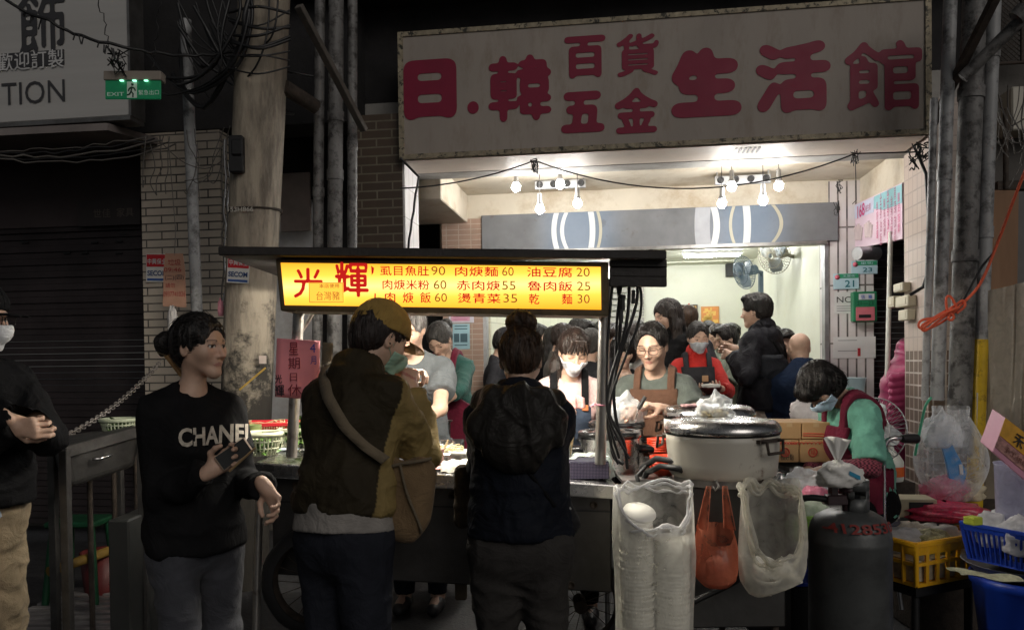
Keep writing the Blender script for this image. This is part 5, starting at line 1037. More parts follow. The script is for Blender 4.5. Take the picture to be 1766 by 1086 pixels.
# wheels
def wheel(px, py, Y, R):
    c = at(px, py, Y); g = MB(); w = .075; prof = [(R - .05, -w / 2), (R - .015, -w / 2), (R, -w / 4), (R, w / 4), (R - .015, w / 2), (R - .05, w / 2)]
    g.lathe(c, prof, 40, axis=(0, 1, 0), cap=False, jit=lambda a, j: .012 * (math.sin(a * 30) > 0) * (j in (2, 3))); t = g.build('tyre', M_BLACK, cart); g = MB(); g.lathe(c, [(R - .05, -.03), (R - .06, .0), (R - .05, .03)], 32, axis=(0, 1, 0), cap=False); g.lathe(c, [(.03, -.06), (.03, .06)], 16, axis=(0, 1, 0))
    for i in range(18):
        a = 2 * math.pi * i / 18; g.tube([c + Vector((math.cos(a + .2) * .03, -.02 if i % 2 else .02, math.sin(a + .2) * .03)), c + Vector((math.cos(a) * (R - .055), 0, math.sin(a) * (R - .055)))], .002, 4)
    g.build('rim', M_IRON, t)
wheel(548, 1000, 3.1, at(548, 910, 3.1).z - at(548, 1000, 3.1).z + .01); wheel(1000, 1040, 3.55, .22)
g = MB(); c = at(795, 1000, 3.3); g.box(c + Z3 * 0, (.05, .05, .16)); g.build('leg_block', mat('old_wood', (.12, .09, .06), .8, var=.3), cart, bev=.006)
g = MB(); a = at(448, 800, 3.25); b = at(436, 1086, 3.25); g.tube([Vector((a.x, 3.25, a.z - .03)), Vector((b.x, 3.25, 0))], .017, 10); g.build('leg', M_POST, cart)
# ================================================================== things on the counter
M_NOOD = mat('noodle', (.72, .6, .36), .5, var=.15, vs=30); M_GREEN = mat('leaf_green', (.09, .2, .03), .5, var=.4, vs=30); M_LGREEN = mat('pale_stem', (.45, .55, .3), .5, var=.3, vs=30)
M_PWHITE = mat('white_plastic', (.75, .76, .7), .4, var=.05); M_PCREAM = mat('cream_plastic', (.70, .72, .52), .4, var=.05); M_PRED = mat('red_plastic', (.62, .02, .035), .35, var=.06)
M_PBLUE = mat('blue_plastic', (.01, .05, .42), .4, var=.08, dirt=(.02, .03, .12)); M_PYEL = mat('yellow_plastic', (.88, .46, .015), .4, var=.06, dirt=(.4, .2, .02), dscale=4); M_PGREEN = mat('green_plastic', (.32, .58, .12), .4, var=.05)
def basket(name, label, c, w, d, h, m, yaw=0, taper=.88, nx=10, ny=7, rows=4, bw=.006, group=None, rim=.012, solid=0):
    """rectangular plastic basket: corner posts, slotted walls, rim and floor"""
    t = thing(name, label, name.replace('_', ' ').split()[-1], c, group); R = R3(yaw); c = Vector(c); P = lambda x, y, z: c + R @ Vector((x * (taper + (1 - taper) * z / h), y * (taper + (1 - taper) * z / h), z))
    g = MB(); hw, hd = w / 2, d / 2
    def strip(a, b, r=bw): g.tube([a, b], r, 4, smooth=False)
    for s in (-1, 1):
        for i in range(nx + 1): x = -hw + w * i / nx; strip(P(x, s * hd, 0), P(x, s * hd, h))
        for i in range(ny + 1): y = -hd + d * i / ny; strip(P(s * hw, y, 0), P(s * hw, y, h))
        for j in range(rows + 1): z = h * j / rows; strip(P(-hw, s * hd, z), P(hw, s * hd, z)); strip(P(s * hw, -hd, z), P(s * hw, hd, z))
    g.build('lattice', m, t)
    g = MB(); fl = [P(-hw, -hd, 0), P(hw, -hd, 0), P(hw, hd, 0), P(-hw, hd, 0)]; g.slab(*fl, (0, 0, .005)); g.build('floor', m, t)
    g = MB(); o = rim
    for a, b in (((-hw, -hd), (hw, -hd)), ((hw, -hd), (hw, hd)), ((hw, hd), (-hw, hd)), ((-hw, hd), (-hw, -hd))):
        A, B = P(a[0], a[1], h), P(b[0], b[1], h); n = (B - A).normalized().cross(Z3) * o; g.slab(A - n * .3 - Z3 * o, B - n * .3 - Z3 * o, B - n * .3 + Z3 * .004, A - n * .3 + Z3 * .004, n)
    for sx in (-1, 1):
        for sy in (-1, 1): g.tube([P(sx * hw, sy * hd, 0), P(sx * hw, sy * hd, h)], rim * .8, 6)
    g.build('rim', m, t, bev=.002)
    if solid:
        g = MB(); 
        for s in (-1, 1):
            g.slab(P(-hw, s * hd, h * solid), P(hw, s * hd, h * solid), P(hw, s * hd, h), P(-hw, s * hd, h), R @ Vector((0, s * .004, 0))); g.slab(P(s * hw, -hd, h * solid), P(s * hw, hd, h * solid), P(s * hw, hd, h), P(s * hw, -hd, h), R @ Vector((s * .004, 0, 0)))
        g.build('panel', m, t)
    return t
def round_basket(label, c, r, h, m, n=28, rows=3):
    t = thing('round_basket', label, 'basket', c); c = Vector(c); g = MB(); f = lambda z: .72 + .28 * (z / h) ** .7
    for i in range(n): a = 2 * math.pi * i / n; g.tube([c + Vector((math.cos(a) * r * f(z), math.sin(a) * r * f(z), z)) for z in (0, h * .3, h * .65, h)], .0042, 5)
    for j in range(1, rows): z = h * j / rows; g.tube([c + Vector((math.cos(2 * math.pi * i / 36) * r * f(z), math.sin(2 * math.pi * i / 36) * r * f(z), z)) for i in range(37)], .004, 5)
    g.build('lattice', m, t); g = MB(); g.tube([c + Vector((math.cos(2 * math.pi * i / 40) * r, math.sin(2 * math.pi * i / 40) * r, h)) for i in range(41)], .011, 8); g.build('rim', m, t); g = MB(); g.lathe(c, [(r * .72, 0), (r * .72, .006)], 28); g.build('floor', m, t); return t
def heap(name, label, cat, c, rx, ry, h, m, n, L, r, seed, curl=.5):
    g = MB(); rg = random.Random(seed); c = Vector(c)
    for i in range(n):
        a = rg.uniform(0, 6.28); q = rg.random() ** .5; x, y = math.cos(a) * q * rx, math.sin(a) * q * ry; z = h * (1 - q * q) * rg.uniform(.3, 1); th = rg.uniform(0, 6.28); p = c + Vector((x, y, z)); pts = [p]
        for k in range(5): th += rg.uniform(-curl, curl) * 1.6; p = p + Vector((math.cos(th), math.sin(th), rg.uniform(-.4, .35))) * (L / 5); q_ = p - c; e = math.hypot(q_.x / (rx * 1.08), q_.y / (ry * 1.08)); p = c + Vector((q_.x / max(e, 1), q_.y / max(e, 1), min(max(q_.z, 0), h * 1.2))); pts.append(p.copy())
        g.tube(pts, r, 5)
    return solo(g.build(name, m), label, cat)
def leaves(name, label, cat, c, rx, ry, h, m, n, L, seed):
    g = MB(); rg = random.Random(seed); c = Vector(c)
    for i in range(n):
        a = rg.uniform(0, 6.28); q = rg.random() ** .5; p = c + Vector((math.cos(a) * q * rx, math.sin(a) * q * ry, h * (1 - q * q) * rg.uniform(.2, 1))); th = rg.uniform(0, 6.28); d = Vector((math.cos(th), math.sin(th), rg.uniform(-.2, .9))).normalized(); w = d.cross(Vector((rg.uniform(-1, 1), rg.uniform(-1, 1), 1))).normalized() * L * .22; u = d.cross(w).normalized() * L * .1
        g.add([p, p + d * L * .5 + w + u, p + d * L, p + d * L * .5 - w + u, p + d * L * .5 - u * .3], [(0, 1, 4), (1, 2, 4), (2, 3, 4), (3, 0, 4)], True)
    return solo(g.build(name, m), label, cat)
def vessel(name, label, cat, c, prof, m, group=None, lid=None, n=32):
    g = MB(); g.lathe(c, prof, n, cap=True); return solo(g.build(name, m), label, cat, group)
def bowlp(r, h, th=.003): return [(r * .45, 0), (r * .78, h * .35), (r * .95, h * .75), (r, h), (r - th, h), (r * .95 - th, h * .75), (r * .76 - th, h * .36), (r * .4, th), (0, th)]
def cupp(r0, r1, h, th=.003): return [(r0, 0), (r1, h), (r1 + .002, h + .002), (r1 - th, h), (r0 - th, th), (0, th)]
c = ctop(466, 3.72); g = MB(); g.box(c + Z3 * .012, (.22, .17, .024), R3(8)); g.box(c + Z3 * .03, (.26, .2, .012), R3(8)); solo(g.build('steel_tray', M_STEEL, bev=.006), 'shallow steel tray carrying the red noodle basket', 'tray')
basket('noodle_basket', 'red plastic basket of noodles at the left end of the counter', c + Z3 * .037, .26, .21, .07, M_PRED, 8, .9, 22, 16, 6, .003)
heap('noodles', 'pile of pale yellow noodles in the red basket', 'noodles', c + Z3 * .055, .11, .085, .055, M_NOOD, 130, .16, .0028, 5)
g = MB(); c = ctop(432, 3.5); g.lathe(c, cupp(.05, .052, .11), 24); solo(g.build('green_tub', mat('green_tub', (.3, .36, .14), .5)), 'olive green tub under the red noodle basket', 'tub')
c = ctop(452, 3.36); round_basket('round cream basket of greens at the left end of the counter', c, .085, .09, M_PCREAM); leaves('vegetable_leaves', 'dark greens inside the round cream basket', 'vegetables', c + Z3 * .015, .06, .06, .06, M_GREEN, 90, .05, 3)
c = ctop(527, 3.66); basket('vegetable_basket', 'cream plastic basket of greens behind the left post', c, .2, .22, .1, M_PCREAM, 5, .9, 9, 9, 3, .005); leaves('vegetable_leaves', 'bright greens heaped in the basket behind the left post', 'vegetables', c + Z3 * .03, .08, .09, .12, M_GREEN, 170, .07, 4); heap('vegetables', 'pale stems among the greens behind the left post', 'vegetables', c + Z3 * .03, .08, .09, .1, M_LGREEN, 30, .12, .004, 6, .2)
c = ctop(538, 3.3); vessel('steel_bowl', 'small steel bowl right of the left post', 'bowl', c, bowlp(.055, .045), M_STEEL)
g = MB(); c = ctop(480, 3.55); g.box(c + Z3 * .004, (.2, .13, .008), R3(5)); solo(g.build('printed_sheet', mat('sheet_blue', (.55, .62, .72), .5, var=.5, vs=40), bev=.002), 'pale printed sheet lying between the baskets', 'sheet')
vessel('steel_bowl', 'wide steel bowl at the back of the counter by the grey shirted cook', 'bowl', ctop(742, 3.75), bowlp(.125, .055), M_STEEL)
M_CLEAR = mat('clear_plastic', (.85, .87, .85), .2, trans=.75, var=0); M_SAUCE = mat('sauce_red', (.3, .06, .02), .4, var=.4, vs=60, bump=.5, bs=200)
c = ctop(722, 3.55); t = thing('sauce_tub', 'clear tub of red chilli sauce with a white spoon', 'tub', c); g = MB(); g.lathe(c, cupp(.034, .04, .06), 20); g.build('tub', M_CLEAR, t); g = MB(); g.lathe(c, [(.032, .004), (.034, .035), (0, .04)], 20); g.build('sauce', M_SAUCE, t)
g = MB(); g.tube([c + Vector((0, 0, .03)), c + Vector((-.03, -.01, .12))], .004, 6); g.ball(c + Vector((-.034, -.012, .128)), .011, 8, (1, .5, 1.5)); solo(g.build('spoon', M_PWHITE), 'white plastic spoon standing in the chilli sauce tub', 'spoon')
vessel('steel_cup', 'steel cup in front of the chilli sauce tub', 'cup', ctop(722, 3.36), cupp(.04, .043, .062), M_STEEL); vessel('pink_cup', 'pink tinted plastic cup beside the steel cup', 'cup', ctop(753, 3.36), cupp(.029, .036, .07), mat('pink_clear', (.8, .5, .48), .25, trans=.4))
for a, b, l in ((722, 742, 'wooden spoon handle leaning out of the steel cup'), (753, 772, 'white spoon handle leaning out of the pink cup')):
    g = MB(); c = ctop(a, 3.36); g.tube([c + Z3 * .01, c + Vector(((b - a) * .0028, .02, .11))], .004, 6); solo(g.build('spoon', mat('spoon_wood', (.5, .38, .22), .5)), l, 'spoon')
vessel('white_bowl', 'white bowl beside the dark jacketed customer', 'bowl', ctop(795, 3.5), bowlp(.058, .055), M_PWHITE)
g = MB(); c = ctop(765, 3.55); g.box(c + Z3 * .02, (.2, .15, .04), R3(-6)); solo(g.build('food_tray', M_STEEL, bev=.006), 'steel tray of shredded topping in the middle of the counter', 'tray'); heap('shredded_topping', 'heap of pale shredded topping on the steel tray', 'food', c + Z3 * .04, .085, .06, .03, M_NOOD, 130, .07, .003, 9)
g = MB(); c = ctop(700, 3.62); g.box(c + Z3 * .025, (.11, .1, .05), R3(10)); solo(g.build('dark_tub', mat('berry_dark', (.03, .025, .05), .6, var=.5, vs=70, bump=.8, bs=150), bev=.01), 'dark block of seaweed left of the steel cup', 'food')
g = MB(); c = ctop(788, 3.26); g.grid(lambda u, v: c + R3(6) @ Vector(((u - .5) * .14, (v - .5) * .2, .036 - .03 * (max(abs(u - .5), abs(v - .5)) * 2) ** 8 + .004 * math.sin(u * 17 + v * 9))), 22, 22); solo(g.build('folded_cloth', mat('towel', (.74, .70, .6), .9, var=.08, bump=.3, bs=200)), 'folded white cloth on the counter edge by the dark jacketed customer', 'cloth')
g = MB(); c = ctop(752, 3.24); g.grid(lambda u, v: c + Vector(((u - .5) * .14, (v - .5) * .1, .008 + .004 * math.sin(u * 14) * math.sin(v * 11))), 14, 10); solo(g.build('wrapping_sheet', mat('pink_sheet', (.6, .3, .28), .5, var=.4, vs=50)), 'crumpled pink wrapping sheet in front of the pink cup', 'sheet')
# stove and steaming pot behind
c = at(748, 770, 4.75); t = thing('gas_stove', 'black gas stove carrying a steel pot beside the maroon apron', 'stove', Vector((c.x, 4.75, .15))); g = MB(); g.box((c.x, 4.75, .5), (.42, .34, .7)); g.build('body', M_STEELD, t, bev=.01); g = MB(); g.box((c.x, 4.75, .9), (.36, .3, .1)); g.lathe((c.x, 4.75, .95), [(.12, 0), (.12, .02), (.1, .02)], 24, cap=False); g.build('burner', M_BLACK, t, bev=.006)
t = thing('steel_pot', 'steel pot with a lid on the gas stove', 'pot', (c.x, 4.75, .97)); g = MB(); g.lathe((c.x, 4.75, .97), [(.1, 0), (.105, .01), (.105, .1), (.12, .105), (.12, .11)], 32); g.build('body', M_STEEL, t); g = MB(); g.lathe((c.x, 4.75, 1.08), [(.085, 0), (.085, .1), (.078, .105), (0, .108)], 32); g.build('lid', M_STEEL, t)
# right end of the counter
c = ctop(970, 3.3); vessel('chopstick_holder', 'tall steel chopstick holder at the right of the counter', 'holder', c, cupp(.042, .042, .13), M_STEEL)
for i in range(34):
    r = random.Random(700 + i); a = r.uniform(0, 6.28); q = r.uniform(0, .03); b = c + Vector((math.cos(a) * q, math.sin(a) * q, .02)); e = c + Vector((math.cos(a) * q * 1.7 + .02, math.sin(a) * q * 1.5, r.uniform(.19, .235)))
    g = MB(); g.tube([b, e], [.0032, .0026], 5); solo(g.build('chopstick', mat('bamboo', (.66, .48, .27), .5, var=.2, vs=30)), 'pale bamboo chopstick standing in the steel holder', 'chopstick', 'chopsticks in the steel holder')
# napkin box wrapped in film
a0 = ctop(982, 3.19); t = thing('napkin_box', 'purple grid napkin box wrapped in clear film on the counter corner', 'box', a0 + Vector((.09, .05, 0)))
c = Vector(((ctop(982, 3.19).x + ctop(1052, 3.19).x) / 2, 3.24, ctop(1010, 3.19).z)); bw_, bh_ = .165, .075
g = MB(); g.box(c + Vector((0, .03, bh_ / 2 + .002)), (bw_, .13, bh_)); bx = g.build('box', mat('box_dark', (.03, .02, .06), .5), t, bev=.004)
g = MB()
for i in range(26):
    for j in range(11): g.box(c + Vector((-bw_ / 2 + .006 + i * (bw_ - .012) / 25, -.036, .008 + j * (bh_ - .014) / 10)), (.0042, .002, .0042))
o = g.build('grid_pattern', mat('grid_white', (.6, .52, .75), .5), bx); o['kind'] = 'stuff'
g = MB(); g.grid(lambda u, v: c + Vector(((u - .5) * (.21 + .02 * math.sin(v * 9)), -.035 + v * .16 + .03 * max(u - .7, 0), bh_ + .006 + .022 * math.sin(u * 3.1) * (1 - v * .5) + .006 * math.sin(u * 23 + v * 7) - .05 * max(0, abs(u - .5) - .42) * 10)), 30, 16)
g.grid(lambda u, v: c + Vector((.085 + .03 * v * math.sin(u * 3) + .004 * math.sin(u * 20), -.035 + u * .15, bh_ * (1 - v) + .004 + .02 * (1 - v))), 14, 10); g.build('film', film('wrap_film', (.86, .95, .9), .45), t)
def soup_pot(label, c, r, h, handle=True, lidded=True):
    t = thing('soup_pot', label, 'pot', c); g = MB(); g.lathe(c, [(r * .97, 0), (r, .01), (r, h), (r * 1.03, h + .008), (r * .97, h + .008), (r * .96, h * .8), (0, h * .8)], 40); g.build('body', M_STEEL, t)
    g = MB(); g.lathe(c + Z3 * (h - .012), [(r * 1.02, 0), (r * 1.075, .006), (r * 1.075, .026), (r * 1.02, .032), (r * .93, .028), (r * .9, .018), (r * .55, .03)] + ([(r * .5, .036), (0, .04)] if lidded else []), 40); rim = g.build('rim', mat('black_bakelite', (.012, .012, .013), .22, var=.1), t)
    if handle:
        for s in (-1, 1): g = MB(); g.tube([c + Vector((s * r * .98, -.03, h * .62)), c + Vector((s * (r + .05), -.05, h * .63)), c + Vector((s * (r + .05), .03, h * .63)), c + Vector((s * r * .98, .04, h * .62))], .014, 10); g.build('handle', mat('black_bakelite', (.012, .012, .013), .22), t)
    return t
soup_pot('front steel soup pot with a black rim right of the post', ctop(1052, 3.48), .132, .17); soup_pot('rear steel soup pot behind the front one', ctop(1064, 3.82), .132, .19); soup_pot('small steel pot left of the soup pots', ctop(962, 3.55), .075, .14, False)
t = thing('ladle', 'steel ladle with a black grip standing in the rear soup pot', 'ladle', at(1091, 722, 3.72) - Z3 * .06); a, b = at(1091, 722, 3.72), at(1113, 684, 3.72); m_ = a.lerp(b, .45); g = MB(); g.tube([a - Z3 * .06, m_], .006, 8); g.build('stem', M_STEEL, t); g = MB(); g.tube([m_, b], .011, 10); g.build('grip', M_BLACK, t)
# side shelf with red bowls
g = MB(); sA = at(1066, 838, 3.25); sh = thing('side_shelf', 'narrow steel side shelf between cart and rice cooker', 'shelf', (sA.x + .14, 3.5, 0)); g.slab(Vector((sA.x + .01, 3.2, .93)), Vector((sA.x + .3, 3.2, .93)), Vector((sA.x + .3, 3.95, .93)), Vector((sA.x + .01, 3.95, .93)), (0, 0, .012)); g.build('top', M_STEELD, sh)
for x in (.03, .28):
    for y in (3.23, 3.92): g = MB(); g.tube([(sA.x + x, y, 0), (sA.x + x, y, .93)], .012, 8); g.build('leg', M_STEELD, sh)
M_RB = mat('orange_red_bowl', (.68, .06, .02), .3, var=.04)
def stack(c, r, h, n, step, m, name, label, cat, group, tilt=None):
    g = MB(); g.lathe((0, 0, 0), bowlp(r, h), 32); p0 = None
    for i in range(n):
        if p0 is None: o = p0 = g.build(name, m)
        else: o = p0.copy(); COL.objects.link(o)
        o.location = Vector(c) + Z3 * step * i; tag(o, label, cat, group)
c = at(1136, 797, 3.6); stack((c.x, 3.6, .985), .055, .036, 6, .0105, M_RB, 'red_bowl', 'orange red plastic bowl in the taller stack behind the hoses', 'bowl', 'taller stack of red bowls')
g = MB(); g.box((c.x, 3.6, .963), (.12, .12, .04)); solo(g.build('stack_base', M_BLACK, bev=.005), 'black block under the taller stack of red bowls', 'block')
c = at(1146, 826, 3.3); stack((c.x, 3.3, .944), .064, .04, 5, .0115, M_RB, 'red_bowl', 'orange red plastic bowl in the shorter stack above the bag clip', 'bowl', 'shorter stack of red bowls')
# hoses and cables
cable('thick black hose looping from the cart to the rice cooker, upper one', [at(1098, 838, 3.3), at(1108, 805, 3.3), at(1132, 790, 3.2), at(1165, 795, 3.1), at(1200, 815, 3.05), at(1230, 825, 3.3)], .013, M_BLACK, 'hose'); cable('thick black hose looping from the cart to the rice cooker, lower one', [at(1100, 850, 3.25), at(1115, 815, 3.25), at(1140, 803, 3.15), at(1172, 808, 3.05), at(1205, 825, 3.05)], .013, M_BLACK, 'hose')
cable('black hose crossing behind the hanging bags', [at(1110, 870, 3.2), at(1098, 820, 3.2), at(1120, 798, 3.28), at(1150, 800, 3.4)], .009, M_BLACK, 'hose')
hang = [((1062, 470), (1070, 560), (1052, 690), (1056, 780), (1075, 800)), ((1076, 465), (1065, 540), (1060, 640), (1050, 720), (1068, 790)), ((1092, 470), (1098, 520), (1062, 640), (1062, 720), (1082, 790)), ((1100, 472), (1104, 545), (1058, 670), (1048, 740), (1066, 800)), ((1085, 480), (1080, 560), (1046, 690), (1075, 760), (1082, 808)), ((1058, 475), (1050, 560), (1046, 640), (1050, 720), (1085, 790))]
for i, h in enumerate(hang): cable(['first', 'second', 'third', 'fourth', 'fifth', 'sixth'][i] + ' black power cable hanging from the roof corner down the right post', smooth([at(x, y, 3.12 - .012 * i) for x, y in h]), .0055 if i % 2 else .007, group='power cables down the right post')
g = MB(); [g.box(at(x, y, 3.08), (.016, .016, .055)) for x, y in ((1074, 523), (1071, 545), (1092, 512))]; g.ball(at(1073, 512, 3.08), .018, 8, (1, .6, .6)); solo(g.build('plug_cluster', M_CABLE, bev=.003), 'cluster of black plugs where the power cables join', 'plugs')
g = MB(); R_ = .027; c = at(1040, 697, 3.2); g.tube([c + Vector((math.cos(a) * R_, math.sin(a) * R_, .003 * math.sin(a))) for a in [2 * math.pi * i / 16 for i in range(17)]], .004, 6); g.tube([c + Vector((-.03, -.02, 0)), c + Vector((-.055, -.03, -.008)), c + Vector((-.04, -.03, .006)), c + Vector((-.03, -.02, 0))], .0025, 5); solo(g.build('pink_string', mat('pink_string', (.75, .3, .4), .6)), 'pink string tied round the right post', 'string')
# paper notice on the left post
M_PAPER = mat('pink_paper', (.86, .30, .34), .7, var=.06, vs=5); nt = thing('paper_notice', 'pink paper notice taped to the left post', 'notice', at(511, 686, 3.17)); Yn = 3.165
g = MB(); n_ = [(474, 684), (551, 690), (552, 588), (478, 583)]; pts = [at(x, y, Yn) for x, y in n_]; g.grid(lambda u, v: (pts[0].lerp(pts[1], u)).lerp(pts[3].lerp(pts[2], u), v) + Vector((0, .008 * math.sin(u * 3.1) - .004 * v, 0)), 8, 8); o = g.build('sheet', M_PAPER, nt); sm = o.modifiers.new('thick', 'SOLIDIFY'); sm.thickness = .001
M_INK = mat('maroon_ink', (.2, .012, .03), .6, var=0); M_INKK = mat('black_ink', (.015, .01, .02), .6, var=0); M_INKB = mat('blue_ink', (.05, .06, .35), .6, var=0)
kn = Yn / FPX
for ch, x, y, w, h, m in (('星', 507, 601, 16, 22, M_INK), ('期', 508, 626, 20, 20, M_INK), ('日', 507, 650, 12, 14, M_INK), ('休', 509, 672, 24, 20, M_INK), ('4', 540, 600, 10, 15, M_INKB), ('月', 541, 621, 10, 14, M_INKB), ('光', 481, 653, 12, 15, M_INKK), ('輝', 483, 673, 16, 20, M_INKK)): write('lettering', ch, m, nt, at(x, y, Yn), X3, Z3, w=w * kn, h=h * kn, bold=.0 if m != M_INKK else .015, lift=.006)
# ================================================================== rice cookers and their stand
M_ENAM = mat('cream_enamel', (.56, .53, .46), .35, var=.06, vs=4, dirt=(.16, .09, .06), dscale=9, damt=.85, thresh=(.6, .7)); M_ENAMW = mat('white_enamel', (.72, .72, .70), .35, var=.04)
def cooker(label, px, Y, ytop, ybot, rpx, m, base=True):
    R = rpx * Y / FPX; zt = at(px, ytop, Y).z; zb_ = at(px, ybot, Y).z; c = Vector((at(px, ytop, Y).x, Y, zb_)); h = zt - zb_; t = thing('rice_cooker', label, 'rice cooker', c)
    g = MB(); g.lathe(c, [(R * .9, 0), (R * .95, .012), (R * .97, h * .3), (R, h * .8), (R * 1.0, h), (R * .9, h)], 56); g.build('body', m, t)
    g = MB(); g.lathe(c + Z3 * h, [(R * .99, -.006), (R * 1.03, 0), (R * 1.03, .014), (R * .99, .03), (R * .93, .042), (R * .6, .052), (0, .058)], 56); lid = g.build('lid', M_STEEL, t); g = MB(); g.lathe(c + Z3 * (h - .012), [(R * .985, 0), (R * 1.008, .002), (R * 1.008, .012)], 56, cap=False); g.build('gasket', M_BLACK, t)
    g = MB(); g.lathe(c - Z3 * .03, [(R * .86, 0), (R * .86, .03)], 40); g.build('base_ring', M_STEELD, t)
    g = MB(); [g.box(c + Vector((math.sin(a) * R * 1.0, -math.cos(a) * R * 1.0, h + .015)), (.012, .05, .012), R3(math.degrees(a))) for a in [-1.15 + .06 * i for i in range(6)]]; g.build('grip', M_GALV, lid)
    for a0 in (.62, -2.0): 
        d = Vector((math.sin(a0), -math.cos(a0), 0)); s = Vector((math.cos(a0), math.sin(a0), 0)); p = c + d * R * .99 + Z3 * (h * .86); g = MB(); g.tube([p - s * .05, p - s * .05 + d * .03 - Z3 * .0, p - s * .045 + d * .035 - Z3 * .045, p + s * .045 + d * .035 - Z3 * .045, p + s * .05 + d * .03, p + s * .05], .0065, 8); g.box(p, (.13, .02, .014), R3(math.degrees(a0))); g.build('handle', M_IRON, t)
    return t, c, h, R
ck, cc_, ch_, cR = cooker('big cream rice cooker with a steel lid on the dark stand', 1245, 3.15, 742, 817, 95, M_ENAM)
c2, cc2, ch2, cR2 = cooker('white rice cooker behind the big cream one', 1222, 3.72, 716, 800, 76, M_ENAMW)
g = MB(); d = cc2 + Z3 * (ch2 + .055) + Vector((-.05, -.05, 0)); g.tube([d, d + Vector((0, -.01, .03)), d + Vector((.1, -.02, .035)), d + Vector((.1, 0, .0))], .011, 8); g.build('lid_handle', M_BLACK, c2)
g = MB(); g.box(cc2 + Vector((-.1, -.1, ch2 + .055)), (.1, .06, .012), R3(15)); solo(g.build('folded_cloth', mat('pink_cloth', (.6, .35, .36), .9, var=.3, vs=60), bev=.004), 'small pink cloth lying on the rear rice cooker lid', 'cloth')
stz = cc_.z - .032; s0 = at(1178, 830, 3.02); s1 = at(1354, 835, 3.02); st_ = thing('cooker_stand', 'dark steel cabinet under the rice cookers', 'stand', ((s0.x + s1.x) / 2, 3.4, 0)); sb = at(1270, 1082, 3.02).z
g = MB(); g.box(((s0.x + s1.x) / 2, 3.45, (stz + sb) / 2), (s1.x - s0.x, .86, stz - sb)); g.build('cabinet', mat('stand_steel', (.09, .088, .085), .4, metal=.8, var=.2, vs=5, bump=.06, dirt=(.05, .045, .04)), st_, bev=.006)
for x in (s0.x + .03, s1.x - .03):
    for y in (3.06, 3.84): g = MB(); g.tube([(x, y, 0), (x, y, sb)], .016, 8); g.build('leg', M_IRON, st_)
g = MB(); g.box((cc2.x, 3.72, (stz + cc2.z - .03) / 2), (.34, .3, max(cc2.z - .03 - stz, .01))); g.build('riser', M_STEELD, st_)
# bagged rice on the lid
def crumple(name, label, cat, c, r, sq, m, seed, amp=.25, neck=None, res=36, group=None, obj=True, parent=None):
    g = MB(); c = Vector(c); rg = random.Random(seed); o = Vector((rg.uniform(0, 9), rg.uniform(0, 9), rg.uniform(0, 9)))
    def fn(u, v):
        th = math.pi * (.02 + .96 * v); a = 2 * math.pi * u; d = Vector((math.sin(th) * math.cos(a), math.sin(th) * math.sin(a), -math.cos(th))); n = mnoise.noise(d * 2.2 + o) * amp + amp * .8 * (.5 - abs(mnoise.noise(d * 5 + o * 2))) + amp * .3 * (.5 - abs(mnoise.noise(d * 11 + o))); k = r * (1 + n); p = Vector((d.x * k * sq[0], d.y * k * sq[1], d.z * k * sq[2]))
        if neck and v > .78: w = (v - .78) / .22; p = p * (1 - w) + Vector((d.x * neck[0] * (1 + .5 * math.sin(a * 5 + seed)), d.y * neck[0] * (1 + .5 * math.cos(a * 4)), r * sq[2] * .75 + neck[1] * w)) * w
        p.z = max(p.z, -r * sq[2] * .72); return c + p + Z3 * r * sq[2] * .72
    g.grid(fn, res, res // 2 + 4, closed=True); ob = g.build(name, m, parent); return solo(ob, label, cat, group) if obj else ob
F_CLEAR = film('bag_film', (.9, .93, .95), .68); F_MILK = film('milky_film', (.9, .88, .8), .66); F_ORANGE = film('orange_film', (.66, .22, .13), .58, .2); F_WHITE = film('white_film', (.85, .85, .86), .3)
crumple('rice_bag', 'knotted clear bag of rice on the cream cooker lid', 'bag', cc_ + Vector((-.02, .03, ch_ + .05)), .05, (1.25, 1, .95), F_CLEAR, 3, .55, (.04, .05)); heap('rice', 'pale rice inside the knotted bag on the cooker', 'food', cc_ + Vector((-.02, .03, ch_ + .056)), .05, .04, .03, M_NOOD, 120, .03, .003, 21)
# ================================================================== hanging bags
def bagsurf(name, m, parent, c, W, D, zt, zf, zb_, bulge=.1, seed=0, n=56, rows=34, mouth=.9, foot=.7, sag_=0.0):
    g = MB(); c = Vector(c); o = seed * 3.7
    def fn(u, v):
        a = 2 * math.pi * u; fr = max(0, math.sin(-a)) if True else 0; top = zt + (zf - zt) * (0.5 - .5 * math.cos(math.pi * min(1, fr * 1.15))); z = zb_ + (top - zb_) * v; w = mouth + (1 - mouth) * math.sin(math.pi * min(v * 1.1, 1)) + bulge * math.sin(math.pi * v); w *= (foot + (1 - foot) * min(1, (v / .16)) ** .5)
        if v < .001: w *= .0
        k = mnoise.noise(Vector((math.cos(a) * 2.2 + o, math.sin(a) * 2.2, z * 3))) * .10 + (.5 - abs(mnoise.noise(Vector((math.cos(a) * 5 + o, math.sin(a) * 5, z * 1.6 + a))))) * .11 * (.35 + v); w *= 1 + k
        return Vector((c.x + math.cos(a) * W * w, c.y + math.sin(a) * D * w, z + sag_ * math.cos(a)))
    g.grid(fn, n, rows, closed=True); return g.build(name, m, parent)
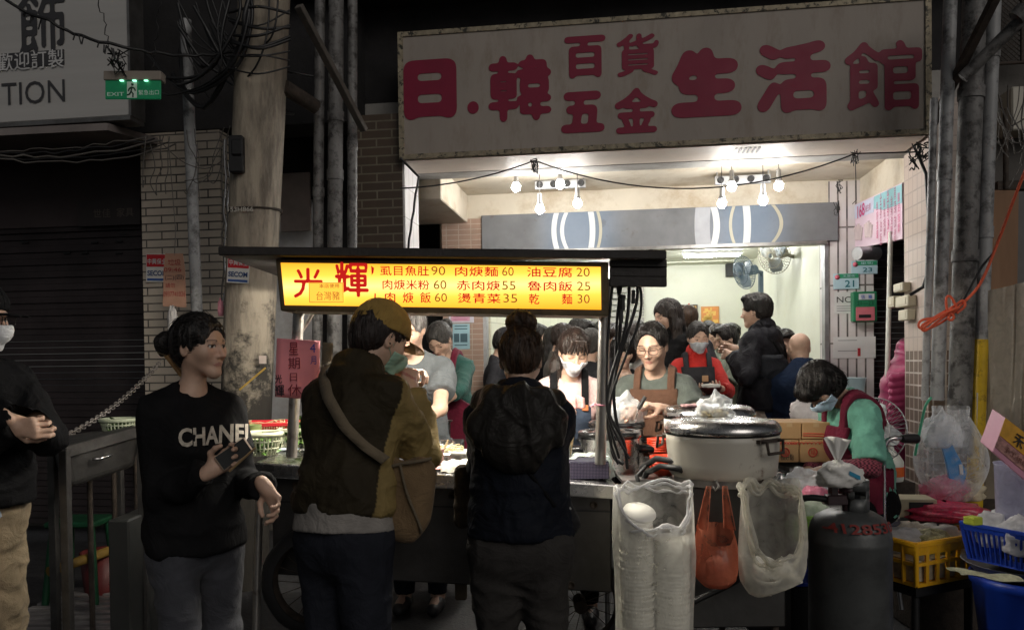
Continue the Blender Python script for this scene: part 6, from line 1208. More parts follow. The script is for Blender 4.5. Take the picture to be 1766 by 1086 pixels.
def rimroll(name, m, parent, c, W, D, zt, zf, r, seed=0, mouth=.9):
    g = MB(); c = Vector(c)
    for q in range(3):
        pts = []
        for i in range(49):
            a = 2 * math.pi * i / 48; fr = max(0, math.sin(-a)); top = zt + (zf - zt) * (0.5 - .5 * math.cos(math.pi * min(1, fr * 1.15))); k = 1 + .16 * mnoise.noise(Vector((math.cos(a) * 3 + seed, math.sin(a) * 3, q))); pts.append(Vector((c.x + math.cos(a) * W * mouth * k, c.y + math.sin(a) * D * mouth * k, top - .014 * q + .035 * mnoise.noise(Vector((math.cos(a) * 2.5, math.sin(a) * 2.5 + q * .4, seed))))))
        g.tube(pts, [r * .6 * (1 + .9 * mnoise.noise(p * 17)) for p in pts], 8)
    return g.build(name, m, parent)
M_FOAM = mat('foam_white', (.9, .88, .81), .6, var=.04)
b1 = at(1128, 960, 2.86); t = thing('clear_bag', 'tall clear bag of stacked foam bowls clipped below the red bowls', 'bag', (b1.x, 2.86, 0))
W1 = 62 * 2.86 / FPX; zt1, zf1 = at(1128, 838, 2.86).z, at(1128, 900, 2.86).z
bagsurf('film', film('tall_bag_film', (.92, .91, .85), .7), t, (b1.x, 2.86, 0), W1 * 1.05, .1, zt1, zf1, .28, .02, 2, mouth=.98, foot=.95); rimroll('rim', F_WHITE, t, (b1.x, 2.86, 0), W1 * 1.07, .1, zt1, zf1, .009, 2, .97)
def fstack(cx, y, r, z0, z1, n, label, group, ry=0):
    g = MB(); g.lathe((0, 0, 0), [(r * .72, 0), (r * .8, .02), (r * .97, .062), (r * 1.0, .064), (r * 1.0, .072), (r * .95, .072), (r * .77, .022), (r * .68, .004), (0, .004)], 36); p0 = g.build('foam_bowl', M_FOAM)
    for i in range(n):
        o = p0 if i == 0 else p0.copy()
        if i: COL.objects.link(o)
        rg = random.Random(i * 7 + n); o.location = (cx + rg.uniform(-.002, .002), y + rg.uniform(-.002, .002), z0 + (z1 - z0 - .072) * i / (n - 1)); o.rotation_euler = (rg.uniform(-.03, .03) + ry * (i / n), rg.uniform(-.03, .03), 0); tag(o, label, 'foam bowl', group)
fstack(b1.x - .066, 2.86, .064, .3, at(1100, 890, 2.86).z, 36, 'white foam bowl in the left stack inside the tall clear bag', 'left stack of foam bowls'); fstack(b1.x + .066, 2.85, .062, .3, at(1160, 925, 2.86).z, 34, 'white foam bowl in the right stack inside the tall clear bag', 'right stack of foam bowls')
g = MB(); g.lathe((b1.x - .055, 2.85, at(1100, 884, 2.86).z), [(.056, 0), (.062, .004), (.06, .01), (0, .012)], 36, axis=(.15, -.45, 1)); solo(g.build('foam_disc', M_FOAM), 'round white foam lid lying on top inside the tall clear bag', 'lid')
b2 = at(1234, 925, 2.88); t = thing('orange_bag', 'orange plastic carrier bag hanging between the two clear bags', 'bag', (b2.x, 2.88, at(1234, 1010, 2.88).z))
bagsurf('film', F_ORANGE, t, (b2.x, 2.88, 0), 35 * 2.88 / FPX, .07, at(1234, 905, 2.88).z, at(1234, 935, 2.88).z, at(1234, 1012, 2.88).z, .08, 5, mouth=.82, foot=.5)
for s in (-1, 1):
    g = MB(); x0, x1 = b2.x + s * .052, b2.x + s * .03; g.grid(lambda u, v: Vector(((x0 + (u - .5) * .045) * (1 - v) + (x1 + (u - .5) * .02) * v, 2.88 + .03 * math.sin(u * 6) * (1 - v) - .02 * v, at(1234, 912, 2.88).z + (at(1234, 836, 2.88).z - at(1234, 912, 2.88).z) * v)), 9, 12); g.build('handle', F_ORANGE, t)
crumple('bag_contents', 'pale wrapped bundle inside the orange bag', 'bundle', (b2.x, 2.88, at(1234, 1008, 2.88).z), .055, (.95, .8, 1.1), mat('peach_bundle', (.6, .3, .2), .6), 8, .12)
b3 = at(1330, 930, 2.82); t = thing('milky_bag', 'milky bag with a few foam bowls hanging beside the gas cylinder', 'bag', (b3.x, 2.82, at(1330, 1015, 2.82).z))
W3 = 52 * 2.82 / FPX; zt3, zf3, zb3 = at(1310, 840, 2.82).z, at(1310, 955, 2.82).z, at(1320, 1014, 2.82).z
bagsurf('film', F_MILK, t, (b3.x, 2.82, 0), W3, .1, zt3, zf3, zb3, .12, 9, mouth=.92, foot=.6, sag_=.03); rimroll('rim', F_MILK, t, (b3.x, 2.82, 0), W3 * 1.0, .1, zt3, zf3, .012, 9, .95)
for i, (dx, dz_, ax) in enumerate(((-.03, .045, (.3, -.5, 1)), (.035, .04, (.9, -.3, .8)), (-.01, .02, (-.2, -.4, 1)))):
    g = MB(); g.lathe((b3.x + dx, 2.82, zb3 + dz_), bowlp(.058, .05), 32, axis=ax); solo(g.build('foam_bowl', M_FOAM), ['white foam bowl standing in the milky bag', 'tilted foam bowl at the right of the milky bag', 'foam bowl at the bottom of the milky bag'][i], 'foam bowl')
for px, l in ((1147, 'rusty spring clip above the tall clear bag'), (1340 - 32, 'rusty spring clip holding the milky bag')):
    c = at(px, 832, 2.98); t = thing('spring_clip', l, 'clip', c); g = MB(); g.prism([c + Vector((x, 0, z)) for x, z in ((-.022, -.012), (.022, -.012), (.02, .012), (.01, .026), (-.01, .026), (-.02, .012))], (0, -.006, 0)); g.lathe(c + Vector((0, -.006, .012)), [(.006, 0), (.006, .003)], 12, axis=(0, -1, 0)); g.build('plate', M_IRON, t, bev=.002); g = MB(); g.box(c + Vector((0, -.004, -.02)), (.1 if px < 1200 else .05, .02, .018)); g.build('jaw', M_POST, t, bev=.003)
g = MB(); c = at(1232, 832, 2.97); g.tube([c + Vector((-.004, 0, .005)), c + Vector((.002, -.02, .012)), c + Vector((.01, -.03, -.01)), c + Vector((-.005, -.03, -.025)), c + Vector((-.012, -.025, -.01))], .004, 8); solo(g.build('hook', M_POST), 'small steel hook holding the orange bag', 'hook')
# ================================================================== gas cylinder
GY = 3.05; gx = at(1465, 900, GY).x; k = GY / FPX; RG = 67.5 * k; zs_ = at(1465, 885, GY).z; M_GAS = mat('gas_grey', (.10, .105, .105), .42, metal=.25, var=.15, vs=5, bump=.08, bs=60, dirt=(.03, .03, .03), dscale=6, damt=.6)
gc = thing('gas_cylinder', 'tall dark grey gas cylinder with red stencilled numbers', 'gas cylinder', (gx, GY, 0)); zsh = at(1465, 928, GY).z
g = MB(); g.lathe((gx, GY, 0), [(RG * .85, .02), (RG * .97, .05), (RG, .1), (RG, zsh - .012), (RG * 1.006, zsh - .01), (RG * 1.006, zsh + .002), (RG, zsh + .006), (RG * .985, zsh + .03), (RG * .93, zsh + .062), (RG * .82, zsh + .088), (RG * .6, zsh + .108), (RG * .3, zsh + .116), (0, zsh + .118)], 56); g.build('tank', M_GAS, gc); g = MB(); g.lathe((gx, GY, 0), [(RG * .8, 0), (RG * .8, .05)], 40, cap=False); g.build('foot_ring', M_GAS, gc)
# guard: part of a ring with a slot
RGd = .057; gcx = gx + .018; zg0, zg1 = zsh + .095, at(1490, 826, GY).z; g = MB(); n = 40; vs = []
def gar(z0, z1, a0, a1):
    g.grid(lambda u, v: Vector((gcx + math.cos(a0 + (a1 - a0) * u) * RGd, GY + math.sin(a0 + (a1 - a0) * u) * RGd, z0 + (z1 - z0) * v)), 18, 2)
hz = zg1 - zg0; A0, A1 = -2.35, 1.9
gar(zg0, zg0 + hz * .5, A0, A1); gar(zg0 + hz * .72, zg1, A0, A1); gar(zg0 + hz * .5, zg0 + hz * .72, A0, -1.95); gar(zg0 + hz * .5, zg0 + hz * .72, -1.1, A1); o = g.build('guard', M_GAS, gc, merge=True); sm = o.modifiers.new('thick', 'SOLIDIFY'); sm.thickness = .005
g = MB(); g.tube([(gcx - .035, GY - .02, zsh + .11), (gcx - .035, GY - .02, zsh + .19)], .02, 12); g.box((gcx - .075, GY - .02, zsh + .16), (.09, .04, .04)); g.lathe((gcx - .035, GY - .02, zsh + .19), [(.03, 0), (.034, .006), (.03, .02), (0, .022)], 16); g.box((gcx - .09, GY - .02, zsh + .195), (.03, .03, .06)); g.build('regulator', mat('regulator_dark', (.03, .012, .016), .4), gc, bev=.004)
def wrap_text(s, px0, px1, zc_, h, m, r, cx, cy, par, name='number'):
    v, f = glyphs(s, .02); lo, hi = v.min(0), v.max(0); q = (v - lo) / (hi - lo); a0 = math.asin(max(-1, min(1, (at(px0, 900, GY).x - cx) / r))); a1 = math.asin(max(-1, min(1, (at(px1, 900, GY).x - cx) / r))); mb = MB(); mb.add([Vector((cx + math.sin(a0 + (a1 - a0) * a) * (r + .002), cy - math.cos(a0 + (a1 - a0) * a) * (r + .002) + (b - .5) * h * .75, zc_ + (b - .5) * h)) for a, b in q], f); return mb.build(name, m, par)
wrap_text('-4128530', 1407, 1518, zsh + .068, .034, mat('stencil_red', (.24, .025, .02), .6, var=.2, vs=60), RG * .955, gx, GY, gc)
cable('black gas hose curving from the regulator behind the milky bag', smooth([Vector((gcx - .11, GY - .02, zsh + .16)), at(1390, 858, 3.05), at(1365, 875, 3.1), at(1345, 905, 3.15), at(1325, 930, 3.2)]), .014, M_BLACK, 'gas_hose'); cable('black gas hose lying low behind the orange bag', smooth([at(1310, 960, 3.0), at(1270, 1000, 2.98), at(1210, 1030, 2.96), at(1190, 1040, 2.96)]), .012, M_BLACK, 'gas_hose')
# white paper bundle tied like a fan on the cylinder
t = thing('paper_bundle', 'tied white paper bundle standing on the gas cylinder', 'bundle', at(1447, 850, 2.98)); c = at(1442, 800, 2.98); M_WP = mat('white_paper', (.72, .71, .68), .7, var=.06)
g = MB(); g.grid(lambda u, v: c + Vector(((u - .5) * (.016 + .088 * v), .012 * math.sin(u * 12) * v - .01, .015 + v * .088 + .006 * math.sin(u * 5))), 22, 8); o = g.build('fan', M_WP, t); sm = o.modifiers.new('thick', 'SOLIDIFY'); sm.thickness = .001
crumple('wad', None, None, c + Vector((.012, 0, -.085)), .062, (1.1, .8, .85), M_WP, 12, .5, (.012, .03), obj=False, parent=t); g = MB(); g.grid(lambda u, v: c + Vector((.03 + u * .04, -.05 - .004 * u, -.035 + v * .016 - u * .02)), 4, 3); g.build('blue_mark', mat('mark_blue', (.03, .3, .5), .6), t)
# ================================================================== right-hand side: crates, bags, boxes
def planar(name, m, par, px0, py0, px1, py1, t, th=.006, bev=.001):      # flat thing on a facade-parallel plane
    s0, z0 = FP(px0, py1, t); s1, z1 = FP(px1, py0, t); g = MB(); g.fbox(s0, s1, t - th, t, z0, z1); return g.build(name, m, par, bev=bev)
def fwrite(s, m, par, px0, py0, px1, py1, t, bold=.01, name='lettering'):
    s0, z0 = FP(px0, py1, t); s1, z1 = FP(px1, py0, t); return write(name, s, m, par, F((s0 + s1) / 2, t, (z0 + z1) / 2), FX, Z3, w=s1 - s0, h=z1 - z0, bold=bold, lift=.002)
M_PALEB = mat('plate_blue', (.50, .68, .76), .4, var=.04); M_TEAL = mat('plate_teal', (.01, .16, .2), .5, var=0); M_PGRN = mat('plate_green', (.03, .28, .14), .45, var=.05); M_ROSE = mat('rose_pink', (.65, .14, .2), .5)
tp = T1 - .022
for no, x0, y0, x1, y1, l in (('21', 1437, 471, 1481, 499, 'pale blue house number plate 21 on the tall tiled pillar'), ('23', 1468, 449, 1513, 473, 'pale blue house number plate 23 above the green mailbox')):
    t = thing('number_plate', l, 'house number', fp((x0 + x1) / 2, y1, tp), 'house number plates'); planar('plate', M_PALEB, t, x0, y0, x1, y1, tp - .004 * (no == '21'))
    q = tp - .007 - .004 * (no == '21')
    planar('green_strip', M_PGRN, t, x0 + 8, y0 + .5, x1 - .5, y0 + 9, q, .001); fwrite(no, M_TEAL, t, x0 + 20, y0 + 12, x0 + 36, y1 - 4, q); g = MB(); s, z = FP(x0 + 7, y0 + 7, q - .002); g.lathe(F(s, q - .001, z), [(.022, 0), (.022, .001), (0, .0015)], 12, axis=-FT); g.build('rose_emblem', M_ROSE, t)
    fwrite('玉里街' if no == '21' else '里街', M_PALEB, t, x0 + 16, y0 + 2.5, x0 + 38, y0 + 7, q - .001, 0)
mb_ = thing('mailbox', 'green mailbox with a pink front on the tall tiled pillar', 'mailbox', fp(1491, 555, T1 - .1)); M_MG = mat('mailbox_green', (.02, .22, .10), .4, dirt=(.04, .12, .07)); M_MP = mat('mailbox_pink', (.62, .16, .2), .45, dirt=(.4, .2, .2))
s0, z0 = FP(1471, 555, T1 - .1); s1, z1 = FP(1513, 502, T1 - .1); g = MB(); g.fbox(s0, s1, T1 - .1, T1 - .022, z0, z1); g.build('box', M_MG, mb_, bev=.008)
planar('front_plate', M_MP, mb_, 1476, 529, 1508, 553, T1 - .102, .008); planar('slot', M_BLACK, mb_, 1481, 542, 1502, 548, T1 - .112, .002); o = planar('label_plate', mat('label_white', (.7, .72, .74), .5), mb_, 1481, 506, 1508, 517, T1 - .102, .003); fwrite('信 箱', mat('label_blue', (.02, .12, .5), .5), mb_, 1485, 508, 1504, 515, T1 - .106, .01); fwrite('21—23', mat('label_dark', (.01, .06, .03), .5), mb_, 1478, 519, 1506, 526, T1 - .101, 0)
M_NOT = mat('notice_paper', (.72, .71, .7), .7, var=.05); M_NTXT = mat('notice_grey', (.25, .25, .26), .7)
t = thing('notice', 'white NO notice under the number plate 21', 'notice', fp(1455, 540, tp)); planar('paper', M_NOT, t, 1439, 503, 1472, 541, tp, .002); fwrite('NO', mat('letter_dark', (.03, .03, .03), .6), t, 1443, 511, 1470, 522, tp - .003, .0)
for y in (527, 531, 535): planar('text_line', M_NTXT, t, 1443, y, 1470, y + 1.6, tp - .003, .0006, 0)
t = thing('notice', 'white notice with a small red seal low on the tiled pillar', 'notice', fp(1480, 620, tp)); planar('paper', M_NOT, t, 1437, 580, 1510, 618, tp, .002)
for y in (586, 604): planar('text_line', M_NTXT, t, 1445, y, 1478, y + 1.5, tp - .003, .0006, 0)
planar('red_seal', mat('seal_red', (.5, .03, .04), .5), t, 1479, 600, 1484, 614, tp - .003, .0008)
# price board on the side wall of the arcade
sS = SCR - .002; pb = thing('price_board', 'pink and teal massage price board high on the right side wall', 'sign', F(sS, 1.1, FZ(1510, 420, 1.1)))
def side(px, py): r = ray(px, py); k = (F(sS, 0, 0) - CAMP).dot(FX) / r.dot(FX); return CAMP + r * k
def sq(name, p, m, par, lift): g = MB(); g.prism([side(*q) - FX * lift for q in p], -FX * .002); return g.build(name, m, par)
g = MB(); g.slab(*[side(*q) for q in ((1470, 430), (1556, 412), (1556, 315), (1472, 354))], FX * .03); g.build('board', mat('board_pink', (.72, .56, .66), .5, var=.04), pb)
sq('teal_field', ((1507, 360), (1525, 362), (1556, 350), (1556, 317), (1508, 339)), mat('board_teal', (.28, .55, .6), .5), pb, .001); sq('blue_field', ((1473, 378), (1507, 366), (1507, 340), (1473, 355)), mat('board_blue', (.62, .66, .82), .5), pb, .001)
M_BT = mat('board_text', (.45, .08, .2), .5); M_BT2 = mat('board_magenta', (.6, .03, .2), .5); U_ = (side(1556, 360) - side(1472, 390)); U_.z = 0
write('lettering', '168', M_BT2, pb, side(1486, 363) - FX * .003, U_, Z3, w=.2, h=.11, bold=.015); write('lettering', '養生館', M_BT, pb, side(1498, 358) - FX * .003, U_, Z3, w=.14, h=.06)
for i in range(7):
    x = 1514 + 6.2 * i; rg = random.Random(i)
    write('lettering', '\n'.join(rg.choice(['腳底按摩', '全身油壓', '肩頸放鬆', '刮痧拔罐'])), M_BT if i % 3 else M_BT2, pb, side(x, 380 - 2.2 * i) - FX * .003, U_, Z3, w=.045, h=.42 if i % 2 else .3)
g = MB()
for k, (x, y) in enumerate(((1482, 402), (1499, 397))):
    for j in range(5): a = side(x - 4 + 2 * j, y + 12), side(x - 6 + 3 * j, y - 10 - (2 - abs(j - 2)) * 3); g.tube([p - FX * .004 for p in a], .012, 6)
g.build('printed_hands', mat('print_skin', (.55, .45, .46), .6), pb)
t = thing('awning_roller', 'grey rolled awning below the price board', 'awning', side(1495, 450)); g = MB(); a, b = at(1478, 437, 6.4), at(1512, 437, 6.5); g.tube([a, b], .055, 20); g.build('roll', M_GALV, t); g = MB(); g.tube([b, b + (b - a).normalized() * .1], .057, 20); g.build('end_cap', mat('navy_cap', (.01, .015, .05), .5), t)
g = MB(); g.tube([at(1536, 400, 6.0), at(1530, 660, 6.0)], .018, 10); solo(g.build('conduit', M_PWHITE), 'thin white conduit running down beside the dark doorway', 'pipe')
# electric boxes on the small-tiled column
M_EB = mat('electric_cream', (.58, .54, .42), .5, var=.06, dirt=(.35, .3, .2))
def side2(px, py): return side(px, py)
for x0, y0, x1, y1, l in ((1553, 488, 1573, 503, 'topmost cream electric box on the tiled column'), (1543, 511, 1556, 530, 'small cream socket box at the left of its group'), (1556, 510, 1583, 529, 'largest cream electric box of the middle row'), (1562, 534, 1581, 552, 'lowest cream electric box on the tiled column')):
    c = side((x0 + x1) / 2, (y0 + y1) / 2); e = thing('electric_box', l, 'electric box', c - Z3 * .04, 'electric boxes on the tiled column'); k = c.y / FPX; g = MB(); g.box(c - FX * .03, (.06, (x1 - x0) * k * 2.2, (y1 - y0) * k), FROT.to_3x3()); g.build('case', M_EB, e, bev=.006); g = MB(); g.box(c - FX * .061, (.004, (x1 - x0) * k * 1.5, (y1 - y0) * k * .6), FROT.to_3x3()); g.build('cover', M_EB, e, bev=.001)
# orange rope
M_ROPE = mat('orange_rope', (.75, .12, .05), .6, var=.1, vs=80, bump=.3, bs=300); YR = 4.55
rope = [at(1790, 240, YR - .2), at(1750, 340, YR - .1), at(1720, 420, YR), at(1690, 490, YR), at(1655, 528, YR)]
t = thing('orange_rope', 'bright orange rope tied in a looped knot across the right pipes', 'rope', at(1620, 570, YR)); g = MB(); g.tube(smooth(rope), .0085, 8); g.build('line', M_ROPE, t)
for j, lp in enumerate((((1655, 528), (1625, 545), (1590, 552), (1585, 564), (1600, 567), (1630, 552), (1652, 532)), ((1652, 530), (1620, 552), (1596, 570), (1590, 562), (1615, 545), (1645, 528), (1660, 518), (1664, 528), (1650, 540)), ((1650, 530), (1640, 512), (1632, 514), (1634, 535), (1645, 545), (1641, 552), (1636, 548), (1640, 530)), ((1655, 530), (1630, 540), (1605, 556), (1592, 566)))): g = MB(); g.tube(smooth([at(x, y, YR - .015 * j) for x, y in lp]), .0075, 8); g.build('loop', M_ROPE, t)
cable('black tail of the rope fixing running over the pipes', smooth([at(1715, 435, 4.6), at(1690, 465, 4.6), at(1660, 520, 4.6), at(1640, 545, 4.6)]), .007, name='cord')
# plastic sheet leaning on the right
M_SHEETP = film('dusty_sheet', (.50, .45, .38), .2, .3); t = thing('plastic_sheet', 'dusty translucent plastic sheet hung on the right edge', 'sheet', at(1740, 860, 4.35)); g = MB(); pp = [at(1708, 800, 4.6), at(1840, 840, 4.2), at(1840, 470, 4.2), at(1709, 500, 4.6)]
g.grid(lambda u, v: pp[0].lerp(pp[1], u).lerp(pp[3].lerp(pp[2], u), v) + Vector((0, .02 * math.sin(u * 14 + v * 2) + .012 * math.sin(u * 31 - v * 5), 0)), 40, 24); g.build('film', M_SHEETP, t)
g = MB(); g.slab(at(1698, 860, 4.75), at(1860, 860, 4.6), at(1860, 540, 4.6), at(1706, 560, 4.75), (0, .03, 0)); solo(g.build('back_board', mat('mouldy_board', (.34, .29, .22), .8, var=.3, vs=4, bump=.2, dirt=(.1, .08, .05), dscale=4), bev=.003), 'mouldy board standing behind the plastic sheet', 'board')
g = MB(); g.slab(at(1684, 820, 4.7), at(1694, 820, 4.7), at(1695, 677, 4.7), at(1685, 677, 4.7), (0, .04, 0)); solo(g.build('wood_batten', mat('white_batten', (.55, .53, .48), .7, dirt=(.3, .26, .2))), 'white wooden batten beside the yellow pipe end', 'batten')
# clear bag hung from the pipes
hb = at(1640, 780, 4.25); t = thing('clear_bag', 'big clear bag with a blue packet hanging from the right pipes', 'bag', at(1640, 870, 4.25)); kb = 4.25 / FPX
bagsurf('film', film('clear_bag_film', (.93, .94, .96), .86, .12), t, (hb.x, 4.25, 0), 62 * kb, .13, at(1640, 700, 4.25).z, at(1640, 705, 4.25).z, at(1640, 866, 4.25).z, -.06, 13, mouth=.48, foot=1.05)
g = MB(); ptsb = [(1620, 757), (1642, 765), (1668, 815), (1662, 835), (1640, 838), (1632, 800)]; g.prism([at(x, y, 4.22) for x, y in ptsb], (.01, .03, 0)); o = solo(g.build('blue_packet', mat('packet_blue', (.01, .25, .62), .35, var=.08), bev=.004), 'bright blue packet inside the big clear bag', 'packet')
g = MB(); g.slab(at(1656, 818, 4.215), at(1662, 818, 4.215), at(1660, 800, 4.215), at(1654, 801, 4.215), (0, .002, 0)); solo(g.build('price_tag', M_NOT), 'small white tag on the blue packet in the clear bag', 'tag')
crumple('white_carrier', 'crumpled white carrier bag inside the big clear bag', 'bag', at(1625, 770, 4.27), .09, (1, .7, 1.1), F_WHITE, 22, .4, (.02, .08)); crumple('pink_bundle', 'crumpled pink bag at the bottom of the big clear bag', 'bundle', at(1630, 862, 4.26), .10, (1.2, .7, .7), film('pink_film', (.8, .3, .42), .25), 23, .35); crumple('pale_bundle', 'pale crumpled paper at the right of the big clear bag', 'bundle', at(1668, 862, 4.26), .07, (1.1, .7, .8), mat('paper_cream', (.6, .52, .36), .7, var=.2), 24, .4)
cable('mint green cord hanging beside the big clear bag', smooth([at(1606, 685, 4.2), at(1596, 700, 4.2), at(1588, 735, 4.22), at(1578, 785, 4.25)]), .007, mat('mint_cord', (.1, .5, .3), .6), 'cord')
# basin with foam box and red packet
zb = at(1615, 925, 4.2).z; cb_ = Vector((at(1612, 900, 4.2).x, 4.2, zb)); t = thing('side_table', 'low dark crate carrying the aluminium basin', 'crate', (cb_.x, 4.2, 0)); g = MB(); g.box((cb_.x, 4.2, zb / 2), (.44, .4, zb - .01)); g.build('body', M_IRON, t, bev=.006)
g = MB(); g.lathe(cb_, [(.17, 0), (.21, .12), (.225, .125), (.225, .132), (.205, .125), (.165, .01), (0, .01)], 40, cap=False); solo(g.build('aluminium_basin', M_GALV), 'aluminium basin holding the foam box and red packet', 'basin')
g = MB(); g.box(at(1572, 872, 4.15), (.2, .16, .1), R3(-8)); c = at(1572, 872, 4.15); bx = solo(g.build('carton', mat('cream_carton', (.50, .44, .30), .7, dirt=(.3, .25, .15)), bev=.004), 'open cream carton lying in the aluminium basin', 'carton'); g = MB(); g.box(c + R3(-8) @ Vector((.02, -.081, 0)), (.12, .004, .07), R3(-8)); o = g.build('opening', M_BLACK); o.parent = bx; o.location = -bx.location
crumple('red_packet', 'flat red bag of shredded topping on the aluminium basin', 'packet', at(1628, 893, 4.1), .19, (1.1, .7, .26), mat('red_shred', (.72, .03, .10), .35, var=.35, vs=60, bump=.6, bs=110, coat=.6), 31, .3)
crumple('white_bag', 'small white bag left of the aluminium basin', 'bag', at(1528, 900, 4.1), .05, (1, 1, 1), F_WHITE, 32, .3); g = MB(); c = at(1537, 905, 3.95); g.lathe(c, cupp(.03, .036, .075), 20); solo(g.build('plastic_cup', M_CLEAR), 'clear plastic cup at the corner of the yellow crate', 'cup')
# yellow crate on a dark dolly
yc = at(1580, 1011, 3.62); R_ = R3(24); cc = yc + R3(24) @ Vector((.26, .18, 0)); t = thing('dolly', 'low black dolly under the yellow crate', 'dolly', (cc.x, cc.y, 0)); g = MB(); g.box((cc.x, cc.y, cc.z - .04), (.46, .32, .05), R_); g.build('deck', M_BLACK, t, bev=.005)
for sx in (-1, 1):
    for sy in (-1, 1): g = MB(); q = R_ @ Vector((sx * .19, sy * .12, 0)); g.tube([(cc.x + q.x, cc.y + q.y, 0), (cc.x + q.x, cc.y + q.y, cc.z - .06)], .02, 8); g.build('leg', M_BLACK, t)
basket('yellow_crate', 'yellow plastic crate of bagged noodles at the lower right', cc, .52, .36, .2, M_PYEL, 24, .96, 7, 5, 2, .011, None, .016, .72)
g = MB(); g.box(cc + Z3 * .06, (.47, .31, .1), R_); solo(g.build('crate_liner', mat('liner_pale', (.5, .45, .34), .7, var=.3, vs=20, bump=.4)), 'pale bags filling the bottom of the yellow crate', 'bag')
for i, (x, y, r, m) in enumerate(((-.12, .02, .085, F_WHITE), (.0, .06, .09, mat('sack_cream', (.68, .6, .48), .6, var=.15, vs=20, bump=.4, bs=40)), (.13, .0, .085, mat('sack_pale', (.66, .62, .55), .5, var=.15, vs=20)), (.0, -.06, .08, mat('sprout_bag', (.5, .45, .22), .5, var=.5, vs=60, bump=.7, bs=90)))):
    q = R_ @ Vector((x, y, .11)); crumple('food_bag', ['white topped bag at the left of the yellow crate', 'cream bag in the middle of the yellow crate', 'pale bag at the right of the yellow crate', 'bag of bean sprouts at the front of the yellow crate'][i], 'bag', cc + q, r, (1.35, 1, .75), m, 40 + i, .25)
# blue basket on a bucket
bc = at(1790, 990, 3.3) + R3(-14) @ Vector((.0, .0, 0)); ctr = bc + R3(28) @ Vector((.17, .16, 0)); bk = basket('blue_basket', 'blue slotted basket of clear bags on the lower right bucket', ctr, .36, .34, .17, M_PBLUE, 28, .86, 16, 14, 1, .0055, None, .013, .8)
for i in range(4): q = R3(28) @ Vector(((-.08, .06, -.04, .09)[i], (-.06, -.04, .08, .09)[i], .06)); crumple('clear_bag', ['front', 'middle', 'rear', 'rightmost'][i] + ' crumpled clear bag inside the blue basket', 'bag', ctr + q, .085, (1.1, 1, 1), F_WHITE if i != 1 else F_CLEAR, 60 + i, .4)
g = MB(); c = at(1678, 897, 3.35); g.box(c, (.055, .055, .035), R3(20)); solo(g.build('sponge', mat('lime_sponge', (.5, .58, .06), .8, bump=.5, bs=150), bev=.004), 'lime green sponge on the rim of the blue basket', 'sponge')
c0 = Vector((ctr.x, ctr.y, ctr.z - .055)); g = MB(); g.lathe(c0, [(.19, 0), (.235, .045), (.245, .05), (.23, .046), (.18, .006), (0, .006)], 36, cap=False); solo(g.build('basin', M_GALV), 'grey basin lid between the blue basket and the blue bucket', 'basin')
g = MB(); c1 = at(1700, 985, 3.2); g.grid(lambda u, v: c1 + Vector(((u - .45) * .3, (v - .5) * .12, .004 + .006 * math.sin(u * 9 + v * 6) - .07 * u * .6)), 16, 8); solo(g.build('paper_sheet', mat('printed_paper', (.62, .62, .42), .6, var=.3, vs=30)), 'crumpled printed paper under the blue basket', 'paper')
t = thing('bucket', 'big dark blue bucket at the lower right corner', 'bucket', (ctr.x + .02, ctr.y, 0)); g = MB(); g.lathe((ctr.x + .02, ctr.y, 0), [(.17, .0), (.215, c0.z - .06), (.228, c0.z - .05), (.228, c0.z - .01), (.216, c0.z - .01), (.21, c0.z - .08), (.16, .02), (0, .02)], 44, cap=False); g.build('body', M_PBLUE, t)
# tilted paper box and bin at the right edge
t = thing('paper_box', 'tilted yellow and pink printed paper box at the right edge', 'box', at(1745, 830, 3.35)); Yb = 3.35; P8 = [(1712, 779), (1790, 848), (1812, 780), (1734, 720)]
g = MB(); g.slab(*[at(x, y, Yb) for x, y in P8], (.03, .14, .03)); b_ = g.build('box', mat('box_pink', (.66, .30, .42), .5, var=.06), t, bev=.002); g = MB(); g.slab(*[at(x, y, Yb - .003) for x, y in ((1724, 750), (1801, 814), (1812, 780), (1734, 720))], (0, .002, 0)); g.build('yellow_panel', mat('box_yellow', (.75, .38, .03), .5, var=.15, vs=30), t); g = MB(); g.slab(*[at(x, y, Yb - .003) for x, y in ((1716, 770), (1794, 836), (1800, 815), (1723, 752))], (0, .002, 0)); g.build('brown_panel', mat('box_brownpink', (.5, .25, .22), .5, var=.5, vs=50), t)
dU = (at(1801, 814, Yb) - at(1724, 750, Yb)); dV = at(1734, 720, Yb) - at(1724, 750, Yb); write('lettering', '禾', mat('brush_black', (.015, .012, .01), .6), t, at(1757, 760, Yb - .004), dU, dV, w=.05, h=.055, bold=.02, lift=.003); write('lettering', '手工烘焙', mat('text_brown', (.15, .04, .02), .6), t, at(1752, 788, Yb - .004), dU, dV, w=.13, h=.025, lift=.003)
g = MB(); c = at(1760, 900, 3.5); g.lathe((c.x + .05, 3.55, c.z - .1), [(.11, 0), (.12, .35), (.125, .36), (.115, .35), (.1, .01)], 30, cap=False); solo(g.build('bin', film('bin_film', (.55, .55, .7), .35)), 'translucent lilac bin under the tilted paper box', 'bin'); g = MB(); g.tube([(c.x + .05, 3.55, 0), (c.x + .05, 3.55, c.z - .1)], .1, 16); solo(g.build('bin_stand', M_BLACK), 'black stand below the translucent lilac bin', 'stand')
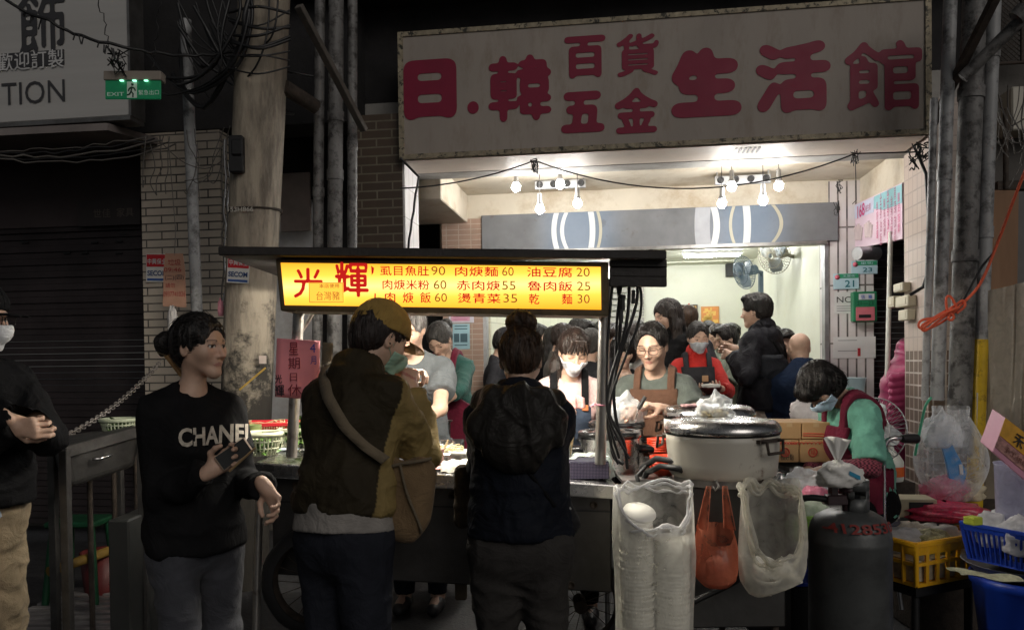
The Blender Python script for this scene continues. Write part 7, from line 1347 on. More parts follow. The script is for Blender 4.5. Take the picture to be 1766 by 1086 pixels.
# ---- things round the worker on the right
t = thing('work_table', 'steel work table with cartons behind the rice cookers', 'table', (at(1390, 800, 4.15).x, 4.15, 0)); a, b = at(1335, 797, 4.2), at(1470, 797, 4.2); zt = a.z; g = MB(); g.box(((a.x + b.x) / 2, 4.22, zt - .012), (b.x - a.x, .5, .024)); g.build('top', M_STEELD, t, bev=.003)
for x in (a.x + .03, b.x - .03):
    for y in (4.0, 4.44): g = MB(); g.tube([(x, y, 0), (x, y, zt - .02)], .014, 8); g.build('leg', M_STEELD, t)
M_CART = mat('cardboard', (.48, .29, .13), .75, var=.08, vs=4, bump=.05, dirt=(.36, .2, .08), damt=.3); M_CRED = mat('carton_red', (.55, .05, .03), .6); k4 = 4.0 / FPX
def carton(x0, y0, x1, y1, label, deco):
    Yc = 4.02; t = thing('carton', label, 'carton', at((x0 + x1) / 2, y1, Yc), 'cartons on the work table'); g = MB(); g.slab(at(x0, y1, Yc), at(x1, y1, Yc), at(x1, y0, Yc), at(x0, y0, Yc), (0, .26, 0)); g.build('box', M_CART, t, bev=.004)
    g = MB(); g.slab(at((x0 + x1) / 2 - 5, y0 + 8, Yc - .001), at((x0 + x1) / 2 + 5, y0 + 8, Yc - .001), at((x0 + x1) / 2 + 5, y0, Yc - .001), at((x0 + x1) / 2 - 5, y0, Yc - .001), (0, -.001, 0)); g.build('tape', mat('tape_tan', (.5, .33, .17), .3), t)
    if deco == 1:
        for yy in (y1 - 10, y1 - 6): g = MB(); g.tube([at(x0 + 1 + (x1 - x0 - 2) * i / 10, yy + 2 * (i / 10) ** 2, Yc - .001) for i in range(11)], .003, 5); g.build('stripe', M_CRED, t)
    if deco >= 2:
        c = at((x0 + x1) / 2 - 5, (y0 + y1) / 2 + 2, Yc - .0015); g = MB(); g.tube([c + Vector((math.cos(q) * .022, 0, math.sin(q) * .022)) for q in [6.2832 * i / 20 for i in range(21)]], .0035, 5); g.build('circle_mark', M_CRED, t); write('lettering', '福', M_CRED, t, c, X3, Z3, w=.026, h=.026, bold=.01, lift=.002)
        g = MB()
        for i in range(8): q = at(x0 + 3 + (x1 - x0 - 6) * i / 7, y0 + 8, Yc - .001); g.tube([q + Vector((math.cos(w) * .011, 0, math.sin(w) * .011)) for w in [3.1416 * j / 8 for j in range(9)]], .0025, 4)
        g.build('scallop_border', M_CRED, t)
        if deco == 3: write('lettering', '·顏好點', mat('carton_dark', (.08, .04, .02), .6), t, at((x0 + x1) / 2 - 2, y1 - 9, Yc - .001), X3, Z3, w=(x1 - x0 - 14) * k4, h=11 * k4, bold=.01, lift=.002)
carton(1341, 728, 1382, 757, 'plain upper left carton behind the rice cooker', 0); carton(1383.5, 728, 1432, 757, 'upper right carton with red stripes behind the worker', 1); carton(1340, 758, 1378, 797, 'lower left carton with a red seal and dark lettering', 3); carton(1379.5, 758, 1434, 797, 'lower right carton with a red seal under the striped one', 2)
g = MB(); a_, b_ = at(1338, 848, 3.75), at(1440, 852, 3.6); t = thing('prep_board', 'low prep table of bags in front of the bending worker', 'table', (a_.x + .12, 3.65, 0)); g.box(((a_.x + b_.x) / 2 + .01, 3.62, a_.z - .01), (.3, .34, .02)); g.build('top', M_STEELD, t)
for x in (a_.x + .02, b_.x - .03): g = MB(); g.tube([(x, 3.5, 0), (x, 3.5, a_.z - .02)], .012, 8); g.tube([(x, 3.75, 0), (x, 3.75, a_.z - .02)], .012, 8); g.build('leg', M_STEELD, t)
zq = a_.z; at2 = lambda px, Y: Vector((at(px, 848, Y).x, Y, zq))
vessel('steel_jug', 'small steel jug behind the rice cooker at the prep table', 'jug', at2(1345, 3.7), [(.035, 0), (.045, .03), (.04, .07), (.022, .085), (.022, .1), (.0, .105)], M_STEEL); crumple('clear_bag', 'large crumpled clear bag under the bending worker\'s hands', 'bag', at2(1388, 3.62), .075, (1.2, 1, .9), F_CLEAR, 71, .4); crumple('white_bag', 'white paper wad inside the clear bag on the prep table', 'bag', at2(1385, 3.64), .05, (1.2, 1, .8), M_WP, 73, .5); crumple('pink_bag', 'small pink bag at the front of the prep table', 'bag', at2(1405, 3.52), .045, (1.1, 1, .8), film('pink_film', (.8, .3, .42), .25), 72, .35)
c = at(1366, 870, 3.3); vessel('red_bowl', 'single red plastic bowl beside the milky bag', 'bowl', (c.x, 3.3, at(1366, 872, 3.3).z), bowlp(.05, .05), mat('deep_red_bowl', (.5, .02, .02), .35)); g = MB(); z_ = at(1366, 872, 3.3).z; g.box((c.x, 3.3, z_ - .02), (.08, .08, .04)); solo(g.build('support_block', M_BLACK), 'black block under the single red bowl', 'block')
gb = at(1388, 922, 3.45); basket('green_basket', 'lime green basket with a clear bag between milky bag and gas cylinder', (gb.x, 3.45, gb.z), .2, .18, .1, M_PGREEN, 6, .9, 14, 12, 6, .004); crumple('clear_bag', 'clear bag spilling over the lime green basket', 'bag', (gb.x, 3.45, gb.z + .05), .075, (1.2, 1, .8), film('greenish_film', (.8, .9, .75), .5), 75, .35)
basket('blue_crate', 'blue crate under the lime green basket', (gb.x + .01, 3.47, gb.z - .2), .2, .2, .19, M_PBLUE, 6, .95, 6, 6, 3, .009); g = MB(); g.box((gb.x + .01, 3.47, (gb.z - .21) / 2), (.2, .2, gb.z - .21)); solo(g.build('black_crate', M_BLACK, bev=.01), 'black crate at the bottom of the stack beside the cylinder', 'crate')
# handlebar of a parked trolley, fan, jacket
t = thing('handlebar', 'curved steel handlebar with a black grip in front of the tiled column', 'handlebar', at(1550, 800, 3.9)); g = MB(); hp_ = smooth([at(1524, 830, 3.85), at(1524, 780, 3.85), at(1530, 760, 3.85), at(1545, 755, 3.85), at(1560, 756, 3.87)]); hp_ = [Vector((hp_[0].x, hp_[0].y, 0))] + hp_; g.tube(hp_, .012, 10); g.build('tube', M_STEEL, t); g = MB(); g.tube([at(1555, 756, 3.86), at(1562, 756, 3.87), at(1580, 756, 3.9)], [.018, .024, .026], 12); g.build('grip', M_BLACK, t)
fc = at(1507, 742, 4.7); t = thing('standing_fan', 'grey caged standing fan behind the bending worker', 'fan', (fc.x, 4.7, 0)); nf = Vector((-.75, -.6, .1)).normalized(); uf = nf.cross(Z3).normalized(); vf = uf.cross(nf); Rf = .2; g = MB()
for i in range(44): a = 6.2832 * i / 44; d = uf * math.cos(a) + vf * math.sin(a); g.tube([fc + nf * .06 + d * .03, fc + nf * .05 + d * .12, fc + d * Rf, fc - nf * .06 + d * .1, fc - nf * .07 + d * .03], .0016, 4)
for r in (.2, .12): g.tube([fc + (uf * math.cos(a) + vf * math.sin(a)) * r + nf * (.05 if r < .15 else 0) for a in [6.2832 * i / 40 for i in range(41)]], .004, 6)
g.build('cage', M_GALV, t); g = MB()
for i in range(4):
    a = 1.57 * i + .3; d = uf * math.cos(a) + vf * math.sin(a); e = uf * -math.sin(a) + vf * math.cos(a); g.grid(lambda u, v: fc + d * (.03 + .14 * v) + e * ((u - .5) * .11 * math.sin(.6 + 2 * v)) + nf * (u - .5) * .05, 5, 6)
o = g.build('blades', mat('blade_clear', (.45, .47, .5), .3), t); sm = o.modifiers.new('thick', 'SOLIDIFY'); sm.thickness = .002
g = MB(); g.tube([fc - nf * .06, fc - nf * .19], [.055, .045], 16); g.build('motor', M_PWHITE, t); g = MB(); g.tube([fc - nf * .14 - Z3 * .04, Vector((fc.x - nf.x * .14, fc.y - nf.y * .14, .03))], .014, 10); g.lathe((fc.x - nf.x * .14, fc.y - nf.y * .14, 0), [(.16, 0), (.15, .03), (.03, .045)], 24); g.build('stand', M_PWHITE, t)
c = at(1536, 828, 4.75); t = thing('jerrycan', 'white bottle with an orange band beside the standing fan', 'bottle', (c.x, 4.75, c.z)); g = MB(); g.lathe((c.x, 4.75, c.z), [(.07, 0), (.075, .02), (.075, .12), (.05, .16), (.02, .19), (.02, .21), (0, .212)], 24); g.build('bottle', M_PWHITE, t); g = MB(); g.lathe((c.x, 4.75, c.z + .03), [(.0765, 0), (.0765, .06)], 24, cap=False); g.build('band', mat('orange_band', (.8, .15, .03), .5), t); g = MB(); g.box((c.x, 4.75, c.z / 2), (.2, .2, c.z)); solo(g.build('pedestal', M_IRON), 'dark box under the white and orange bottle', 'box')
M_JKT = mat('pink_jacket', (.36, .03, .12), .5, var=.15, vs=5, sheen=.2); jk = thing('pink_jacket', 'magenta quilted jacket hanging in front of the black shutter', 'jacket', at(1540, 850, 6.0))
S_ = S(.03); S_.chain([at(1572, 610, 6.0), at(1565, 660, 6.0), at(1560, 720, 6.0), at(1558, 850, 6.0)], [.12, .17, .18, .185]); o = sdf_obj('shell', S_, .007, M_JKT, jk, wr=[(8, .018, (.6, .6, 1)), (14, .012, (.35, .35, 1))], seed=4)
S_ = S(.02)
for i in range(7): S_.cap(at(1540, 652 + 12 * i, 5.83), at(1566, 648 + 12 * i, 5.8), .034, .034)
S_.k = .008; sdf_obj('sleeve', S_, .006, M_JKT, jk, wr=[(20, .004, (1, 1, .6))], seed=5)
# ---- dining room fittings
def wfan(label, px, py, Y, R, mk, ang, arm):
    c = at(px, py, Y); t = thing('wall_fan', label, 'fan', c); n = Vector((math.cos(rad(ang)), math.sin(rad(ang)), -.25)).normalized(); u = n.cross(Z3).normalized(); v = u.cross(n); g = MB()
    for i in range(36): a = 6.2832 * i / 36; d = u * math.cos(a) + v * math.sin(a); g.tube([c + n * .06 + d * .03, c + n * .05 + d * R * .6, c + d * R, c - n * .05 + d * R * .5], .0032, 4)
    for r in (R, R * .66): g.tube([c + (u * math.cos(a) + v * math.sin(a)) * r + n * (.05 if r < R else 0) for a in [6.2832 * i / 36 for i in range(37)]], .004, 6)
    g.build('cage', mk, t); g = MB()
    for i in range(3):
        a = 2.094 * i + .5; d = u * math.cos(a) + v * math.sin(a); e = v * math.cos(a) - u * math.sin(a); g.grid(lambda p, q: c + d * (.03 + R * .75 * q) + e * ((p - .5) * R * .75 * math.sin(.6 + 2 * q)) + n * (p - .5) * .04, 5, 6)
    o = g.build('blades', mat('blade_grey', (.35, .4, .45), .3), t); sm = o.modifiers.new('thick', 'SOLIDIFY'); sm.thickness = .003
    g = MB(); g.tube([c - n * .04, c - n * .17], [.05, .06], 14); g.build('motor', mk, t); e = at(*arm, Y + .15); g = MB(); g.tube([c - n * .14, c - n * .14 + (e - c) * .5 - Z3 * .0, e], .022, 8); g.box(e - Z3 * .1, (.05, .05, .3)); g.build('arm', mk, t)
M_FANW = mat('fan_cream', (.30, .28, .22), .5); M_FANB = mat('fan_blue', (.08, .12, .16), .5); wfan('cream caged wall fan high on the pale green wall', 1335, 440, 8.2, .2, M_FANW, 215, (1378, 455)); wfan('dark blue wall fan left of the cream one', 1283, 470, 9.2, .2, M_FANB, 200, (1312, 478))
g = MB(); c = at(1379, 490, 8.6); g.box(c, (.08, .05, .06)); solo(g.build('junction_box', M_FANW, bev=.005), 'small cream box under the cream wall fan', 'box'); g = MB(); c = at(1394, 484, 8.5); g.box(c, (.05, .04, .1)); solo(g.build('switch', M_BLACK, bev=.005), 'small black switch box on the pale green wall', 'switch')
g = MB(); c = F(FS(1266, 466, TB - .03), TB - .06, FZ(1266, 466, TB - .03)); g.box(c, (.24, .1, .19), FROT.to_3x3()); solo(g.build('speaker', M_BLACK, bev=.008), 'black speaker box high in the dining room corner', 'speaker')
def pic(label, x0, y0, x1, y1, fr, c1, c2, deco):
    q = TB - .02; t = thing('wall_picture', label, 'picture', fp((x0 + x1) / 2, y1, q)); planar('frame', fr, t, x0, y0, x1, y1, q, .02); planar('print', c1, t, x0 + 2, y0 + 2, x1 - 2, y1 - 2, q - .021, .002)
    g = MB(); s, z = FP((x0 + x1) / 2, (y0 + y1) / 2, q - .025)
    for i in range(deco): r = random.Random(i); a = r.uniform(0, 6.28); d = r.uniform(0, .12); g.box(F(s + math.cos(a) * d * .9, q - .025, z + math.sin(a) * d * 1.1), (r.uniform(.02, .05), .004, r.uniform(.02, .05)), FROT.to_3x3())
    g.build('printed_ornament', c2, t)
pic('small red and gold picture in a dark frame on the back wall', 1170, 525, 1203, 556, M_IRON, mat('pic_gold', (.5, .3, .08), .5), mat('pic_red', (.5, .06, .03), .5), 14); pic('unframed red and gold print on the back wall', 1209, 528, 1240, 568, mat('pic_edge', (.55, .25, .06), .5), mat('pic_orange', (.6, .22, .05), .5), mat('pic_yellow', (.7, .45, .1), .5), 40)
t = thing('notice', 'pink notice pasted on the clay tiled pillar', 'notice', fp(795, 556, T1 - .035)); planar('paper', mat('pale_paper', (.62, .6, .66), .6), t, 774, 531, 817, 557, T1 - .032, .002); planar('pink_field', mat('notice_pink', (.66, .35, .47), .6), t, 778, 531, 810, 554, T1 - .0345, .001)
for y in (535, 540, 545, 550): planar('text_line', M_BT, t, 782, y, 806, y + 1.4, T1 - .0358, .0005, 0)
t = thing('notice', 'pale blue notice below the pink one on the clay tiled pillar', 'notice', fp(795, 602, T1 - .035)); planar('paper', mat('notice_blue', (.35, .55, .62), .6), t, 781, 558, 810, 602, T1 - .032, .002)
for x0, y0, x1, y1 in ((783, 575, 792, 590), (794, 575, 806, 590), (784, 561, 806, 563), (784, 566, 806, 568), (784, 594, 806, 596)): planar('printed_block', mat('print_dark', (.06, .12, .15), .6), t, x0, y0, x1, y1, T1 - .0345, .0008, 0)
nw = (bl2 - bl).normalized(); 
def lw_(px, py): r = ray(px, py); n = nw.cross(Z3); k = (bl - CAMP).dot(n) / r.dot(n); return CAMP + r * k
g = MB(); nn = nw.cross(Z3) * .004; nn = nn if nn.y < 0 else -nn; g.slab(lw_(876, 577) + nn, lw_(885, 575) + nn, lw_(885, 540) + nn, lw_(877, 540) + nn, nn); solo(g.build('paper_strip', mat('strip_pink', (.66, .33, .35), .6)), 'narrow pink paper strip on the left dining room wall', 'notice')
M_TAB = mat('table_top', (.40, .36, .32), .4, var=.1); M_STL = mat('stool_steel', (.5, .5, .52), .35, metal=.8)
def table(label, x, y, w=.9, d=.6, group='dining tables'):
    t = thing('dining_table', label, 'table', (x, y, .15), group); g = MB(); g.box((x, y, .89), (w, d, .03), FROT.to_3x3()); g.build('table_top', M_TAB, t, bev=.004)
    for sx in (-1, 1):
        for sy in (-1, 1): q = FROT.to_3x3() @ Vector((sx * (w / 2 - .05), sy * (d / 2 - .05), 0)); g = MB(); g.tube([(x + q.x, y + q.y, .15), (x + q.x, y + q.y, .88)], .016, 8); g.build('leg', M_STL, t)
def stool(label, x, y, h=.45, m=None):
    t = thing('stool', label, 'stool', (x, y, .15), 'steel stools in the dining room'); g = MB(); g.lathe((x, y, .15 + h - .03), [(.15, 0), (.16, .015), (.15, .03), (0, .032)], 24); g.build('seat', m or mat('stool_seat', (.08, .08, .1), .5), t)
    for i in range(4): a = .785 + 1.57 * i; g = MB(); g.tube([(x + math.cos(a) * .11, y + math.sin(a) * .11, .15 + h - .03), (x + math.cos(a) * .17, y + math.sin(a) * .17, .15)], .011, 8); g.build('leg', M_STL, t)
table('dining table at the left with purple cups', at(960, 632, 6.7).x, 6.9); table('dining table in the middle behind the masked vendor', at(1075, 632, 6.4).x, 6.6); table('dining table at the right behind the standing man', at(1300, 650, 7.4).x, 7.5); table('dining table at the back of the room', at(1200, 620, 8.6).x, 8.8)
chair = thing('steel_chair', 'steel framed chair under the bald diner', 'chair', (at(1362, 715, 5.75).x, 5.9, .15)); x = chair.location.x; g = MB()
g.tube(smooth([Vector((x - .2, 5.72, .15)), Vector((x - .2, 5.72, .8)), Vector((x - .17, 5.72, .86)), Vector((x + .17, 5.72, .86)), Vector((x + .2, 5.72, .8)), Vector((x + .2, 5.72, .15))]), .014, 8); [g.tube([Vector((x + q, 5.72, .86)), Vector((x + q, 5.72, .6))], .008, 6) for q in (-.1, 0, .1)]; g.build('back_frame', M_STL, chair); g = MB(); g.box((x, 5.92, .58), (.4, .4, .04)); g.build('seat', M_BLACK, chair, bev=.01)
for q in (-.18, .18): g = MB(); g.tube([(x + q, 6.1, .57), (x + q, 6.12, .15)], .014, 8); g.build('leg', M_STL, chair)
c = at(952, 632, 6.6); vessel('purple_cup', 'purple cup on the left dining table', 'cup', (c.x, 6.65, .905), cupp(.05, .06, .09), mat('purple_cup', (.16, .08, .4), .4)); c = at(940, 628, 6.5); vessel('clear_cup', 'clear cup on the left dining table', 'cup', (c.x, 6.62, .905), cupp(.035, .04, .1), M_CLEAR)
t = thing('plastic_tub', 'pale blue plastic tub on a stack behind the bending worker', 'tub', (at(1465, 682, 5.0).x, 5.0, .15)); zz = at(1465, 684, 5.0).z; x = t.location.x; g = MB(); g.lathe((x, 5.0, zz), [(.08, 0), (.1, .12), (.105, .125), (.095, .12), (.07, .01), (0, .01)], 28, cap=False); g.build('tub', mat('tub_blue', (.55, .7, .76), .35, trans=.3), t); g = MB(); g.box((x, 5.0, (.15 + zz) / 2), (.22, .22, zz - .15)); g.build('stack', M_PWHITE, t, bev=.01)
crumple('white_sack', 'big white plastic sack behind the bending worker\'s head', 'sack', at(1408, 742, 4.7), .13, (1.1, .7, 1.0), film('sack_film', (.8, .76, .76), .2), 81, .25)
# ================================================================== left-hand side: sink, chain, tag, grating
M_SINK = mat('sink_steel', (.16, .155, .15), .4, metal=.8, var=.25, vs=6, bump=.1, bs=50, dirt=(.05, .045, .04), dscale=4, damt=.7)
t = thing('sink_unit', 'dull steel sink trough on square legs at the left', 'sink', at(150, 1000, 3.6)); a0, a1, a2, a3 = at(110, 772, 3.3), at(245, 735, 3.75), at(205, 738, 4.2), at(88, 758, 3.75)
g = MB(); dn = Vector((0, 0, -.19)); rim = [a0, a1, a2, a3]; mid = sum(rim, Vector()) / 4; low = [p.lerp(mid, .16) + dn for p in rim]; g.hexa(low + rim); o = g.build('trough', M_SINK, t, bev=.03, seg=3)
g = MB(); loop = rim + [rim[0]]
for i in range(4): A, B = loop[i], loop[i + 1]; n = (B - A).normalized().cross(Z3) * .012; g.slab(A - n - Z3 * .045, B - n - Z3 * .045, B - n + Z3 * .006, A - n + Z3 * .006, n * 2)
g.build('rim', M_SINK, t, bev=.003); g = MB(); g.hexa([p.lerp(mid, .06) - Z3 * .02 for p in rim] + [p.lerp(mid, .05) + Z3 * .0075 for p in rim]); g.build('basin_opening', mat('sink_inside', (.06, .06, .06), .5, metal=.5), t)
for p in rim: q = p.lerp(mid, .02); g = MB(); g.box((q.x, q.y, q.z / 2), (.036, .036, q.z - .02)); g.build('leg', M_SINK, t, bev=.003)
g = MB(); c = a0.lerp(a1, .42) - Z3 * .085; d = (a1 - a0).normalized(); n = d.cross(Z3); n = n if n.y < 0 else -n; g.tube([c - d * .04, c - d * .035 + n * .03, c + d * .035 + n * .03, c + d * .04], .007, 8); g.build('handle', M_STEEL, t)
g = MB(); a, b = at(102, 757, 3.75), at(278, 622, 5.0); nL = 46; pts = sag(a, b, .05, nL, 0)
for i in range(nL):
    p, q = pts[i], pts[i + 1]; d = (q - p).normalized(); s = d.orthogonal().normalized(); s = s if i % 2 else d.cross(s); L = (q - p).length * .72; g.tube([(p + q) / 2 + d * math.cos(w) * L + s * math.sin(w) * .013 for w in [6.2832 * j / 10 for j in range(11)]], .0042, 5)
solo(g.build('chain', mat('chain_steel', (.32, .29, .27), .5, metal=.7, var=.3)), 'steel chain stretched from the sink to the tiled pier', 'chain')
c = at(205, 742, 4.0); round_basket('pale green strainer basket behind the sink', (c.x, 4.0, c.z - .02), .085, .075, mat('pale_strainer', (.45, .5, .36), .5)); leaves('vegetable_leaves', 'chopped dark greens in the strainer behind the sink', 'vegetables', (c.x, 4.0, c.z + .0), .06, .06, .065, M_GREEN, 90, .045, 8)
t = thing('prep_trolley', 'dark trolley carrying the strainer behind the sink', 'trolley', (c.x, 4.05, 0)); g = MB(); g.box((c.x, 4.05, c.z - .04), (.3, .3, .03)); g.build('top', M_STEELD, t)
for sx in (-.12, .12):
    for sy in (-.12, .12): g = MB(); g.tube([(c.x + sx, 4.05 + sy, 0), (c.x + sx, 4.05 + sy, c.z - .05)], .014, 8); g.build('leg', M_IRON, t)
tg = thing('hanging_tag', 'brown cardboard tag with handwriting hanging on the tiled pier', 'tag', at(300, 530, 5.1)); Yt = 5.1; g = MB(); g.prism([at(x, y, Yt) for x, y in ((281, 528), (321, 530), (319, 465), (315, 437), (285, 437), (282, 465))], (0, .004, 0)); g.build('card', mat('tag_card', (.34, .19, .13), .8, var=.15), tg)
M_TAGR = mat('tag_red', (.25, .02, .02), .7); M_TAGB = mat('tag_black', (.04, .025, .03), .7); kt = Yt / FPX
for s, x, y, w, h, m in (('垃圾', 301, 452, 22, 11, M_TAGR), ('09:46', 298, 465, 30, 7, M_TAGR), ('(二)(四)', 301, 479, 32, 10, M_TAGB), ('請勿', 294, 492, 16, 8, M_TAGR), ('0937741026', 301, 507, 38, 9, M_TAGR)): write('lettering', s, m, tg, at(x, y, Yt), X3, Z3, w=w * kt, h=h * kt, lift=.003)
g = MB(); g.tube([at(301, 440, Yt), at(303, 400, 5.15), at(290, 235, 5.2)], .003, 5); g.tube([at(303, 528, Yt), at(303, 560, Yt)], .004, 5); g.build('string', M_WIRE, tg)
crumple('rag', 'twisted pale rag hanging below the cardboard tag', 'rag', at(298, 580, 5.05), .05, (.6, .5, 2.2), mat('rag_pale', (.45, .43, .42), .8), 91, .3); crumple('red_string', 'pink and white string hanging beside the pole sticker', 'string', at(381, 545, 5.0), .03, (.6, .5, 2), mat('string_pink', (.5, .2, .25), .7), 92, .3)
t = thing('plastic_stool', 'green plastic stool under the sink', 'stool', at_z(130, 915, .0) * 0 + Vector((at(140, 930, 4.6).x, 4.6, 0))); x = t.location.x; M_GS = mat('stool_green', (.008, .07, .03), .45); zs2 = at(140, 898, 4.6).z; g = MB(); g.box((x, 4.6, zs2), (.3, .26, .035)); g.build('seat', M_GS, t, bev=.01)
for sx in (-1, 1):
    for sy in (-1, 1): g = MB(); g.tube([(x + sx * .11, 4.6 + sy * .09, zs2), (x + sx * .15, 4.6 + sy * .13, 0)], .022, 6); g.build('leg', M_GS, t)
g = MB(); c = at(160, 925, 4.75); g.lathe((c.x + .06, 4.75, 0), [(.1, 0), (.13, .3), (.12, .3), (.09, .02)], 24); solo(g.build('red_bucket', mat('bucket_red', (.11, .01, .01), .5)), 'red bucket in the shade under the sink', 'bucket')
t = thing('duckboard', 'dark slatted duckboard on the ground at the lower left', 'duckboard', (at(140, 1060, 4.3).x, 4.3, 0)); x0, x1 = at(30, 1050, 4.3).x, at(300, 1050, 4.3).x
for i in range(9): g = MB(); y = 4.05 + .09 * i; g.box(((x0 + x1) / 2, y, .05), (x1 - x0, .05, .022)); g.build('slat', mat('slat_wet', (.25, .235, .235), .35, var=.3), t, bev=.003)
for q in (.1, .5, .9): g = MB(); g.box((x0 + (x1 - x0) * q, 4.41, .02), (.05, .82, .036)); g.build('runner', M_IRON, t)
g = MB(); a, b = at(85, 985, 4.3), at(250, 928, 4.9); g.tube([a, b], .03, 8); solo(g.build('yellow_kerb_tube', mat('worn_yellow', (.28, .17, .03), .7, var=.4)), 'worn yellow tube lying low behind the sink legs', 'tube')
g = MB(); c = at(232, 960, 3.75); g.box((c.x, 3.75, .36), (.1, .3, .72)); solo(g.build('metal_cabinet', mat('cabinet_grey', (.05, .052, .05), .5, metal=.3), bev=.008), 'narrow grey metal cabinet between the sink and the cart', 'cabinet')
t = thing('bamboo_skewer_stick', 'thin yellow bamboo stick leaning on the pole base', 'stick', at(415, 670, 4.6)); g = MB(); g.tube([at(413, 672, 4.6), at(458, 634, 4.6)], .006, 6); g.build('shaft', mat('bamboo_yellow', (.5, .33, .07), .5), t); g = MB(); c = at(453, 620, 4.79); g.box(c, (.045, .003, .05)); solo(g.build('paper_label', mat('label_pale', (.6, .5, .45), .7), None), 'small pale label stuck on the black pole base', 'label')
# ================================================================== people
FL = .15
C_BLK = cloth('black_cloth', (.008, .008, .009)); C_SWEAT = cloth('black_sweat', (.009, .009, .010), bump=.3, bs=500); C_JEAN = cloth('grey_denim', (.05, .052, .062)); C_DKJ = cloth('dark_denim', (.02, .022, .03))
C_OLIVE = cloth('two_tone_jacket', (.046, .036, .017), rough=.6, vcol=True); C_NAVY = cloth('navy_puffer', (.008, .010, .016), rough=.7, bump=.2, bs=60); C_GREYT = cloth('grey_trousers', (.042, .039, .037))
C_KHAKI = cloth('khaki_cotton', (.26, .20, .125)); C_GT = cloth('grey_tshirt', (.11, .122, .132)); C_GG = cloth('green_grey_tshirt', (.12, .14, .125)); C_BROWN = cloth('brown_apron', (.13, .065, .04)); C_MAR = cloth('maroon_apron', (.15, .010, .032))
C_TEALS = cloth('dark_green_shirt', (.03, .10, .085)); C_PINK = cloth('pale_pink_shirt', (.70, .50, .48)); C_DENIM = cloth('denim_apron', (.035, .05, .08)); C_MINT = cloth('mint_shirt', (.18, .47, .36)); C_RED = cloth('red_sweater', (.50, .025, .02), bump=.5, bs=250); C_NVY = cloth('navy_jacket', (.012, .022, .05)); C_BEI = cloth('beige_trousers', (.50, .43, .36)); C_HDK = cloth('black_hoodie', (.014, .014, .018), rough=.6); C_SGE = cloth('sage_shirt', (.22, .25, .2)); C_STONE = cloth('stone_shirt', (.42, .41, .38)); C_CHAR = cloth('charcoal_coat', (.035, .035, .04)); C_LBLUE = cloth('pale_blue_shirt', (.40, .47, .58))
def plaid():
    m = cloth('plaid_sleeve', (.2, .03, .05)); N = m.node_tree; L = N.links; b = N.nodes['Principled BSDF']; g = N.nodes.new('ShaderNodeTexCoord'); ck = N.nodes.new('ShaderNodeTexChecker'); ck.inputs['Scale'].default_value = 95; ck.inputs[1].default_value = (.30, .07, .10, 1); ck.inputs[2].default_value = (.07, .012, .025, 1); L.new(g.outputs['Object'], ck.inputs[0]); L.new(ck.outputs[0], b.inputs['Base Color']); return m
C_PLAID = plaid()
WD = lambda x, y, Y: dict(world=tuple(at(x, y, Y)))
def A(x, y, Y, **k): return dict(WD(x, y, Y), **k)
# -- passer-by at the left edge
p = Person('man at the left edge in black jacket, face mask and khaki trousers with folded arms', (-38, 548, 3.0), yaw=128, head=(-34, 8, 0), res=.006, hres=.004, eyes='open', L=A(-6, 716, 2.80, hd=(.9, .3, .1), hn=(0, -1, -.3), curl=.45, el=(-.9, -.2, -.6)), R=A(20, 735, 2.86, hd=(-.64, .75, -.1), hn=(-.5, -.6, .1), curl=.65, el=(.4, -.4, -1)), fat=1.06)
p.top(C_BLK, 'jacket', .026, 1.0, -.15, loose=.025, neck=.07, collar=.35, wr=[(6, .014, (1, 1, .7)), (15, .007, (1, 1, 1))]); p.trousers(C_KHAKI, wide=1.12, wr=[(5, .012, (1, 1, .7)), (12, .010, (.7, .7, 1.6))]); p.hair(M_HAIR, 'short', vol=.4); p.cap(C_BLK); p.mask(); p.glasses()
S_ = S(.03); p.torso(S_); S_.ecap(p.waist, p.waist - p.u * .2, .15, .17, p.tr, .72, .05); S_.off = .014; S_.clip(p.waist - p.u * .2, -p.u); S_.clip(p.waist - p.u * .08, p.u); sdf_obj('shirt_tail', S_, .008, C_LBLUE, p.obj, wr=[(10, .008, None)])
# -- young woman with phone
p = Person('young woman in black sweatshirt with white lettering, hair tied back, holding a phone', (346, 598, 2.8), yaw=142, head=(-32, 3, 0), shw=.9, fat=.88, fem=True, res=.0042, hres=.0035, eyes='open', step=.16, R=A(362, 812, 2.60, hd=(-.75, .35, .55), hn=(.3, .9, .2), curl=.5, el=(.35, -.5, -1)), L=A(456, 838, 2.70, hd=(-.45, .45, -.9), hn=(.6, .3, -.2), curl=.5, el=(-.2, -.5, -1)), lips=(.42, .2, .17))
p.top(C_SWEAT, 'sweatshirt', .018, .95, -.20, loose=.018, neck=.06, slk=1.05, wr=[(5, .014, (1, 1, .55)), (12, .008, (1, 1, .9))]); pw2 = p
p.trousers(C_JEAN, 'jeans', off=.006, wide=1.06, top=-.2, wr=[(5, .010, (1, 1, .5)), (12, .006, (.8, .8, 1.5))]); p.hair(M_HAIR, 'lowbun', 2600)
v, f = glyphs('CHANEL', .03); lo, hi = v.min(0), v.max(0); q = (v - lo) / (hi - lo); mb = MB(); Q = trace(p.topS, 308 + q[:, 0] * 122, 772 - q[:, 1] * 30 - q[:, 0] * 12 + 0 * q[:, 1], .018, 2.0); mb.add([tuple(a) for a in Q], f); mb.build('lettering', mat('print_offwhite', (.50, .45, .38), .8, var=.3, vs=60), bpy.data.objects[[o.name for o in p.obj.children if o.name.startswith('sweatshirt')][0]])
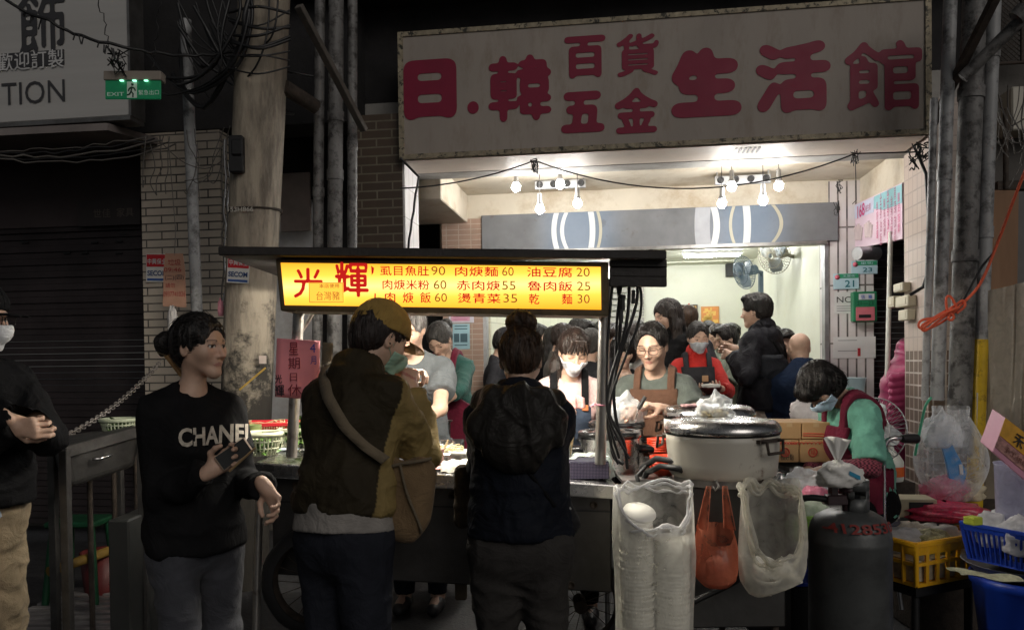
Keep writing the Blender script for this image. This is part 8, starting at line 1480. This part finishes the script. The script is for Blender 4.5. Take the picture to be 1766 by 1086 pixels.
hb_ = p.wr[1] + p.hd[1] * .085 + p.hn[1] * .028; t = thing('phone', 'pale smartphone in the young woman\'s hand', 'phone', Vector(hb_)); d = Vector(p.hd[1]); n = Vector(p.hn[1]); s_ = d.cross(n); Mx = Matrix((s_, d, n)).transposed(); g = MB(); g.box(Vector(hb_) + d * .015, (.058, .118, .009), Mx); g.build('case', mat('phone_gold', (.55, .42, .32), .3, metal=.4), t, bev=.004, seg=2); g = MB(); g.box(Vector(hb_) + d * .015 + n * .0055, (.052, .108, .002), Mx); g.build('screen', mat('phone_glass', (.02, .02, .02), .1), t)
g = MB(); g.tube([at(396, 812, 2.50), at(440, 772, 2.46)], [.0042, .0035], 6); solo(g.build('skewer', mat('skewer_wood', (.42, .28, .14), .5)), 'wooden skewer pointing up from the young woman\'s hand', 'skewer')
g = MB(); Q0 = Vector(p.hp(-.0, -.145, .0)); g.tube([at(286, 612, 2.86), at(314, 648, 2.86)], .009, 8); g.tube([at(291, 610, 2.85), at(318, 647, 2.85)], .006, 8); solo(g.build('hair_stick', mat('hair_stick_wood', (.42, .23, .08), .45)), 'amber wooden hair stick below the young woman\'s tied hair', 'hair stick'); g = MB(); c = at(282, 608, 2.86); g.tube([c + Vector((math.cos(a) * .016, math.sin(a) * .016, .004 * math.sin(2 * a))) for a in [6.2832 * i / 14 for i in range(15)]], .007, 6); o = g.build('hair_tie', mat('tie_cream', (.5, .4, .25), .7), p.obj)
# -- man in cap seen from behind
p = Person('man in mustard cap and olive jacket seen from behind eating at the cart', (656, 585, 2.82), yaw=30, lean=6, side=-3, head=(18, 27, 0), fat=.9, shw=.9, res=.006, hres=.004, hunch=10, R=A(708, 672, 2.90, hd=(-.35, .3, .8), hn=(-.8, .1, -.3), curl=.8, el=(.35, -.3, -.9)), L=A(684, 664, 3.06, hd=(.55, .2, .55), hn=(.2, -.3, -.8), curl=.7, el=(-.1, .3, -1)))
p.top(C_OLIVE, 'jacket', .022, .97, -.085, loose=.008, neck=.07, collar=.3, slk=1.05, wr=[(5, .018, (1, 1, .6)), (11, .010, (1, .8, 1.1)), (26, .003, None)], col=lambda V: np.where((((V - p.chest) @ p.tf + .35 * ((V - p.chest) @ p.tr) - .25 * ((V - p.chest) @ p.u)) > .045)[:, None], (.26, .19, .075), (.034, .027, .016))); p3 = p
p.trousers(C_DKJ, 'jeans', wide=1.08, top=-.11); p.hair(M_DKBR, 'short', 900, vol=.5); p.cap(cloth('mustard_cap', (.32, .205, .055)), bm=cloth('mustard_brim', (.42, .30, .12))); p.mask(mat('mask_green', (.35, .55, .42), .7))
S_ = S(.03); p.torso(S_); S_.ecap(p.waist, p.waist - p.u * .16, .145, .178, p.tr, .72, .05); S_.off = .014; S_.clip(p.waist - p.u * .145, -p.u); S_.clip(p.waist - p.u * .05, p.u); sdf_obj('shirt_tail', S_, .008, cloth('pale_shirt', (.28, .26, .24)), p.obj, wr=[(10, .003, None)])
C_BAG = cloth('canvas_bag', (.19, .125, .065), bump=.5, bs=220); C_STRAP = cloth('bag_strap', (.17, .135, .09), bump=.5, bs=300)
bg = thing('shoulder_bag', 'tan canvas shoulder bag hanging at the capped man\'s right hip', 'bag', at(702, 935, 2.66)); YB_ = 2.64; 
S_ = S(.03); prof = ((668, 800, 735, 795), (664, 850, 742, 845), (672, 905, 722, 900))
S_.ecap(at(703, 822, YB_), at(700, 888, YB_), .086, .082, Vector((1, 0, 0)), .42, .03); S_.ell(at(704, 770, YB_), (.085, .05, .05), None, .02, True); o = sdf_obj('body', S_, .005, C_BAG, bg, wr=[(6, .016, (1.4, 1, .35)), (15, .007, (1, 1, .5))], seed=3)
g = MB(); g.tube(smooth([at(668, 806, YB_ - .035), at(690, 800, YB_ - .05), at(722, 795, YB_ - .05), at(744, 790, YB_ - .03)]), .006, 6); g.tube(smooth([at(690, 800, YB_ - .05), at(702, 850, YB_ - .055), at(724, 905, YB_ - .05), at(726, 918, YB_ - .03)]), .005, 6)
g.build('piping', C_STRAP, bg)
sp = [(566, 600), (564, 640), (575, 690), (600, 735), (630, 772), (655, 795)]; xs = np.interp(np.linspace(0, 5, 60), range(6), [a for a, _ in sp]); ys = np.interp(np.linspace(0, 5, 60), range(6), [b for _, b in sp]); nx_ = np.gradient(xs); ny_ = np.gradient(ys); ln = np.hypot(nx_, ny_); off = 8.5; A1 = trace(p.topS, xs - ny_ / ln * off, ys + nx_ / ln * off, .034, 2.0, 3.1); B1 = trace(p.topS, xs + ny_ / ln * off, ys - nx_ / ln * off, .034, 2.0, 3.1)
for a_ in (A1, B1):
    for _ in range(3): a_[1:-1] = (a_[:-2] + a_[1:-1] * 2 + a_[2:]) / 4
g = MB(); V_ = [tuple(q) for pr in zip(A1, B1) for q in pr]; g.add(V_, [(2 * i, 2 * i + 1, 2 * i + 3, 2 * i + 2) for i in range(59)], True); o = g.build('strap', C_STRAP, bg); sm = o.modifiers.new('thick', 'SOLIDIFY'); sm.thickness = .004
g = MB(); g.box(at(657, 797, 2.62), (.03, .012, .024), R3(0)); g.build('buckle', M_POST, bg, bev=.003)
# -- woman with bun seen from behind
p = Person('woman with a high hair bun in a dark hooded jacket seen from behind', (899, 621, 2.82), yaw=2, lean=4, head=(6, 22, 0), fem=True, res=.006, hres=.004, R=A(930, 742, 3.10, hd=(-.5, .8, .1), curl=.6, el=(.05, -.2, -1)), L=A(862, 742, 3.12, hd=(.5, .8, .1), curl=.6, el=(-.22, -.2, -1)), fat=.92)
p.top(C_NAVY, 'jacket', .024, .97, -.12, loose=.012, neck=.075, collar=.2, slk=1.0, wr=[(7, .010, (1, 1, .6)), (8, .006, (.2, .2, 2.0)), (24, .004, None)]); p4 = p
p.trousers(C_GREYT, wide=1.1, top=-.1, wr=[(5, .010, (1, 1, .5)), (11, .008, (.8, .8, 1.5))]); p.hair(M_BROWN, 'bun', 2600)
H_ = S(.03); b_ = p.nb
H_.chain([b_ + p.tr * .09 + p.tf * .07 - p.u * .03, b_ + p.tr * .115 - p.tf * .02 - p.u * .005, b_ + p.tr * .07 - p.tf * .085 + p.u * .012, b_ - p.tf * .105 + p.u * .016, b_ - p.tr * .07 - p.tf * .085 + p.u * .012, b_ - p.tr * .115 - p.tf * .02 - p.u * .005, b_ - p.tr * .09 + p.tf * .07 - p.u * .03], [.03, .038, .036, .034, .036, .038, .03]); H_.ell(b_ - p.tf * .105 - p.u * .085, (.165, .055, .105), np.stack([p.tr, p.tf, p.u]), .05); H_.ell(b_ - p.tf * .12 - p.u * .16, (.10, .045, .08), np.stack([p.tr, p.tf, p.u]), .06); sdf_obj('hood', H_, .006, cloth('hood_nylon', (.022, .02, .018), rough=.42, bump=.25, bs=70), p.obj, wr=[(9, .016, (1, 1, .5)), (20, .007, (1, 1, .7))], seed=14)
bg = thing('waist_bag', 'black shoulder bag at the right hip of the woman with the bun', 'bag', at(965, 925, 2.74)); S_ = S(.02).ecap(at(955, 858, 2.72), at(972, 895, 2.72), .05, .055, Vector((1, 0, 0)), .6, .02).ecap(at(950, 905, 2.72), at(975, 908, 2.72), .04, .04, Vector((0, 0, 1)), .7, .03); sdf_obj('body', S_, .005, cloth('bag_black', (.016, .016, .018), rough=.45), bg, wr=[(12, .006, None)]); g = MB(); g.tube([at(952, 845, 2.69), at(972, 866, 2.68), at(984, 878, 2.69)], .006, 6); g.build('zip', M_STEEL, bg); g = MB(); pts = trace(p.topS, [905, 918, 932, 945, 955], [806, 822, 840, 858, 872], .006, 2.0, 3.1); g.tube([tuple(q) for q in pts], .008, 6); g.build('strap', C_BLK, bg)
g = MB(); c = at(792, 860, 2.95); S_ = S(.02).ecap(at(798, 815, 2.93), at(799, 895, 2.93), .03, .035, Vector((1, 0, 0)), .6); o = sdf_obj('tote_bag', S_, .006, cloth('tote_brown', (.05, .04, .03)), None, wr=[(12, .006, None)]); solo(o, 'dark tote bag at the left hip of the woman with the bun', 'bag')
# -- stall staff
p = Person('grey haired cook in a grey tshirt leaning over the cart behind the capped man', (704, 566, 4.3), yaw=186, lean=10, head=(4, 26, 0), res=.0055, hres=.0045, L=A(700, 742, 3.98, hd=(.3, .7, -.5), curl=.5, el=(-.9, .1, -.5)), R=A(662, 740, 3.95, hd=(-.2, .8, -.4), curl=.5))
p.top(C_GT, 'tshirt', .014, .32, -.2, slk=1.1, wr=[(6, .009, (1, 1, .6)), (14, .006, (1, 1, .9))]); p.trousers(C_DKJ); p.hair(M_SILV, 'short', 1200)
p = Person('older woman in maroon apron and dark green shirt looking down beside the brick pillar', (758, 586, 5.35), yaw=196, lean=12, head=(6, 42, 0), floor=FL, fem=True, res=.006, hres=.005, fat=1.1, L=A(765, 695, 5.0, hd=(.5, .5, -.6), curl=.5, el=(-.9, -.1, -.6)), R=A(748, 700, 5.0, curl=.5))
p.top(C_TEALS, 'shirt', .014, .72, -.2, wr=[(7, .009, None), (16, .005, None)]); p.trousers(C_BLK); p.apron(C_MAR, wb=.2, wt=.11, top=.26); p.hair(M_GREY, 'lowbun', 900)
p = Person('young vendor with long tied hair, white mask, pink shirt and denim apron', (990, 606, 4.15), yaw=186, lean=6, head=(-12, 30, -4), fem=True, res=.0048, hres=.004, R=A(985, 712, 3.92, hd=(.2, .9, -.1), hn=(.2, -.2, -1), curl=.4), L=A(1046, 708, 3.92, hd=(-.2, .6, -.8), curl=.55, el=(-.8, -.2, -.7)))
p.top(C_PINK, 'blouse', .013, .42, -.2, wr=[(8, .007, None), (18, .004, None)]); p.trousers(C_BLK); ap = p.apron(C_DENIM, wb=.19, wt=.115, top=.225, strapm=C_BLK, strapx=.085); g = MB(); [g.box(Vector(p.tp(q * .085, .155, .22)), (.035, .03, .03), R3(-6)) for q in (-1, 1)]; g.build('leather_tab', mat('tab_orange', (.5, .16, .05), .6), ap, bev=.003); p.hair(M_DKBR, 'tail', 2200); p.mask()
Sl = S(.02); e = p.el[-1]; w = p.wr[-1]; Sl.cap(e + (p.sh[-1] - e) * .15, e + (w - e) * .75, .048, .045); sdf_obj('sleeve_cover', Sl, .006, cloth('denim_sleeve', (.10, .17, .22)), p.obj, wr=[(14, .008, None)], seed=3)
mt_ = mat('banknote', (.62, .32, .30), .7, var=.3, vs=40)
for i, (x, y, w, h) in enumerate(((985, 697, 22, 22), (1000, 694, 20, 24))):
    g = MB(); a, b, c_, d_ = at(x - w / 2, y + h / 2, 3.84), at(x + w / 2, y + h / 2 - 3, 3.82), at(x + w / 2 - 2, y - h / 2 + 4 * i, 3.83), at(x - w / 2 + 3, y - h / 2 - 2, 3.85); g.grid(lambda u, v: a.lerp(b, u).lerp(d_.lerp(c_, u), v) + Vector((0, .008 * math.sin(u * 7), 0)), 6, 6); o = g.build('paper_wrap', mt_); sm = o.modifiers.new('thick', 'SOLIDIFY'); sm.thickness = .001; solo(o, ['pink paper wrap in the masked vendor\'s right hand, left sheet', 'pink paper wrap in the masked vendor\'s right hand, right sheet'][i], 'paper')
p = Person('vendor with glasses and short black hair in a brown apron packing food', (1124, 596, 4.12), yaw=198, lean=7, head=(8, 19, 0), res=.0048, hres=.004, L=A(1140, 705, 3.80, hd=(.75, .5, .25), hn=(.3, -.2, -.9), curl=.6, el=(-1, -.1, -.7)), R=A(1098, 706, 3.85, hd=(-.1, .9, -.1), hn=(.6, -.3, -.6), curl=.5, el=(.8, -.3, -.8)))
p.top(C_GG, 'tshirt', .014, .36, -.2, wr=[(6, .009, (1, 1, .7)), (15, .006, None)]); p.trousers(C_BLK); p.apron(C_BROWN, wb=.19, wt=.125, top=.305, strapx=.09); p.hair(M_HAIR, 'crop', 1500); p.glasses()
crumple('food_bag', 'clear bag the vendor in glasses is filling', 'bag', at(1082, 735, 3.78), .075, (1.0, .7, 1.1), F_CLEAR, 95, .4, (.05, .06))
p = Person('woman with short black hair, mask, mint shirt and maroon apron bending over bags', (1414, 664, 3.98), yaw=258, lean=3, hunch=16, seat=.6, head=(0, 62, 0), fem=True, res=.005, hres=.004, skin=(.50, .33, .24), fat=.93, shw=.92, R=A(1394, 812, 3.98, hd=(.0, .9, -.2), hn=(-.3, -.1, -.9), curl=.5, el=(.5, -.4, -1)), L=A(1420, 812, 3.70, hd=(-.1, .9, -.1), hn=(.4, -.2, -.9), curl=.5, el=(-.6, -.5, -1)))
p.top(C_MINT, 'tshirt', .016, .46, -.22, wr=[(7, .012, None), (16, .007, None)], neck=.062); p9 = p; p.trousers(C_BLK); p.apron(C_MAR, wb=.19, wt=.12, strapx=.08, bot=-.2, top=.24); p.hair(M_HAIR, 'bob', 3200, vol=.92); p.mask(M_MASKB)
for q in (-1, 1):
    Sl = S(.02); e = p.el[q]; w = p.wr[q]; Sl.cap(e + (p.sh[q] - e) * .28, e, .052, .05).cap(e, e + (w - e) * .85, .05, .042); sdf_obj('sleeve_cover', Sl, .006, C_PLAID, p.obj, wr=[(12, .009, None)], seed=3 + q)
Bs = S(.03); p.torso(Bs); Bs.off = .03
def exs(P, D, p=p):
    Q = P - p.waist; x = Q @ p.tr; y = Q @ p.tf; z = Q @ p.u; D = np.maximum(D, -(D + .012)); D = np.maximum(D, np.abs(np.abs(x) - (.085 - .05 * np.clip((.2 - z) / .3, 0, 1))) - .02); return np.maximum(np.maximum(D, y - .0), -.1 - z)
Bs.extra = exs; sdf_obj('back_strap', Bs, .006, C_MAR, p.obj)
# -- in the arcade and the dining room
p = Person('server in red sweater, dark apron and mask carrying a black bowl', (1204, 582, 5.75), yaw=186, floor=FL, head=(-8, 14, 0), fem=True, res=.006, hres=.005, fat=1.05, L=A(1238, 668, 5.4, hd=(.2, .9, -.1), hn=(.2, -.2, .9), curl=.45, el=(-.8, -.4, -.8)), R=A(1212, 676, 5.42, hd=(.2, .9, 0), hn=(0, -.2, .9), curl=.45, el=(.8, -.4, -.8)))
p.top(C_RED, 'sweater', .016, .8, -.16, neck=.058, collar=.45, wr=[(8, .008, None)]); p.trousers(C_BLK); p.apron(C_CHAR, wb=.19, wt=.12, top=.285, strapx=.085); p.hair(M_HAIR, 'lowbun', 600); p.mask(mat('mask_grey', (.5, .54, .58), .7)); g = MB(); S0 = p.tp(-.04, .165, .2); g.box(Vector(S0) + Vector((0, -.012, 0)), (.045, .01, .045)); g.build('badge', mat('badge_tan', (.45, .27, .14), .6), p.obj, bev=.002)
c = at(1226, 672, 5.3); vessel('black_bowl', 'black and red bowl in the server\'s hands', 'bowl', c - Z3 * .03, bowlp(.075, .05), mat('lacquer', (.05, .008, .008), .3)); g = MB(); g.lathe(c + Z3 * .018, [(.06, 0), (.066, .02), (0, .026)], 24); solo(g.build('foam_dish', M_FOAM), 'small white dish on top of the server\'s black bowl', 'dish')
p = Person('woman with long black hair in a dark jacket standing behind the vendor in glasses', (1150, 545, 6.1), yaw=248, floor=FL, head=(0, 16, 0), fem=True, res=.007, hres=.005); p.top(C_BLK, 'jacket', .03, 1.0, -.22, loose=.03, collar=.5, neck=.075); p.trousers(C_BLK); p.hair(M_DKBR, 'long', 1200)
H_ = S(.03).ell(p.nb - p.tf * .09 - p.u * .05, (.14, .06, .1), np.stack([p.tr, p.tf, p.u])); sdf_obj('hood', H_, .008, C_BLK, p.obj, wr=[(10, .01, None)])
p = Person('standing man in black hooded jacket and beige trousers with a black bag', (1303, 536, 6.2), yaw=312, floor=FL, head=(-6, 6, 0), res=.007, hres=.005, L=A(1262, 612, 6.1, hd=(.3, .9, .1), curl=.5, el=(-.6, -.5, -1)), R=A(1272, 602, 6.3, hd=(-.3, .9, .1), curl=.5, el=(.5, -.5, -1)))
p.top(C_HDK, 'jacket', .03, .97, -.2, loose=.03, neck=.07, collar=.3, slk=1.2, wr=[(6, .014, None), (14, .008, None)]); p.trousers(C_BEI, wide=1.12, wr=[(6, .012, (1, 1, .6)), (12, .009, (.8, .8, 1.5))]); p.hair(M_HAIR, 'short', 900)
H_ = S(.03).ell(p.nb - p.tf * .085 - p.u * .04, (.13, .06, .09), np.stack([p.tr, p.tf, p.u])); H_.cap(p.nb + p.tr * .08 - p.tf * .05, p.nb - p.tr * .08 - p.tf * .05, .045, .045); sdf_obj('hood', H_, .008, C_HDK, p.obj, wr=[(10, .01, None)])
bg = thing('crossbody_bag', 'black crossbody bag at the standing man\'s hip', 'bag', at(1318, 655, 6.0)); S_ = S(.015).ecap(at(1298, 634, 5.98), at(1338, 630, 5.98), .098, .098, Vector((0, 0, 1)), .45); S_.clip(at(1318, 612, 5.98), (0, 0, 1)); sdf_obj('body', S_, .007, cloth('bag_nylon', (.02, .022, .028), rough=.5), bg, wr=[(12, .006, None)]); g = MB(); pts = trace(p.topS, np.linspace(1346, 1312, 12), np.linspace(612, 556, 12), .008, 4.5, 6.6); g.tube([tuple(q) for q in pts], .011, 6); g.build('strap', C_BLK, bg)
p = Person('bald man in navy jacket sitting with his back to the street', (1378, 600, 6.05), yaw=4, floor=FL, seat=.55, head=(-8, 12, 0), res=.007, hres=.005, fat=1.12, L=dict(to=(-.2, .3, -.3)), R=dict(to=(.2, .3, -.3))); p.top(C_NVY, 'jacket', .03, 1.0, -.17, loose=.035, collar=.15, neck=.07, slk=1.15, wr=[(6, .012, None)]); p.trousers(C_DKJ)
p = Person('diner with glasses facing the street beside the bald man', (1354, 594, 6.75), yaw=188, floor=FL, seat=.55, head=(0, 18, 0), res=.008, hres=.005); p.top(C_CHAR, 'shirt', .02, 1, -.16); p.trousers(C_BLK); p.hair(M_HAIR, 'short'); p.glasses()
def diner(label, hpx, yaw, cl, hr, style, head=(0, 20, 0), fem=False, trs=C_BLK, sleeve=.95, **k):
    p = Person(label, hpx, yaw=yaw, floor=FL, seat=.5, head=head, fem=fem, res=.008, hres=.006, group='seated diners', **k); p.top(cl, 'shirt', .018, sleeve, -.15, wr=[(7, .010, None)]); p.trousers(trs)
    if hr is not None: p.hair(hr, style)
    return p
diner('black haired diner facing the street with chopsticks at her mouth', (1075, 606, 5.8), 186, C_BLK, M_HAIR, 'bob', (0, 10, 0), True, R=dict(to=(.05, .22, -.02), curl=.6, hd=(-.4, .4, .8))).obj
g = MB(); g.tube([at(1066, 622, 5.5), at(1083, 616, 5.62)], .004, 5); solo(g.build('chopstick', mat('bamboo', (.66, .48, .27), .5)), 'chopstick at the mouth of the diner facing the street', 'chopstick')
q_ = diner('capped diner in a dark coat at the far left of the dining room', (873, 592, 7.0), 90, C_CHAR, M_HAIR, 'short', (0, 25, 0)); q_.cap(C_CHAR)
diner('dark haired diner seen from behind in the left corner', (956, 586, 7.5), 30, C_BLK, M_HAIR, 'long', (0, 10, 0), True)
diner('diner raising a hand to his mouth behind the masked vendor', (973, 584, 6.9), 80, cloth('brown_coat', (.06, .05, .04)), M_DKBR, 'short', (0, 18, 0), R=dict(to=(.02, .26, -.02), curl=.6, hd=(-.3, .3, .8)), L=dict(to=(-.1, .3, -.2)))
diner('black haired diner furthest back beside the roller shutter', (1012, 574, 8.3), 160, C_BLK, M_HAIR, 'short'); diner('diner in dark clothes left of the roller shutter, face turned right', (1000, 572, 7.7), 100, C_CHAR, M_HAIR, 'short')
diner('grey haired diner in a charcoal coat just behind the masked vendor', (1020, 596, 6.2), 30, C_CHAR, M_GREY, 'short', (0, 15, 0)); diner('brown haired diner partly hidden by the hanging cables', (1062, 580, 7.6), 200, C_CHAR, M_DKBR, 'bob', (0, 15, 0), True)
diner('diner in a stone coloured tshirt left of the vendor in glasses', (1092, 588, 6.3), 260, C_STONE, M_DKBR, 'short', (0, 25, 0), sleeve=.35, L=dict(to=(-.1, .3, -.25)))
diner('diner whose auburn hair shows behind the long haired woman', (1187, 552, 7.0), 20, C_CHAR, M_BROWN, 'short', (0, 5, 0))
diner('diner in a sage shirt leaning over a table right of the server', (1252, 584, 7.3), 262, C_SGE, M_HAIR, 'short', (0, 20, 0), lean=14, sleeve=.4, trs=cloth('olive_shorts', (.12, .13, .07)), L=dict(to=(-.1, .42, -.25)), R=dict(to=(.1, .4, -.28)))
diner('pony tailed diner in grey green behind the sage shirted one', (1236, 580, 8.2), 250, C_SGE, M_DKBR, 'lowbun', (0, 25, 0), True, sleeve=.4); diner('dark haired diner at the back between sage shirt and standing man', (1263, 578, 8.8), 170, C_BLK, M_HAIR, 'short')
x, y = p9.base[:2]; stool('tall stool under the bending worker in the mint shirt', x, y, .45); 
for px, py, Y, yw, st, l in ((925, 580, 8.0, 100, 'short', 'distant diner just right of the capped one'), (1040, 572, 9.0, 180, 'bob', 'distant diner in front of the roller shutter'), (1100, 572, 9.3, 200, 'short', 'distant diner under the framed picture'), (1222, 572, 9.5, 170, 'short', 'distant diner under the unframed print'), (1335, 584, 8.2, 200, 'short', 'distant diner against the right wall beside the standing man')): diner(l, (px, py, Y), yw, (C_CHAR, C_SGE)[px % 2], M_HAIR, st)
